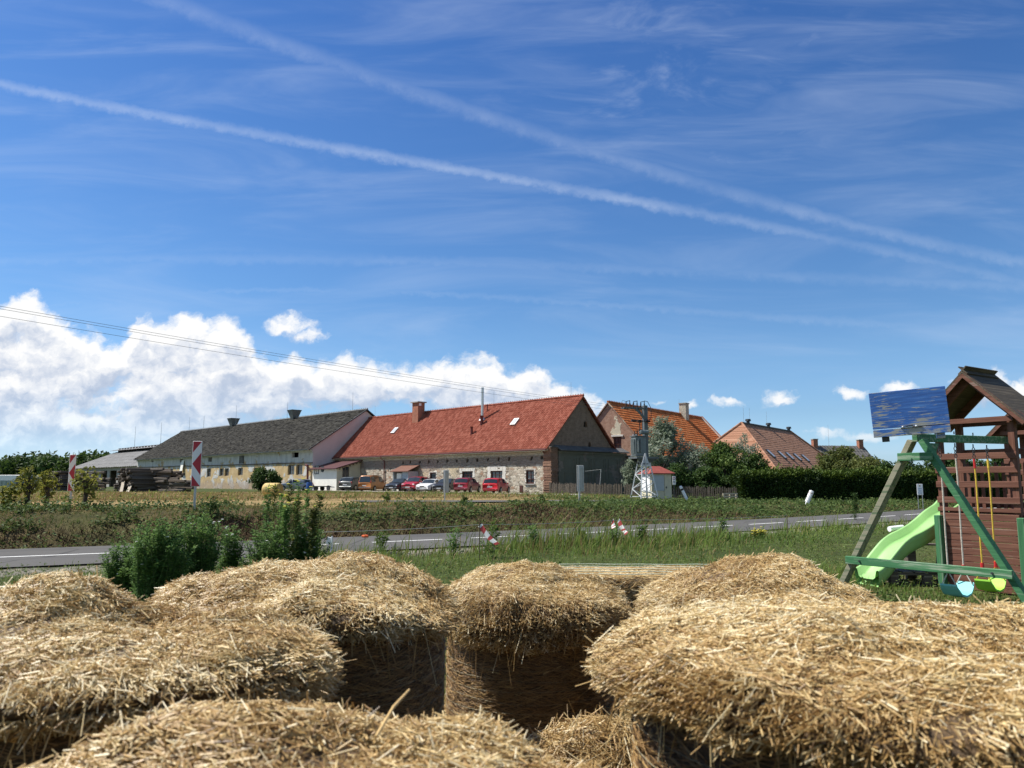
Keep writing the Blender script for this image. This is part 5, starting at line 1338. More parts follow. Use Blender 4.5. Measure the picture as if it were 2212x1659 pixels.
M['vent'] = m_plain('sheet_metal', (.16, .175, .18), .5, .4)
barn()

# ---------------- open cattle shed with a raised ridge, far left
def cattle_shed():
    o = at(300, 1040, 152); fr = Frame((o.x, o.y, .6), (.695, -.719), 'cattle_shed', 'far grey corrugated shed with a raised ridge vent behind the log piles'); r = fr.root
    L = -fr.lx(157, 0, 1012); W = 26; ez_ = fr.z(1012, -L) ; y1 = 9.6; z1 = fr.z(976, -L * .8, y1); rz = fr.z(963, -L * .75, W / 2)
    mb = MB(); mb.panel(rect(-L, -.5, 6, ez_), [rect(-L + 3 + 6.2 * k, -.4, -L + 7.5 + 6.2 * k, ez_ - .8) for k in range(int((L) / 6.5))], (0, 0, 0), (1, 0, 0), (0, 0, 1), (0, 1, 0), .25)
    mb.poly([(-L, 0, -.5), (-L, 0, ez_), (-L, y1, z1), (-L, W - y1, z1), (-L, W, ez_), (-L, W, -.5)]); mb.poly([(6, 0, -.5), (6, W, -.5), (6, W, ez_), (6, W - y1, z1), (6, y1, z1), (6, 0, ez_)]); mb.quad((6, W, -.5), (-L, W, -.5), (-L, W, ez_), (6, W, ez_)); mb.build('wall', M['concrete'], r)
    tiles('roof', r, -L - .5, 6.4, (-.9, ez_ - .2), (y1, z1 + .1), 1.1, 2.4, .10, .05, M['cement'])
    tiles('roof_rear', r, -L - .5, 6.4, (W + .9, ez_ - .2), (W - y1, z1 + .1), 1.1, 2.4, .10, .05, M['cement'])
    mb = MB(); mb.box((-L / 2 + 3, y1 + .3, (z1 + rz - 1.0) / 2), (L + 6, .1, rz - z1 + .2)); mb.build('vent_gap', M['dark'], r)
    mb = MB(); n = 26
    for k in range(n): mb.box((-L + (L + 6) * (k + .5) / n, y1 + .1, z1 + .75), (.35, .12, .45))
    mb.build('vent_blocks', M['white_plastic'], r)
    tiles('ridge_roof', r, -L - .9, 6.4, (y1 - 1.3, rz - 1.15), (W / 2, rz), 1.1, 2.2, .10, .05, M['cement'])
    tiles('ridge_roof_rear', r, -L - .9, 6.4, (W - y1 + 1.3, rz - 1.15), (W / 2, rz), 1.1, 2.2, .10, .05, M['cement'])
    MB().prism([(-L - .6, -.9, ez_ - .32), (-L - .6, y1, z1 - .05), (-L - .6, y1, z1 + .15), (-L - .6, -.9, ez_ - .1)], (.15, 0, 0)).build('verge_board', M['brown_frame'], r)
    for k in (0, .42, 1.0): rod(r, -L + 2 + (L - 4) * k, W / 2, rz, 5.2, .05)
cattle_shed()

# ---------------- orange roofed brick house
A0 = at(1317, 1060, 88)
def gable_house():
    rdir = Vector((.591, .806, 0)); q = Vector((.806, -.591, 0)); hw = 5.1
    o = Vector((A0.x, A0.y, 0)) + q * hw
    fr = Frame((o.x, o.y, .6), rdir, 'brick_house', 'old brick house with an orange tiled roof and a gable of patchy plaster'); r = fr.root
    L, W = 27.0, 2 * hw; rz = fr.z(873, 0, hw); ez_ = rz - 5.6
    wy = sorted((fr.ly(1325.5, 0, 960), fr.ly(1342.5, 0, 960))); z0, z1 = fr.z(976, 0, wy[0]), fr.z(943, 0, wy[0])
    mb = MB(); mb.panel([(0, -.5), (W, -.5), (W, ez_), (hw, rz), (0, ez_)], [rect(wy[0], z0, wy[1], z1)], (0, 0, 0), (0, 1, 0), (0, 0, 1), (1, 0, 0), .25)
    mb.quad((0, 0, -.5), (L, 0, -.5), (L, 0, ez_), (0, 0, ez_)); mb.quad((L, W, -.5), (0, W, -.5), (0, W, ez_), (L, W, ez_)); mb.poly([(L, 0, -.5), (L, W, -.5), (L, W, ez_), (L, hw, rz), (L, 0, ez_)])
    mb.build('wall', M['orange_gable'], r)
    w = window(r, wy[0], wy[1], z0, z1, 0, M['brown_frame'], 2, 2, .14, axis='y', at_x=.15, sgn=-1)
    MB().box((-.03, (wy[0] + wy[1]) / 2, z1 + .12), (.12, wy[1] - wy[0] + .5, .20)).build('lintel', M['white_rough'], w)
    rf = tiles('roof', r, -.12, L + .1, (-.5, ez_ - .4), (hw, rz + .22), .34, .42, .05, .045, M['tile_orange'])
    tiles('rear_slope', rf, -.12, L + .1, (W + .5, ez_ - .4), (hw, rz + .22), .8, .8, .0, .05, M['tile_orange'], True)
    ridge_tiles('ridge_tiles', rf, -.1, L + .1, hw, rz + .28, M['tile_orange'], .13, .4)
    MB().prism([(-.16, -.5, ez_ - .52), (-.16, hw, rz + .10), (-.16, W + .5, ez_ - .52), (-.16, W + .5, ez_ - .36), (-.16, hw, rz + .26), (-.16, -.5, ez_ - .36)], (.14, 0, 0)).build('verge_board', M['orange_gable'], rf)
    MB().prism([(L + .0, -.55, ez_ - .42), (L + .0, hw, rz + .26), (L + .0, hw, rz + .44), (L + .0, -.55, ez_ - .2)], (.30, 0, 0)).build('parapet', M['white_rough'], rf)
    MB().prism([(L + .30, -.55, ez_ - .42), (L + .30, hw, rz + .26), (L + .30, hw, rz + .50), (L + .30, -.55, ez_ - .14)], (.35, 0, 0)).build('parapet_tiles', M['tile_orange'], rf)
    x = fr.lx(1474, hw, 915); mb = MB(); mb.box((x, hw - .3, rz + .35), (1.05, .95, 2.7)); c = mb.build('chimney', M['chim_pale'], r)
    MB().box((x, hw - .3, rz + 1.74), (1.2, 1.1, .12)).build('cap', M['concrete'], c)
    rod(r, x - .9, hw, rz + .3, 2.0, .02)
gable_house()
# ---------------- hipped roof house
def hip_house():
    rdir = Vector((.591, .806, 0)); q = Vector((.806, -.591, 0)); a0 = at(1607.5, 1060, 105)
    a, hw, Lr = 7.0, 6.6, 22.0
    o = Vector((a0.x, a0.y, 0)) - rdir * a + q * hw
    fr = Frame((o.x, o.y, .4), rdir, 'hipped_house', 'house with a brown hipped tile roof, pink on its sunlit end, above the hedge'); r = fr.root
    L, W = Lr + 2 * a, 2 * hw; rz = fr.z(914, a, hw); ez_ = fr.z(1014, 0, 0)
    MB().box((L / 2, hw, ez_ / 2 - .2), (L - .9, W - .9, ez_ + .3)).build('wall', M['cream'], r)
    E = [(0, 0), (L, 0), (L, W), (0, W)]; Rg = [(a, hw), (L - a, hw)]
    def face(e0, e1, r0, r1, name, parent):
        V = []; Fs = []; n = 21; m_ = 40
        n0 = Vector((e1[0] - e0[0], e1[1] - e0[1], 0)).normalized(); out = Vector((n0.y, -n0.x, 0))
        for i in range(n):
            for f, up_ in ((i / n, .022), ((i + .995) / n, 0)):
                for j in range(m_ + 1):
                    k = j / m_
                    A = Vector((e0[0] + (r0[0] - e0[0]) * f, e0[1] + (r0[1] - e0[1]) * f, ez_ + (rz - ez_) * f)); Bp = Vector((e1[0] + (r1[0] - e1[0]) * f, e1[1] + (r1[1] - e1[1]) * f, ez_ + (rz - ez_) * f))
                    p = A.lerp(Bp, k) + (out * .75 + Vector((0, 0, .65))) * (up_ + random.uniform(-.006, .006)); V.append(p)
        for i in range(2 * n - 1):
            for j in range(m_): Fs.append((i * (m_ + 1) + j, i * (m_ + 1) + j + 1, (i + 1) * (m_ + 1) + j + 1, (i + 1) * (m_ + 1) + j))
        return npmesh(name, np.array([tuple(v) for v in V]), np.array(Fs), M['tile_pink'], parent)
    rf = face(E[0], E[1], Rg[0], Rg[1], 'roof', r)
    face(E[1], E[2], Rg[1], Rg[1], 'hip_end', rf); face(E[2], E[3], Rg[1], Rg[0], 'rear_slope', rf)
    h = face(E[3], E[0], Rg[0], Rg[0], 'hip_end', rf); h['label'] = 'sunlit pink hip end'
    mb = MB(); mb.tube([(a, hw, rz + .05), (L - a, hw, rz + .05)], .16, 8)
    rf2 = mb.build('ridge_tiles', M['cement_dark'], rf)
    mb = MB()
    for e, xr in ((E[0], a), (E[3], a), (E[1], L - a), (E[2], L - a)): MB().tube([(e[0], e[1], ez_ + .08), (xr, hw, rz + .08)], .15, 7).build('hip_tiles', M['tile_pink'], rf)
    for zx, zy in ((957, 315), (1178, 356), (1396, 395)):
        x = fr.lx(1426.4 + zx * .1984, hw, 920); MB().tube([(x, hw, rz), (x, hw, rz + .42), (x, hw, rz + .44), (x, hw, rz + .72)], [.24, .24, .42, .36], 10).build('roof_vent', M['dark_metal'], r)
    nn = Vector((0, -(rz - ez_), hw)).normalized(); sl = Vector((0, hw, rz - ez_)).normalized()
    for zx, zy in ((1200, 658), (1322, 672), (1407, 684), (1490, 695), (1577, 706)):
        p = fr.hit(1426.4 + zx * .1984, 850.3 + zy * .1984, (0, 0, ez_ + .1), nn); Mx = Matrix((Vector((1, 0, 0)), sl, nn)).transposed()
        f = MB().box(p + nn * .06, (.78, 1.5, .16), Mx).build('roof_light', M['dark_metal'], r)
        MB().box(p + nn * .15, (.60, 1.25, .02), Mx).build('pane', M['skyglass'], f)
    for zx in (910, 975, 1160): rod(r, fr.lx(1426.4 + zx * .1984, hw, 920), hw, rz, 2.4, .02)
hip_house()
def far_house():
    o = at(1766, 1040, 150); fr = Frame((o.x, o.y, .4), (.97, .24), 'grey_roof_house', 'distant house with a grey corrugated roof and two brick chimneys'); r = fr.root
    L = fr.lx(1862, 4.5, 980); W = 9; rz = fr.z(963, 0, 4.5); ez_ = rz - 4.2
    mb = MB(); mb.box((L / 2, 4.5, ez_ / 2), (L, W, ez_ + .6)); mb.poly([(0, 0, ez_), (0, 4.5, rz), (0, 9, ez_)]); mb.poly([(L, 0, ez_), (L, 9, ez_), (L, 4.5, rz)]); mb.build('wall', M['cream'], r)
    rf = tiles('roof', r, -.4, L + .4, (-.6, ez_ - .3), (4.5, rz + .1), .7, 1.6, .07, .05, M['cement_dark']); tiles('rear_slope', rf, -.4, L + .4, (9.6, ez_ - .3), (4.5, rz + .1), .7, 1.6, .07, .05, M['cement_dark'])
    for px in (1760, 1858):
        x = fr.lx(px, 4.2, 965); c = MB().box((x, 4.2, rz + .2), (1.0, .8, 2.2)).build('chimney', M['chim_red'], r); MB().box((x, 4.2, rz + 1.34), (1.2, 1.0, .14)).build('cap', M['concrete'], c)
    rod(r, L * .45, 4.5, rz, 4.3, .03)
far_house()
# ---------------- transformer hut
def hut():
    o = at(1408, 1078, 54); gzl = tz(o.x, o.y)
    fr = Frame((o.x, o.y, gzl), (.955, .295), 'transformer_hut', 'small cream substation hut with a red roof beside the transformer tower'); r = fr.root
    w, d = fr.lx(1451, 0, 1060), 1.5; h = fr.z(1022, 0) 
    mb = MB(); mb.box((w / 2, d / 2, h / 2 - .1), (w, d, h + .2)); mb.build('wall', M['cream'], r)
    mb = MB(); mb.box((.36 * w, -.03, h * .62), (.50 * w, .06, h * .60)); mb.build('cabinet', M['panel_grey'], r)
    f = MB().box((.80 * w, -.02, h * .47), (.32 * w, .04, h * .90)).build('door', M['cream'], r); MB().box((.72 * w, -.06, h * .45), (.06, .05, .12)).build('handle', M['dark_metal'], f)
    MB().box((-.03, d * .5, h * .6), (.05, d * .8, h * .62)).build('side_cabinet', M['white_plastic'], r)
    e = .20; zt = h + .50; mb = MB()
    mb.add([(-e, -e, h), (w + e, -e, h), (w + e, d + e, h), (-e, d + e, h), (w * .3, d / 2, zt), (w * .7, d / 2, zt), (-e, -e, h - .06), (w + e, -e, h - .06), (w + e, d + e, h - .06), (-e, d + e, h - .06)], [(0, 1, 5, 4), (1, 2, 5), (2, 3, 4, 5), (3, 0, 4), (6, 7, 1, 0), (7, 8, 2, 1), (8, 9, 3, 2), (9, 6, 0, 3), (9, 8, 7, 6)])
    mb.build('roof', m_plain('red_felt_roof', (.24, .055, .04), .7), r)
hut()
# ------------------------------------------------------------------ cars
def m_paint(name, col, rough=.28, metal=0.0):
    m, t, b, oc = mat(name)
    n = t.noise(oc, 2.5, 4)
    t.put(b.inputs['Base Color'], t.mix(t.math('MULTIPLY', t.step(n, .45, .8), .25), col, sc3(col, .7)))
    b.inputs['Roughness'].default_value = rough; b.inputs['Metallic'].default_value = metal; b.inputs['Coat Weight'].default_value = .5; b.inputs['Coat Roughness'].default_value = .08
    return m
M['tyre'] = m_plain('tyre_rubber', (.018, .018, .018), .85)
M['rim'] = m_plain('wheel_rim', (.38, .39, .40), .35, .7)
M['car_glass'] = m_plain('car_glass', (.020, .026, .030), .05, var=.1, bump=0, spec=.9)
M['lamp'] = m_plain('headlamp_glass', (.62, .64, .65), .12, var=.05, bump=0, spec=.8)
M['tail'] = m_plain('tail_lamp', (.42, .02, .02), .2, bump=0)
M['black_plastic'] = m_plain('black_plastic', (.025, .025, .027), .6)
M['plate'] = m_plain('number_plate', (.78, .78, .76), .5, var=.03)
CARS = {
 'hatch': (3.95, 1.66, 1.46, [(.5, .40, 0, .86), (.465, .52, 0, .96), (.36, .57, 0, 1), (.235, .62, 0, 1), (.07, .64, .965, 1), (-.10, .645, 1.0, 1), (-.12, .645, 1.0, 1), (-.30, .66, .985, 1), (-.335, .665, .98, 1), (-.425, .68, .93, .98), (-.478, .66, 0, .96), (-.5, .56, 0, .92)], (3, 4, 5, 7), (3,), (9,)),
 'sedan': (4.5, 1.74, 1.44, [(.5, .40, 0, .84), (.47, .52, 0, .95), (.36, .60, 0, 1), (.20, .65, 0, 1), (.045, .66, .97, 1), (-.085, .66, 1.0, 1), (-.105, .66, 1.0, 1), (-.23, .67, .97, 1), (-.26, .67, .955, 1), (-.385, .70, 0, 1), (-.48, .69, 0, .96), (-.5, .58, 0, .90)], (3, 4, 5, 7), (3,), (8,)),
 'wagon': (4.6, 1.74, 1.45, [(.5, .38, 0, .84), (.47, .50, 0, .95), (.36, .58, 0, 1), (.21, .63, 0, 1), (.06, .64, .97, 1), (-.07, .64, 1.0, 1), (-.09, .64, 1.0, 1), (-.24, .65, .99, 1), (-.26, .65, .985, 1), (-.41, .67, .93, .98), (-.475, .66, 0, .96), (-.5, .55, 0, .92)], (3, 4, 5, 7, 8), (3,), (9,)),
 'van': (4.3, 1.80, 1.82, [(.5, .36, 0, .86), (.465, .45, 0, .96), (.37, .50, 0, 1), (.285, .55, 0, 1), (.16, .56, .96, 1), (.0, .56, .995, 1), (-.03, .56, 1.0, 1), (-.22, .56, 1.0, 1), (-.25, .56, 1.0, 1), (-.46, .56, .97, .97), (-.49, .55, 0, .96), (-.5, .50, 0, .95)], (3, 4, 5, 7, 8), (3,), (9,)),
}
def make_car(kind, paint, label, sc=.90, roof_rails=False):
    L, W, H, st, side, front, rear = CARS[kind]; w = W / 2
    r = empty('parked_car'); tag(r, label, 'car', 'cars parked before the old buildings')
    secs = []
    for xf, zb, zt, wf in st:
        zb *= H; t_ = zt * H if zt else zb + .012; k = (t_ - zb) / H
        ws = w * wf; zs = .20 + (.06 if abs(xf) > .46 else 0)
        half = [(ws * .90, zs), (ws * .985, zs + .14), (ws, zb * .72), (ws * .965, zb), (ws * (.95 - .42 * k), t_ - .02 * (k > .05)), (ws * (.66 - .2 * k), t_ + .025), (0, t_ + .04)]
        secs.append([(xf * L, -y, z) for y, z in half] + [(xf * L, y, z) for y, z in half[-2::-1]])
    n = 13; V = [p for s in secs for p in s]
    body = MB(); win = []
    Fb = []
    for i in range(len(st) - 1):
        for k in range(n - 1):
            f = (i * n + k, (i + 1) * n + k, (i + 1) * n + k + 1, i * n + k + 1)
            isw = (k in (3, 8) and i in side) or (k in (4, 5, 6, 7) and (i in front or i in rear))
            Fb.append(f[::-1])
            if isw: win.append((i, k, f))
    Fb += [tuple(range(n)), tuple(range((len(st) - 1) * n + n - 1, (len(st) - 1) * n - 1, -1))]
    Fb += [(i * n, i * n + n - 1, (i + 1) * n + n - 1, (i + 1) * n) for i in range(len(st) - 1)]
    body.add(V, Fb); b = body.build('body', paint, r, smooth=False)
    for p in b.data.polygons: p.use_smooth = True
    # windows, set a hair proud of the shell and drawn in from its pillars
    groups = {'windscreen': [f for f in win if f[0] in front and f[1] in (4, 5, 6, 7)], 'rear_window': [f for f in win if f[0] in rear and f[1] in (4, 5, 6, 7)]}
    def glass(quads, name, shrink):
        mb = MB()
        for q in quads:
            q = [Vector(p) for p in q]; c = sum(q, Vector()) / 4; nn = (q[1] - q[0]).cross(q[3] - q[0]).normalized()
            if nn.dot(c - Vector((c.x * .9, 0, H * .45))) < 0: nn = -nn
            mb.poly([c + (p - c) * shrink + nn * .009 for p in q])
        return mb.build(name, M['car_glass'], r)
    for nm, fs in groups.items():
        if not fs: continue
        i = fs[0][0]; A, B = i * n, (i + 1) * n
        q = [V[A + 4], V[B + 4], V[B + 8], V[A + 8]]
        q1 = [V[A + 4], V[B + 4], V[B + 6], V[A + 6]]; q2 = [V[A + 6], V[B + 6], V[B + 8], V[A + 8]]
        mb = MB()
        for qq, sg in ((q1, 1), (q2, -1)):
            qq = [Vector(p) for p in qq]; c = sum([Vector(p) for p in q], Vector()) / 4; nn = (qq[1] - qq[0]).cross(qq[3] - qq[0]).normalized()
            if nn.z < 0: nn = -nn
            mb.poly([c + (p - c) * .92 + nn * .03 for p in qq])
        mb.build(nm, M['car_glass'], r)
    for s, k in ((-1, 3), (1, 8)):
        for i, kk, f in win:
            if kk == k: glass([[V[j] for j in f]], 'side_window', .86)
    # wheels, lamps, plates, mirrors, bumpers
    for sx in (.305, -.295):
        for s in (-1, 1):
            MB().cyl((sx * L, s * (w - .075), .335), .345, .17, 18, 'y').build('wheel_arch', M['black_plastic'], r)
            tb = MB().cyl((sx * L, s * (w - .07), .30), .30, .19, 18, 'y').build('wheel', M['tyre'], r)
            MB().cyl((sx * L, s * (w + .028), .30), .20, .012, 14, 'y').build('rim', M['rim'], tb)
    fz, rz2 = st[1][1] * H, st[-2][1] * H
    for s in (-1, 1):
        MB().box((L * .472, s * w * .66, fz - .085), (.12, w * .42, .14), Matrix.Rotation(s * -.30, 3, 'Z'), bev=.03).build('headlight', M['lamp'], r)
        MB().box((-L * .482, s * w * .84, rz2 - (.12 if kind != 'van' else .02)), (.08, w * .20, .24 if kind != 'van' else .42), bev=.02).build('tail_light', M['tail'], r)
        MB().box((L * .17, s * (w + .07), st[3][1] * H + .06), (.10, .16, .13), bev=.03).build('wing_mirror', paint, r)
    mb = MB(); mb.box((L * .495, 0, .36), (.10, w * 1.55, .11), bev=.03); mb.build('front_bumper', M['black_plastic'] , r)
    mb = MB(); mb.box((-L * .497, 0, .40), (.10, w * 1.75, .13), bev=.03); mb.build('rear_bumper', paint if kind == 'hatch' else M['black_plastic'], r)
    MB().box((L * .508, 0, fz - .10), (.03, w * .62, .10)).build('grille', M['black_plastic'], r)
    MB().box((L * .512, 0, .40), (.02, .50, .105)).build('number_plate', M['plate'], r)
    MB().box((-L * .512, 0, rz2 * .66 if kind != 'sedan' else .62), (.02, .50, .105)).build('number_plate', M['plate'], r)
    if kind == 'van':
        for s in (-1, 1): MB().box((-.1, s * w * .62, H + .05), (L * .55, .04, .04)).build('roof_rail', M['black_plastic'], r)
    r.scale = (sc, sc, sc)
    return r
carlist = [
 ('hatch', m_paint('bright_red_paint', (.42, .012, .022)), 'bright red hatchback nearest the stone corner, seen from behind', 1073, 71.0, 1, .94),
 ('hatch', m_paint('dark_red_paint', (.20, .014, .030)), 'older dark red boxy hatchback beside the bright red one', 1010, 74.0, 1, .93),
 ('sedan', m_paint('black_paint', (.016, .018, .022)), 'black saloon half hidden behind the grey sign post', 966, 77.5, -1, .90),
 ('sedan', m_paint('white_paint', (.72, .73, .74)), 'white saloon facing the field', 930, 80, -1, .90),
 ('hatch', m_paint('crimson_paint', (.34, .014, .03)), 'red car facing the field between the white and the black saloon', 899, 83, -1, 1.02),
 ('sedan', m_paint('blue_black_paint', (.018, .024, .034)), 'dark blue black saloon before the small porch', 864, 85.5, -1, .92),
 ('van', m_paint('orange_brown_paint', (.36, .145, .040), .3, .2), 'orange brown high roofed van seen from behind', 806, 88.5, 1, .95),
 ('hatch', m_paint('slate_grey_paint', (.085, .10, .105), .3, .3), 'slate grey tall hatchback beside the white annex', 765, 92, 1, 1.08),
 ('wagon', m_paint('silver_blue_paint', (.33, .345, .36), .35, .3), 'silver blue estate car before the peeling barn', 634, 92, 0, .95),
]
for kind, paint, lab, px, d, way, sc in carlist:
    c = make_car(kind, paint, lab, sc); p = at(px, 1058, d)
    ang = math.atan2(.95, .31) if way == 1 else math.atan2(-.95, -.33) if way == -1 else R(203)
    c.location = (p.x, p.y, max(tz(p.x, p.y), .6)); c.rotation_euler = (0, 0, ang)
def barrel_and_trailer():
    p = at(668, 1056, 90); z = tz(p.x, p.y)
    o = MB().tube([(0, 0, 0), (0, 0, .1), (0, 0, .45), (0, 0, .85), (0, 0, .95)], [.28, .32, .35, .32, .29], 14).build('blue_barrel', m_plain('blue_plastic', (.03, .09, .30), .4)); o.location = (p.x, p.y, z); tag(o, 'blue plastic barrel beside the estate car', 'barrel')
    p = at(691, 1056, 88); r = empty('flat_trailer', (p.x, p.y, tz(p.x, p.y)), R(-20)); tag(r, 'small dark flat trailer by the white annex', 'trailer')
    MB().box((0, 0, .48), (2.2, 1.1, .10)).build('bed', M['black_plastic'], r); MB().beam((1.1, 0, .45), (1.9, 0, .40), .08, .08).build('drawbar', M['dark_metal'], r)
    for s in (-1, 1): MB().cyl((-.1, s * .62, .27), .27, .15, 14, 'y').build('wheel', M['tyre'], r)
barrel_and_trailer()
def field_bale():
    p = at(588, 1072, 52.5); z = tz(p.x, p.y); Rb, L = .46, 1.15
    r = empty('round_straw_bale', (p.x, p.y, z), R(-18)); tag(r, 'golden round straw bale lying on the stubble field before the barn', 'straw bale')
    mb = MB(); xs = [-L / 2, -L / 2 + .02, -L / 2 + .08, -.2, 0, .2, L / 2 - .08, L / 2 - .02, L / 2]; rs = [.05, .90, .985, 1, .99, 1, .985, .90, .05]
    mb.tube([(x, 0, Rb) for x in xs], [Rb * k for k in rs], 32, cap=False); b = mb.build('core', M['bale_far'], r, smooth=True)
    mb = MB()
    for k in range(6):
        rr = Rb * (.92 - .14 * k); mb.tube([(L / 2 + .004, rr * math.cos(a), Rb + rr * math.sin(a)) for a in [6.283 * j / 24 for j in range(24)]], .012, 4, closed=True)
    mb.build('spiral_end', M['bale_far'], r)
M['bale_far'] = m_plain('golden_straw', (.50, .37, .14), .8, var=.3, scale=9, bump=.5, bscale=40)
field_bale()

# ------------------------------------------------------------------ road signs and posts
M['sign_white'] = m_plain('sign_white', (.78, .78, .77), .5, var=.05); M['sign_red'] = m_plain('sign_red', (.42, .03, .045), .5, var=.08); M['sign_back'] = m_plain('sign_back_aluminium', (.46, .46, .45), .5, .3, var=.08)
def hazard(px, pyb, pyt, pyf, d, width, label, rz, lean=0.0):
    b = at(px, pyf, d); z = tz(b.x, b.y); r = empty('hazard_marker', (b.x, b.y, z), rz); r.rotation_euler = (0, lean, rz)
    tag(r, label, 'road sign', 'red and white hazard markers')
    z0, z1 = zat(pyb, d) - z, zat(pyt, d) - z; h = z1 - z0
    MB().box((0, .045, (z0 + z1) / 2 - .2), (.07, .07, z0 + z1 + .3 - (z0 + z1) * .0 if False else z1 + .25)).build('post', M['steel'], r)
    r.children[0].location = (0, 0, -((z0 + z1) / 2 - .2) + z1 / 2 - .14)
    MB().box((0, 0, (z0 + z1) / 2), (width, .02, h), bev=.012).build('panel', M['sign_white'], r)
    mb = MB(); w = width / 2 - .012; y = -.0135
    # red saw-tooth: half bands pointing to one side
    def tri(a, b_, c): mb.prism([(p[0], y, p[1]) for p in (a, b_, c)], (0, .002, 0))
    tri((-w, z1 - .012), (w, z1 - .012), (-w, z1 - h * .25)); 
    tri((w, z1 - h * .27), (-w, z1 - h * .50), (w, z1 - h * .73)) if False else tri((w, z1 - h * .25), (-w, z1 - h * .50), (w, z1 - h * .75))
    tri((-w, z0 + h * .25), (w, z0 + .012), (-w, z0 + .012))
    mb.build('red_band', M['sign_red'], r)
    return r
hazard(420, 1051, 953, 1092, 24, .27, 'nearer red and white hazard marker, beside the tall green weeds', R(24))
hazard(151, 1061, 982, 1084, 30, .23, 'farther red and white hazard marker at the left, among young maples', R(12))
def sign_from_behind(px, pyf, pyb, pyt, d, w, label, rz):
    b = at(px, pyf, d); z = tz(b.x, b.y); r = empty('sign_post', (b.x, b.y, z), rz); tag(r, label, 'road sign', 'road signs seen from behind')
    z0, z1 = zat(pyb, d) - z, zat(pyt, d) - z; h = z1 - z0
    MB().tube([(-w * .22, -.06, -.1), (-w * .22, -.06, z1 - .03)], .045, 10).build('post', M['steel'], r)
    MB().box((0, 0, (z0 + z1) / 2), (w, .025, h), bev=.012).build('panel', M['sign_back'], r)
    mb = MB()
    for s in (-1, 1): mb.box((s * (w / 2 - .018), -.03, (z0 + z1) / 2), (.036, .04, h - .05))
    for k in (.12, .88): mb.box((0, -.03, z0 + h * k), (w - .05, .035, .05))
    mb.build('stiffener', M['steel'], r)
sign_from_behind(963, 1076, 1064.5, 1015.5, 43.0, .30, 'grey back of a narrow road sign before the parked cars', R(10))
sign_from_behind(1254, 1091, 1062, 1005, 37.0, .34, 'grey back of a taller road sign before the gable', R(14))
def tri_sign():
    b = at(1396, 1077, 48); z = tz(b.x, b.y); r = empty('warning_sign', (b.x, b.y, z), R(20)); tag(r, 'grey back of a triangular warning sign before the transformer tower', 'road sign')
    z0, z1 = zat(1007, 48) - z, zat(979, 48) - z; h = z1 - z0; w = h * .78
    MB().tube([(0, -.05, -.1), (0, -.05, z1 - .02)], .04, 10).build('post', M['steel'], r)
    mb = MB(); mb.prism([(-w / 2, 0, z0), (w / 2, 0, z0), (.03, 0, z1), (-.03, 0, z1)], (0, .02, 0)); mb.build('panel', m_plain('sign_back_pale', (.55, .57, .60), .5, .2), r)
    MB().box((0, -.02, z0 + h * .18), (w * .6, .03, .05)).build('bracket', M['dark_metal'], r)
tri_sign()
def bollard(px0, py0, px1, py1, d, label, rad, black):
    a = at(px0, py0, d); c = at(px1, py1, d); g = tz(a.x, a.y); a.z = min(a.z, g); r = empty('marker_post', a); tag(r, label, 'marker post', 'leaning white marker posts')
    v = c - a
    MB().tube([Vector((0, 0, 0)), v * .97, v], [rad, rad, rad * .55], 10).build('post', M['white_plastic'], r)
    if black: MB().tube([v * .70, v * .82], rad * 1.06, 10).build('reflector_band', M['black_plastic'], r)
    else: MB().tube([v * .80, v * .84], rad * 1.04, 8).build('rust_band', M['chim_red'], r)
bollard(1484, 1064, 1469.5, 1054 - 4, 52, 'white marker post with a black band leaning left beside the hut', .10, True)
bollard(1740, 1084, 1754, 1060, 45, 'chipped white marker post leaning right before the dark hedge', .13, False)
def hut_notice():
    b = at(1457, 1066, 57); z = tz(b.x, b.y); r = empty('notice_sign', (b.x, b.y, z), R(5)); tag(r, 'small white notice with a ring on a post beside the hut', 'sign')
    zc = zat(1038, 57) - z; MB().box((0, .03, zc / 2 + .2), (.06, .04, zc + .7)).build('post', M['dark_metal'], r); MB().box((0, 0, zc), (.24, .03, .62), bev=.006).build('panel', M['white_plastic'], r)
    mb = MB(); mb.tube([(.085 * math.cos(a), -.018, zc + .16 + .085 * math.sin(a)) for a in [6.283 * j / 14 for j in range(14)]], .016, 4, closed=True); mb.build('ring_mark', M['sign_red'], r)
    mb = MB(); mb.box((0, -.017, zc - .08), (.16, .003, .03)); mb.box((0, -.017, zc - .16), (.12, .003, .03)); mb.build('lettering', M['black_plastic'], r)
hut_notice()

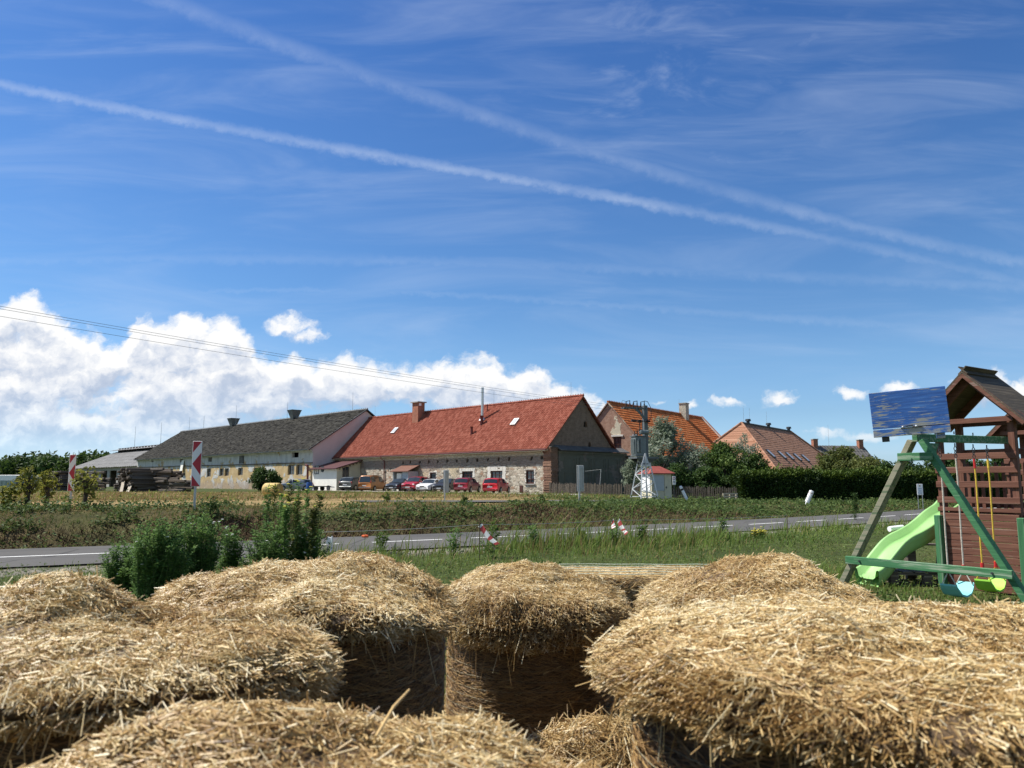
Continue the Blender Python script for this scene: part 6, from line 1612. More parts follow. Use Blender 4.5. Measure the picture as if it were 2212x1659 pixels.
# ------------------------------------------------------------------ transformer tower and its lines
M['pylon_grey'] = m_plain('pylon_steel', (.115, .13, .135), .55, .3, var=.15); M['pylon_white'] = m_plain('pylon_galvanised', (.60, .62, .63), .5, .2, var=.1)
M['insul'] = m_plain('brown_insulator', (.045, .028, .024), .25); M['tank'] = m_plain('transformer_grey', (.16, .19, .19), .5, var=.1)
def pylon():
    D = 53; b = at(1392, 1077, D); z = tz(b.x, b.y); r = empty('transformer_tower', (b.x, b.y, z), R(22)); tag(r, 'electricity tower on white lattice legs with a grey transformer on its platform', 'transformer tower')
    Zp = lambda py: zat(py, D) - z
    k = D / F
    zp, zt = Zp(991), Zp(880); bw, tw_ = .70, .26
    for sx in (-1, 1):
        for sy in (-1, 1): MB().beam((sx * bw, sy * bw, -.1), (sx * tw_, sy * tw_, zp), .07, .07).build('lattice_leg', M['pylon_white'], r)
    mb = MB(); n = 5
    f = lambda t: bw + (tw_ - bw) * t
    for i in range(n):
        t0, t1 = .06 + .92 * i / n, .06 + .92 * (i + 1) / n
        for side in range(4):
            P = lambda t, s: {0: (s * f(t), -f(t), zp * t), 1: (f(t), s * f(t), zp * t), 2: (s * f(t), f(t), zp * t), 3: (-f(t), s * f(t), zp * t)}[side]
            s = 1 if (i + side) % 2 else -1
            mb.beam(P(t0, -s), P(t1, s), .04, .04); mb.beam(P(t0, s), P(t0, -s), .035, .035) if i in (0, 3) else None
    mb.build('lattice_brace', M['pylon_white'], r)
    mb = MB(); mb.box((.02, 0, zp + .06), (1.75, 1.1, .12)); mb.prism([(-.8, -.5, zp), (.8, -.5, zp), (.25, -.25, zp - .38), (-.25, -.25, zp - .38)], (0, .06, 0)); mb.prism([(-.8, .44, zp), (.8, .44, zp), (.25, .2, zp - .38), (-.25, .2, zp - .38)], (0, .06, 0)); mb.build('platform', M['pylon_grey'], r)
    # column
    xc = .26
    MB().box((xc, .12, (zp + zt) / 2 + .1), (.30, .30, zt - zp + .1), bev=.02).build('column', M['pylon_grey'], r)
    # transformer with radiators, bushings and a conservator
    zb, ztop = zp + .16, Zp(944)
    tk = MB().box((-.42, -.08, (zb + ztop) / 2), (.82, .62, ztop - zb), bev=.03).build('tank', M['tank'], r)
    for x in (-.66, -.46): MB().box((x, -.45, (zb + ztop) / 2 + .05), (.13, .16, (ztop - zb) * .72), bev=.05).build('radiator', M['tank'], tk)
    for q in range(4): MB().box((-.86 - .0, -.26 + q * .12, (zb + ztop) / 2), (.10, .05, (ztop - zb) * .75)).build('cooling_fin', M['tank'], tk)
    MB().box((-.42, -.08, ztop + .03), (.94, .74, .06)).build('lid', M['pylon_grey'], tk)
    MB().cyl((.0, -.12, ztop + .33), .15, .62, 14, 'x').build('conservator', M['tank'], tk)
    for x in (-.72, -.52, -.30):
        mb = MB()
        for q in range(4): mb.cyl((x, -.1, ztop + .10 + q * .07), .05 if q % 2 else .035, .06, 8)
        mb.tube([(x, -.1, ztop + .06), (x, -.1, ztop + .42)], .02, 6); mb.build('bushing', M['insul'], tk)
    # fuse insulators half way up
    za = Zp(910); mb = MB(); mb.beam((-.85, -.05, za), (.55, -.05, za), .06, .06); mb.build('fuse_arm', M['pylon_grey'], r)
    for x in (-.80, -.30, .30):
        mb = MB()
        for q in range(5): mb.cyl((x - .16 + q * .08, -.14, za), .10 - .015 * abs(q - 2), .045, 10, 'x')
        mb.build('insulator', M['insul'], r)
    mb = MB()
    mb.tube([(-.30, -.1, za), (-.32, -.12, za - .55), (-.32, -.1, ztop + .4)], .035, 6); mb.tube([(-.1, -.1, za), (-.12, -.12, za - .6), (-.52, -.1, ztop + .42)], .02, 6); mb.build('cable', M['black_plastic'], r)
    # upper brackets, cross platform and the three switch arms
    zc = Zp(882)
    MB().beam((.26, .0, Zp(905)), (-.62, .0, zc), .10, .12).build('diagonal_strut', M['pylon_grey'], r)
    MB().beam((.26, .2, Zp(905)), (-.35, .2, zc + .05), .10, .12).build('diagonal_strut', M['pylon_grey'], r)
    mb = MB(); mb.box((-.60, .0, zc), (1.75, .10, .10)); mb.box((-.60, .34, zc), (1.75, .10, .10))
    for x in (-1.4, -.9, -.35, .2): mb.box((x, .17, zc - .02), (.09, .44, .07))
    mb.build('switch_platform', M['pylon_grey'], r)
    for x in (-1.30, -.72, -.14):
        mb = MB(); mb.tube([(x - .02, -.05, zc + .05), (x - .02, -.05, zc + .42), (x + .42, .2, zc + .52), (x + .42, .2, zc + .08)], .032, 6); s = mb.build('switch_arm', M['black_plastic'], r)
        for ox, oy in ((-.02, -.05), (.42, .2)):
            mb = MB()
            for q in range(4): mb.cyl((x + ox, oy, zc + .10 + q * .07), .055, .045, 8)
            mb.build('insulator', M['insul'], s)
    mb = MB(); mb.tube([(.28, .2, zc + .55), (.55, .2, zc + .50), (.72, .1, zc + .1), (.70, .0, zc - .5), (.5, -.05, za)], .02, 6); mb.tube([(-1.3, -.05, zc + .4), (-1.55, 0, zc + .5), (-1.75, 0, zc + .2)], .012, 5); mb.build('jumper_cable', M['black_plastic'], r)
    return b, zc + z
pb, pz = pylon()
def power_lines():
    for i, (y0, y1, lab) in enumerate(((661.5, 879, 'top one of three black power lines crossing the sky to the transformer tower'), (667, 882, 'middle one of three black power lines crossing the sky to the transformer tower'), (683, 887, 'lowest of three black power lines crossing the sky to the transformer tower'))):
        a = at(0, y0, 26 + i * .2); e = at(1341 + 10 * (i - 1) * -1, y1, 53.5); d = e - a; st = a - d * .55
        pts = []
        for k in range(49):
            t = -.55 + 1.55 * k / 48; p = a + d * t; p.z -= .62 * 4 * (t) * (1 - t) * (.25 if t > 0 else .25); pts.append(p)
        o = MB().tube(pts, .007, 5).build('power_line', M['pylon_grey']); tag(o, lab, 'power line', 'power lines')
power_lines()

# ------------------------------------------------------------------ wooden things
def picket_fence():
    pts = [at(1186, 1064, 70.0), at(1300, 1069, 66), at(1376, 1072, 64), at(1460, 1074, 62), at(1606, 1076, 59.5)]
    r = empty('picket_fence', (pts[0].x, pts[0].y, tz(pts[0].x, pts[0].y))); tag(r, 'weathered grey wooden picket fence running from the stone corner to the hedge', 'fence')
    mb = MB(); rl = MB(); o = r.location; posts = []
    for a, b in zip(pts[:-1], pts[1:]):
        d = (b - a); d.z = 0; L = d.length; d.normalize(); n = int(L / .145)
        for i in range(n):
            p = a + d * (L * (i + .5) / n); z = tz(p.x, p.y); h = .98 + random.uniform(-.09, .07); w = random.uniform(.035, .055)
            q = Vector((p.x - o.x, p.y - o.y, z - o.z)); t_ = Vector((random.uniform(-.03, .03), 0, 0))
            if random.random() < .03: continue
            mb.prism([q - d * w, q + d * w, q + d * w + Vector((0, 0, h - .07)) + t_, q + Vector((0, 0, h)) + t_, q - d * w + Vector((0, 0, h - .07)) + t_], Vector((-d.y, d.x, 0)) * .03)
        k = int(L / 2.6) + 1
        for i in range(k + 1):
            p = a + d * (L * i / k); z = tz(p.x, p.y); posts.append(p)
            if i:
                z0 = tz(pp.x, pp.y)
                for hh in (.28, .74): rl.beam(Vector((pp.x - o.x, pp.y - o.y, z0 - o.z + hh)) + Vector((-d.y, d.x, 0)) * .055, Vector((p.x - o.x, p.y - o.y, z - o.z + hh)) + Vector((-d.y, d.x, 0)) * .055, .04, .07)
            pp = p
            MB().box((p.x - o.x - d.y * .12, p.y - o.y + d.x * .12, z - o.z + .45), (.10, .10, 1.1)).build('post', M['grey_wood'], r)
    mb.build('pickets', M['grey_wood'], r); rl.build('rail', M['grey_wood'], r)
picket_fence()
def edge_pallet():
    p = at(1578, 1077, 57); z = tz(p.x, p.y); r = empty('pale_pallet', (p.x, p.y, z), R(10)); tag(r, 'pale wooden pallet standing on edge before the picket fence', 'pallet')
    M['pale_wood'] = m_wood('pale_wood', [(.38, .32, .24), (.50, .43, .33), (.62, .55, .44)], 'x')
    for zz in (.07, .26, .45): MB().box((0, 0, zz), (1.15, .03, .10)).build('board', M['pale_wood'], r)
    for x in (-.5, 0, .5): MB().box((x, .07, .26), (.10, .10, .46)).build('block', M['pale_wood'], r)
edge_pallet()
def line_post():
    p = at(1196, 1062, 71); r = empty('clothes_line_post', (p.x + .6, p.y - .3, tz(p.x, p.y)), R(-30)); tag(r, 'thin leaning steel post with a cross rail before the lower bay of the gable', 'post')
    p = at(1457 if False else 1297, 1050, 69); r.location = (p.x, p.y, tz(p.x, p.y))
    MB().tube([(-.1, 0, 0), (.08, 0, zat(1014, 69) - r.location.z)], .03, 8).build('post', M['sign_back'], r); z = zat(1014, 69) - r.location.z
    MB().tube([(.08, 0, z), (-1.6, .3, z - .15)], .014, 6).build('rail', M['pylon_grey'], r)
line_post()
def log_pile(px0, px1, d0, d1, h, n_end, label_pile, seed):
    # a heap of old beams: courses of parallel beams, alternating lengthways and end-on, every beam a thing of its own
    rg = random.Random(seed); a = at(px0, 1050, d0); b = at(px1, 1050, d1); a.z = 0; v = b - a; v.z = 0; L = v.length; v.normalize(); w = Vector((-v.y, v.x, 0))
    protos = []
    for k in range(4):
        mb = MB(); ln = rg.uniform(2.6, 3.8); s = rg.uniform(.20, .27); mb.box((0, 0, 0), (ln, s, s * rg.uniform(.8, 1.0)), bev=.03)
        protos.append(mb.build('wooden_beam', M['beam_wood' + str(k % 2)]))
    first = [True] * 4
    def put(p, ang, tilt):
        k = rg.randrange(4)
        if first[k]: o = protos[k]; first[k] = False
        else: o = protos[k].copy(); COL.objects.link(o)
        o.location = p; o.rotation_euler = (rg.uniform(-.2, .2), tilt, ang); tag(o, label_pile, 'wooden beam', label_pile.replace('old grey beam in', 'beams of'))
    va = math.atan2(v.y, v.x); wa = va + math.pi / 2
    g = tz(a.x, a.y); nl = int(h / .25)
    for lay in range(nl):
        f = 1 - .55 * (lay / nl) ** 1.5; zz = g + .13 + lay * .245
        # lengthways part
        x = L * (1 - f) / 2 * rg.uniform(.4, 1.2)
        while x < L * (1 - (1 - f) * .5) - 1.2:
            ln = 3.0
            for row in range(2): put(a + v * (x + ln / 2 + rg.uniform(-.4, .4)) + w * (row * .9 + rg.uniform(-.15, .15)) + Vector((0, 0, zz + rg.uniform(-.03, .03))), va + rg.uniform(-.07, .07), rg.uniform(-.03, .03))
            x += ln * .98
        # end-on part
        for q in range(n_end):
            xx = L * .5 + (q - n_end / 2) * .30
            if abs(q - n_end / 2) < n_end / 2 * (1.1 - .75 * lay / nl):
                put(a + v * (xx + rg.uniform(-.05, .05)) + w * (-.9 + rg.uniform(-.25, .25)) + Vector((0, 0, zz + rg.uniform(-.04, .04))), wa + rg.uniform(-.08, .08), rg.uniform(-.03, .03))
    for k in range(4):
        if first[k]: bpy.data.objects.remove(protos[k])
M['beam_wood0'] = m_wood('old_beam_grey', [(.055, .045, .038), (.12, .10, .085), (.22, .19, .165)], 'x'); M['beam_wood1'] = m_wood('old_beam_brown', [(.05, .036, .026), (.10, .075, .055), (.17, .135, .105)], 'x')
log_pile(104, 218, 92, 88, 2.4, 9, 'old grey beam in the farther pile, behind the left hazard marker', 3)
log_pile(252, 388, 86, 80, 2.5, 12, 'old grey beam in the nearer pile, before the end of the barn', 5)
def props():
    # two pale planks leaning on the nearer pile
    for px0, px1, py0, lab in ((262, 272, 1052, 'left of two pale planks leaning on the nearer beam pile'), (276, 296, 1056, 'right of two pale planks leaning on the nearer beam pile')):
        a, c = at(px0, py0, 79), at(px1, 1017, 82.5); a.z = tz(a.x, a.y)
        o = MB().beam((0, 0, 0), c - a, .28, .10).build('leaning_plank', M['pale_wood']); o.location = a; tag(o, lab, 'plank')
props()
def container():
    p = at(26, 1044, 120); r = empty('skip_container', (p.x, p.y, tz(p.x, p.y)), R(-10)); tag(r, 'pale open metal container before the far forest at the left edge', 'container')
    w, h, dd = 5.4, 2.0, 2.4
    MB().box((0, 0, h * .30), (w, dd, h * .6), bev=.04).build('lower_body', M['container'], r); MB().box((.1, 0, h * .82), (w * .96, dd * .96, h * .42), bev=.03).build('upper_body', M['white_plastic'], r)
    for k in range(7): MB().box((-w / 2 + w * (k + .5) / 7, -dd / 2 - .03, h * .30), (.14, .08, h * .58)).build('rib', M['container'], r)
    p = at(69, 1040, 118); r2 = empty('farm_trailer', (p.x, p.y, tz(p.x, p.y)), R(10)); tag(r2, 'dark farm trailer standing beside the pale container', 'trailer')
    MB().box((0, 0, 1.35), (3.6, 2.2, 1.3), bev=.05, taper=(1.06, 1.1)).build('box', M['pylon_grey'], r2); MB().box((0, 0, .62), (4.4, 1.0, .16)).build('chassis', M['dark_metal'], r2)
    for x in (-1.2, 1.2):
        for s in (-1, 1): MB().cyl((x, s * .95, .42), .42, .28, 14, 'y').build('wheel', M['tyre'], r2)
M['container'] = m_plain('grey_green_paint', (.30, .36, .33), .6)
container()
# ------------------------------------------------------------------ trees, hedge, bushes and weeds
M['bark'] = m_plain('bark', (.075, .055, .04), .95, var=.3, scale=12, bump=.8)
M['leaf_dark'] = m_leaf('dark_leaves', (.016, .040, .009), (.038, .078, .016), (.085, .135, .03), .25)
M['leaf_mid'] = m_leaf('green_leaves', (.032, .070, .013), (.066, .118, .024), (.13, .185, .046), .3)
M['leaf_silver'] = m_leaf('silver_willow_leaves', (.060, .095, .045), (.17, .215, .14), (.42, .46, .38), .3)
M['leaf_olive'] = m_leaf('olive_leaves', (.04, .06, .012), (.085, .105, .025), (.16, .175, .05), .3)
M['leaf_yew'] = m_leaf('hedge_leaves', (.008, .022, .005), (.020, .046, .008), (.075, .115, .014), .15)
M['leaf_yellow'] = m_leaf('yellowing_maple_leaves', (.07, .085, .015), (.15, .165, .03), (.30, .29, .06), .35)
M['leaf_bush'] = m_leaf('lush_leaves', (.042, .10, .022), (.095, .185, .042), (.21, .32, .10), .3)
M['petal'] = m_plain('yellow_petals', (.78, .68, .10), .6, var=.1, bump=0)
M['petal_white'] = m_plain('white_petals', (.80, .80, .76), .6, var=.05, bump=0)
M['stem'] = m_plain('green_stem', (.07, .11, .03), .7, bump=0)
M['stem_brown'] = m_plain('brown_stem', (.10, .075, .045), .8, bump=0)

def tree(name, loc, H, W, m, label, group, seed, leaf=.22, n=6500, wind=0.0, spires=(), base=.12, depth=None, narrow=1.0):
    rng = np.random.default_rng(seed); r = empty(name, loc); tag(r, label, 'tree' if 'bush' not in name else 'bush', group)
    Dp = depth or W
    # crown: clumps spread through an uneven volume
    nc = 46; C = []; S = []
    while len(C) < nc:
        p = rng.uniform(-1, 1, 3); q = np.linalg.norm(p * np.array([1, 1, 1]))
        if q < 1 and q > .35:
            z = base * H + (p[2] + 1) / 2 * H * (.98 - base); f = (1 - .55 * max(0, p[2]) ** 1.5)
            C.append((p[0] * W / 2 * f, p[1] * Dp / 2 * f, z)); S.append(rng.uniform(.10, .20) * min(W, H))
    for (sx, sw, sh) in spires:
        for k in range(7): C.append((sx * W + rng.normal(0, .03) * W + wind * k * .05, rng.normal(0, .1) * Dp, H * (.45 + (sh - .45) * k / 6))); S.append(sw * W * (1 - .10 * k))
    C = np.array(C); S = np.array(S); i = rng.choice(len(C), n, p=S ** 2 / (S ** 2).sum())
    u = unit(n, rng); rad = rng.uniform(.25, 1, n) ** .6
    P = C[i] + u * (S[i] * rad)[:, None] * np.array([1, 1, .85]); ok = P[:, 2] > .05; P, u, i = P[ok], u[ok], i[ok]; n = len(P)
    D = unit(n, rng) + u * .4 + np.array([wind * 1.6, 0, .25 * (wind > 0) - .3 * (wind == 0)]); N = u + .7 * unit(n, rng) + np.array([0, 0, .5])
    L = leaf * rng.uniform(.6, 1.4, n); V, Fq = leaves(P, N, D, L, L * (.62 if wind == 0 else .34), rng)
    cr = rng.normal(0, .16, len(C))
    npmesh('crown', V, Fq, m, r, rnd=np.repeat(np.clip(.42 + cr[i] + rng.normal(0, .2, n), 0, 1), 4))
    mb = MB(); th = H * .02 + .04
    mb.tube([(0, 0, -.1), (.03 * W, 0, H * .2), (.01 * W, .02, H * .5), (.05 * W * (1 + wind), 0, H * .88)], [th * 1.3, th, th * .65, th * .15], 8)
    for k in range(11):
        c = C[rng.integers(len(C))]; z = rng.uniform(.1, .5) * H; mb.tube([(0.02, 0, z), (c[0] * .5, c[1] * .5, z + (c[2] - z) * .6), tuple(c)], [th * .5, th * .3, th * .1], 5)
    mb.build('trunk', M['bark'], r); return r
def tr(px, pyt, d, wpx, **kw):
    x = atx(px, d, 1030); z = tz(x, d); H = zat(pyt, d) - z
    return tree(loc=(x, d, z), H=H, W=wpx * d / F * 1.12, **kw)
G1 = 'trees and bushes behind the picket fence'
tr(1428, 905, 67, 84, name='willow_tree', m=M['leaf_silver'], label='tall windswept silver willow right behind the transformer tower', group=G1, seed=1, leaf=.26, n=9500, wind=.7, spires=((-.12, .16, 1.0), (.22, .14, .94), (.38, .10, .85)))
tr(1376, 985, 68.5, 62, name='willow_bush', m=M['leaf_silver'], label='lower silver green willow bush left of the transformer tower', group=G1, seed=2, leaf=.22, n=5000, wind=.3)
tr(1500, 955, 67, 84, name='leafy_tree', m=M['leaf_silver'], label='silver green tree below the orange roof', group=G1, seed=3, leaf=.22, n=7500, wind=.2, spires=((-.2, .14, 1.0), (.2, .12, .96)))
tr(1565, 962, 65, 104, name='round_bush', m=M['leaf_mid'], label='rounded green bush between the silver green tree and the hedge', group=G1, seed=4, leaf=.22, n=8000)
tr(1608, 942, 69, 70, name='silver_tree', m=M['leaf_silver'], label='silver grey tree before the sunlit pink hip of the roof', group=G1, seed=5, leaf=.22, n=5000, wind=.4, spires=((0, .2, 1.0),))
tr(1632, 975, 66, 60, name='dark_tree', m=M['leaf_dark'], label='dark round tree at the hedge end before the pink roof', group=G1, seed=6, leaf=.2, n=5500)
tr(1458, 1000, 63, 60, name='dark_shrub', m=M['leaf_dark'], label='dark shrub filling the gap behind the small hut', group=G1, seed=7, leaf=.2, n=4500)
tr(1530, 1010, 62.5, 80, name='low_shrub', m=M['leaf_dark'], label='low dark shrub behind the middle of the picket fence', group=G1, seed=17, leaf=.2, n=5000)
G2 = 'trees behind the long hedge'
tr(1822, 962, 88, 92, name='walnut_tree', m=M['leaf_olive'], label='olive green tree before the grey roofed house', group=G2, seed=8, leaf=.34, n=6000)
tr(1878, 986, 80, 84, name='round_tree', m=M['leaf_olive'], label='lower olive tree right of the one before the grey roof', group=G2, seed=9, leaf=.30, n=5500)
tr(1950, 992, 76, 110, name='dense_tree', m=M['leaf_dark'], label='dense dark tree behind the legs of the swing frame', group=G2, seed=10, leaf=.28, n=8000)
tr(2050, 985, 82, 130, name='dark_tree', m=M['leaf_dark'], label='dark tree seen through the rails of the play tower', group=G2, seed=11, leaf=.28, n=7000)
tr(2160, 985, 84, 150, name='dark_tree', m=M['leaf_dark'], label='dark tree at the right edge behind the play tower', group=G2, seed=12, leaf=.28, n=7000)
tr(1722, 950, 150, 34, name='far_tree', m=M['leaf_olive'], label='tip of a distant tree showing over the brown hipped roof', group=G2, seed=13, leaf=.5, n=1500) if False else None
tr(570, 1012, 84, 68, name='elder_bush', m=M['leaf_dark'], label='dark green elder bush against the peeling barn wall', group=None, seed=14, leaf=.24, n=5500)
G3 = 'young maples on the bank at the left'
for px, pyt, d, w, lab, sd in ((62, 1004, 23.5, 44, 'leftmost yellowing young maple on the bank', 21), (104, 1012, 25, 40, 'thin young maple between the leftmost one and the far hazard marker', 22), (186, 1000, 24, 50, 'bushy yellow green young maple right of the far hazard marker', 23), (22, 1046, 23, 40, 'low yellow sapling at the left edge of the bank', 24)):
    tr(px, pyt, d, w, name='young_maple', m=M['leaf_yellow'], label=lab, group=G3, seed=sd, leaf=.13, n=300, base=.15)

def hedge():
    rng = np.random.default_rng(41); a = at(1608, 1076, 59); b = at(2330, 1078, 61.5); v = b - a; v.z = 0; L = v.length; v.normalize(); w = Vector((-v.y, v.x, 0))
    r = empty('clipped_hedge', (a.x, a.y, tz(a.x, a.y)), math.atan2(v.y, v.x)); tag(r, 'long dark clipped hedge, its top leaves painted lighter as if sunlit', 'hedge')
    H = zat(1025, 59) - r.location.z; Dp = 2.4; wn = WN(41, 3, 9, .6)
    n = 62000; P = np.empty((n, 3)); N = np.empty((n, 3)); face = rng.choice(4, n, p=[.52, .34, .10, .04])
    s, t = rng.uniform(size=(2, n)); X = s * L
    P[:, 0] = X; f0 = face == 0; f1 = face == 1; f2 = face == 2; f3 = face == 3
    P[f0, 1] = 0; P[f0, 2] = t[f0] * H; N[f0] = (0, -1, 0)
    P[f1, 1] = t[f1] * Dp; P[f1, 2] = H; N[f1] = (0, 0, 1)
    P[f2, 0] = 0; P[f2, 1] = s[f2] * Dp; P[f2, 2] = t[f2] * H; N[f2] = (-1, 0, 0)
    P[f3, 1] = Dp; P[f3, 2] = t[f3] * H; N[f3] = (0, 1, 0)
    bulge = .16 * wn(P * .8) + rng.normal(0, .05, n)
    rnd_top = np.clip((P[:, 2] - H + .5) / .5, 0, 1) ** 2 * .35
    P = P + N * bulge[:, None]; P[f0, 1] += rnd_top[f0]; P[f1, 2] -= (np.clip(1 - P[f1, 1] / .5, 0, 1) ** 2) * .3; P[:, 2] += .10 * wn(P * .25 + 9) * (P[:, 2] > H * .7)
    P[f1, 2] += rng.exponential(.10, f1.sum())
    D = unit(n, rng) + N * .5 + np.array([0, 0, .5]); Ls = rng.uniform(.14, .30, n)
    V, Fq = leaves(P, N + .6 * unit(n, rng), D, Ls, Ls * .6, rng)
    cl = np.clip(.34 + .26 * wn(P * 1.2) + rng.normal(0, .18, n) + .55 * f1, 0, 1)  # top leaves get a lighter colour in place of sunlight
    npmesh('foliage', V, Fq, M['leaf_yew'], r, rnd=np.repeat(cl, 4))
    MB().box((L / 2, Dp / 2 + .08, H / 2 - .16), (L - .4, Dp - .5, H - .5)).build('dark_core', m_plain('hedge_core_dark', (.022, .022, .012), .95), r)  # solid dark box added inside for occlusion, standing in for inner shade
hedge()

def forest():
    rng = np.random.default_rng(51); n = 60000; nc = 520
    x = rng.uniform(-420, -120, nc); y = 355 + rng.uniform(0, 60, nc) - .1 * (x + 270); h = rng.uniform(11.5, 15.5, nc); w = rng.uniform(3.2, 5.5, nc)
    i = rng.choice(nc, n); u = unit(n, rng); u[:, 1] = -np.abs(u[:, 1])
    P = np.stack([x[i], y[i], h[i] * .56], 1) + u * np.stack([w[i], w[i], h[i] * .46], 1) * rng.uniform(.7, 1.05, (n, 1))
    Ls = rng.uniform(1.4, 2.9, n); V, Fq = leaves(P, u + .6 * unit(n, rng), unit(n, rng), Ls, Ls * .7, rng)
    o = npmesh('forest', V, Fq, M['leaf_dark'], rnd=np.repeat(np.clip(.35 + rng.normal(0, .12, nc)[i] + rng.normal(0, .15, n), 0, 1), 4)); tag(o, 'dark far forest along the horizon at the left', 'forest', kind='stuff')
forest()

def weed_clump(name, px, pyb, d, wpx, pyt, nst, lpn, m, label, group, seed, leaf=(.06, .035), flowers=0, fcol='petal_white', cat='plant', lean=.15, narrow=False, zbase=None):
    rng = np.random.default_rng(seed); x = atx(px, d, pyb); z = tz(x, d) if zbase is None else zbase
    H = zat(pyt, d) - z; W = wpx * d / F; r = empty(name, (x, d, z)); tag(r, label, cat, group)
    st = MB(); P = []; D = []; F_ = []; sid = []
    for s in range(nst):
        a = rng.uniform(0, 6.28); q = W / 2 * rng.uniform(0, 1) ** .55 * (.35 if narrow else .75); bx_, by_ = q * math.cos(a) * .55, q * math.sin(a) * .55
        hh = H * (rng.uniform(.94, 1.0) if narrow else rng.uniform(.42, 1.0)) * (1 - .35 * (q / (W / 2 + 1e-6)) ** 2); tx, ty = bx_ * (1.5) + rng.normal(0, .08) * W + lean * hh * .3, by_ * 1.5 + rng.normal(0, .06) * W
        pts = [Vector((bx_, by_, -.03)), Vector((bx_ * .8 + tx * .2, by_ * .8 + ty * .2, hh * .4)), Vector((bx_ * .35 + tx * .65, by_ * .35 + ty * .65, hh * .75)), Vector((tx, ty, hh))]
        st.tube(pts, [.008, .007, .005, .002], 4)
        for k in range(lpn):
            f = rng.uniform(.05, 1) ** .8 * 3; i = min(2, int(f)); p = pts[i].lerp(pts[i + 1], f - i); ang = rng.uniform(0, 6.28); e = rng.uniform(.25, 1)
            dd = np.array([math.cos(ang) * e, math.sin(ang) * e, rng.uniform(-.15, .55)])
            P.append(np.array(p) + dd * rng.uniform(0, .10 if not narrow else .02) * (1.2 - f / 4)); D.append(dd); sid.append(s)
        if flowers and rng.uniform() < flowers:
            for _ in range(rng.integers(1, 4)): F_.append(pts[3] + Vector(rng.normal(0, .03, 3)))
    st.build('stems', M['stem'], r)
    P = np.array(P); D = np.array(D); n = len(P); Ls = rng.uniform(.6, 1.35, n) * leaf[0]
    V, Fq = leaves(P, np.array([0, 0, 1.]) + .7 * unit(n, rng), D, Ls, Ls * leaf[1] / leaf[0], rng)
    cs = rng.normal(0, .10, nst)[np.array(sid)]
    npmesh('leaves', V, Fq, m, r, rnd=np.repeat(np.clip(.40 + cs + rng.normal(0, .2, n), 0, 1), 4))
    if F_:
        mb = MB()
        for p in F_:
            k = .019 if fcol == 'petal' else .012
            for q in range(5):
                a = q * 1.2566; c = p + Vector((math.cos(a) * k, math.sin(a) * k, 0)); mb.ball(c, (k * .8, k * .8, k * .5), 5, 3)
        mb.build('flowers', M[fcol], r)
    return r
GW = 'tall weeds on the near side of the road'
for k, (px, pyb, d, w, pyt, ns, ln, lab) in enumerate((
    (262, 1270, 12.2, 130, 1165, 70, 60, 'lower left part of the lush weeds beside the road, trailing thin stalks'),
    (335, 1290, 11.3, 180, 1112, 130, 70, 'biggest lush green weed bush, directly left of the second bale'),
    (420, 1285, 12.0, 140, 1098, 90, 65, 'tall lush weed bush under the nearer hazard marker'),
    (492, 1250, 13.0, 70, 1120, 40, 60, 'dark weeds in the gap between the lush bush and the primroses'),
    (575, 1245, 12.8, 140, 1120, 90, 55, 'leafy green weeds at the foot of the left primroses'),
    (652, 1235, 13.2, 130, 1118, 80, 50, 'lighter green weeds at the foot of the right primroses'))):
    weed_clump('weed_bush', px, pyb, d, w, pyt, ns, int(ln * 1.5), M['leaf_bush'], lab, GW, 60 + k, (.055, .021), .08, cat='weeds')
GP = 'evening primroses rising above the weeds'
for k, (px, pyt, d, lab) in enumerate(((571, 1041, 13.0, 'tall primrose stalk at the left of its group'), (584, 1047, 13.3, 'primrose stalk second from the left, before the round bale'), (598, 1057, 12.8, 'shorter primrose with two yellow flowers before the round bale'), (618, 1043, 13.1, 'primrose stalk before the bonnet of the estate car'), (636, 1030, 13.0, 'tallest primrose, reaching the roof of the estate car'), (632, 1067, 12.7, 'short flowering primrose at the foot of the tallest'), (655, 1053, 13.2, 'primrose before the rear of the estate car'), (683, 1050, 13.4, 'thick primrose stalk at the right of its group'), (610, 1092, 12.5, 'low primrose with a bunch of yellow flowers'), (672, 1096, 12.9, 'low primrose flowering at the right foot of the group'))):
    weed_clump('evening_primrose', px, 1240, d, 16, pyt, 2 if k in (8, 9) else 1, 230, M['leaf_olive'] if k % 2 else M['leaf_bush'], lab, GP, 80 + k, (.085, .030), 1.0, 'petal', narrow=True, lean=.05)
GS = 'saplings in a row beside the road'
for k, (px, pyb, pyt, d, w, lab) in enumerate(((821, 1186, 1122, 18.8, 40, 'leafy sapling left of the orange flower gap, first of the row'), (981, 1186, 1130, 18.8, 34, 'thin sapling before the dashes left of the crooked tape'), (1064, 1195, 1122, 17.6, 46, 'sapling behind the crooked red and white tape'), (1156, 1182, 1118, 19.4, 46, 'dense sapling right of the crooked tape'), (1250, 1172, 1112, 20.8, 44, 'sapling midway between the two tape marks'), (1326, 1172, 1118, 20.8, 30, 'sapling between the pair of red and white tapes'), (1383, 1170, 1120, 21.2, 28, 'thin sapling right of the pair of tapes'), (1560, 1162, 1112, 23, 24, 'small sapling before the road far right of the tapes'))):
    weed_clump('sapling', px, pyb, d, w * .9, pyt, 5, 34, M['leaf_bush'] if k % 2 else M['leaf_mid'], lab, GS, 100 + k, (.125, .036), 0, cat='sapling')
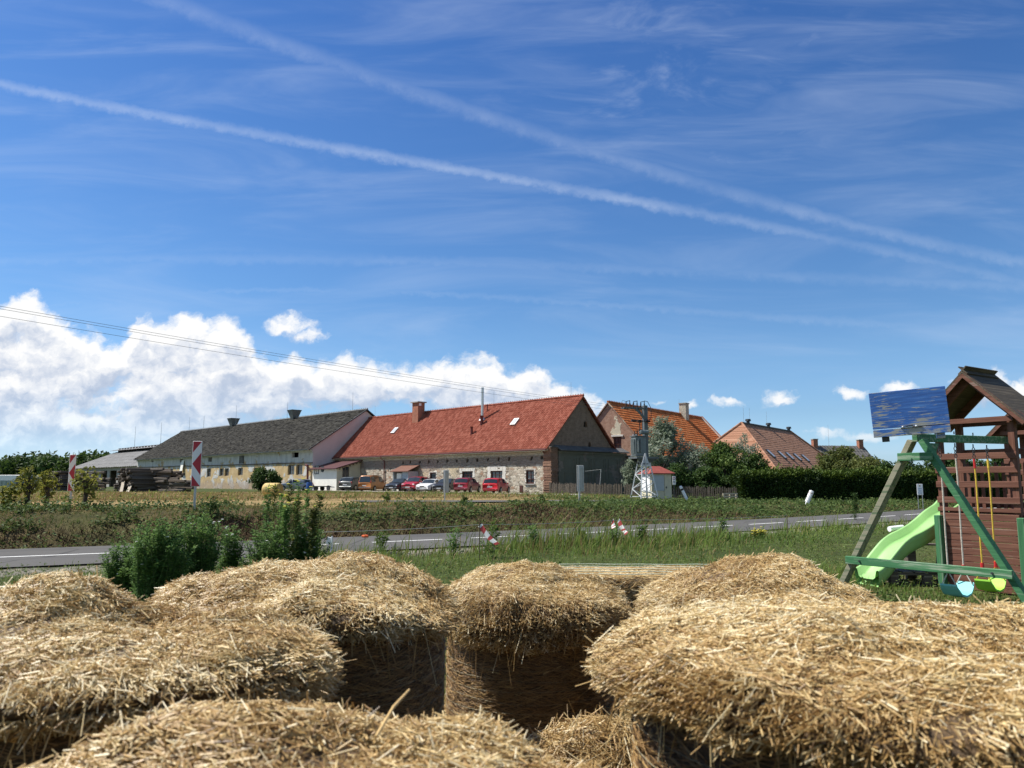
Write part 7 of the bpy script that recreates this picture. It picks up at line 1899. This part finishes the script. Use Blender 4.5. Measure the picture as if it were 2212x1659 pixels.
for k, (px, pyb, pyt, d, w, lab) in enumerate(((835, 1096, 1062, 31, 22, 'dark weed stalk standing on the crest before the red car'), (1003, 1092, 1066, 32, 10, 'thin dark weed on the crest below the first sign back'), (1170, 1088, 1066, 35, 14, 'dark weed stalk by the upper road below the red hatchback'), (455, 1100, 1062, 23.5, 26, 'dark weed beside the post of the nearer hazard marker'), (1845, 1082, 1052, 34, 14, 'thistle stalk on the bank left of the swing frame'))):
    weed_clump('weed_stalk', px, pyb, d, w, pyt, 5, 50, M['leaf_dark'], lab, 'weed stalks on the crest of the bank', 120 + k, (.12, .04), 0, cat='weeds')
weed_clump('yellow_flower_clump', 1640, 1165, 23.0, 40, 1142, 22, 20, M['leaf_yellow'], 'clump of yellow flowering weeds on the lawn by the road', None, 131, (.07, .03), 1, 'petal', cat='flowers')

# ------------------------------------------------------------------ string with barrier tape along the saplings
def tapes():
    P = [at(660, 1150, 16.4), at(1036, 1133, 17.4), at(1322, 1124, 20.5), at(1700, 1114, 26)]
    mb = MB(); pts = []
    for a, b in zip(P[:-1], P[1:]):
        for k in range(8): t = k / 8; p = a.lerp(b, t); p.z -= .12 * t * (1 - t); pts.append(p)
    pts.append(P[-1]); r = empty('boundary_string', (P[0].x, P[0].y, 0)); tag(r, 'thin grey string stretched between stakes beside the road', 'string'); o = r.location
    MB().tube([p - o for p in pts], .004, 4).build('string', M['steel'], r)
    for p in P: MB().tube([Vector((p.x, p.y, tz(p.x, p.y))) - o, p - o + Vector((0, 0, .05))], .012, 6).build('stake', M['stem_brown'], r)
    def tape(a, b, lab, k):
        a, b = Vector(a), Vector(b); n = 14; r = empty('barrier_tape', a); tag(r, lab, 'barrier tape', 'strips of red and white barrier tape'); w = .055
        seg = [MB(), MB()]; prev = None
        for i in range(n + 1):
            t = i / n; p = (b - a) * t; p.z -= .05 * math.sin(math.pi * t); tw_ = .9 * math.sin(5 * t + k); d = Vector((math.cos(tw_) * .7, -.2, .5 + .4 * math.sin(tw_))).normalized() * w
            if prev: seg[int(t * 4.99 + .5) % 2].prism([prev[0], prev[1], p + d, p - d], (0, .004, 0))
            prev = (p - d, p + d)
        seg[0].build('white_length', M['sign_white'], r); seg[1].build('red_length', M['tape_red'], r)
    M['tape_red'] = m_plain('tape_red', (.45, .06, .06), .5)
    tape(at(1037, 1134, 17.4), at(1075, 1176, 17.2), 'long red and white tape drooping crookedly from the string', 0)
    tape(at(1323, 1124, 20.5), at(1326, 1140, 20.4), 'short tape end hanging straight, left one of a pair', 1)
    tape(at(1336, 1124, 20.6), at(1354, 1153, 20.4), 'tape slanting down to the right, right one of a pair', 2)
    p = at(716, 1168, 18.6); r = empty('white_marker_stick', (p.x, p.y, tz(p.x, p.y))); tag(r, 'short white stick with a scrap of white plastic by the road edge', 'stick')
    MB().tube([(0, 0, 0), (.01, 0, .38)], .02, 7).build('stick', M['white_plastic'], r); MB().prism([(-.13, 0, .20), (-.02, 0, .18), (.0, 0, .34), (-.10, 0, .36)], (0, .012, .01)).build('scrap', M['sign_white'], r)
    p = at(787, 1160, 19.0); r = empty('orange_poppy', (p.x, p.y, tz(p.x, p.y))); tag(r, 'single orange poppy at the road edge', 'flower')
    h = max(.15, p.z - r.location.z); MB().tube([(0, 0, 0), (.02, 0, h)], .006, 5).build('stem', M['stem'], r)
    mb = MB(); [mb.ball((.02 + .045 * math.cos(a), .045 * math.sin(a), h + .02), (.045, .045, .035), 6, 4) for a in (0, 1.57, 3.14, 4.71)]; mb.build('petals', m_plain('orange_petal', (.75, .14, .03), .6, bump=0), r)
tapes()
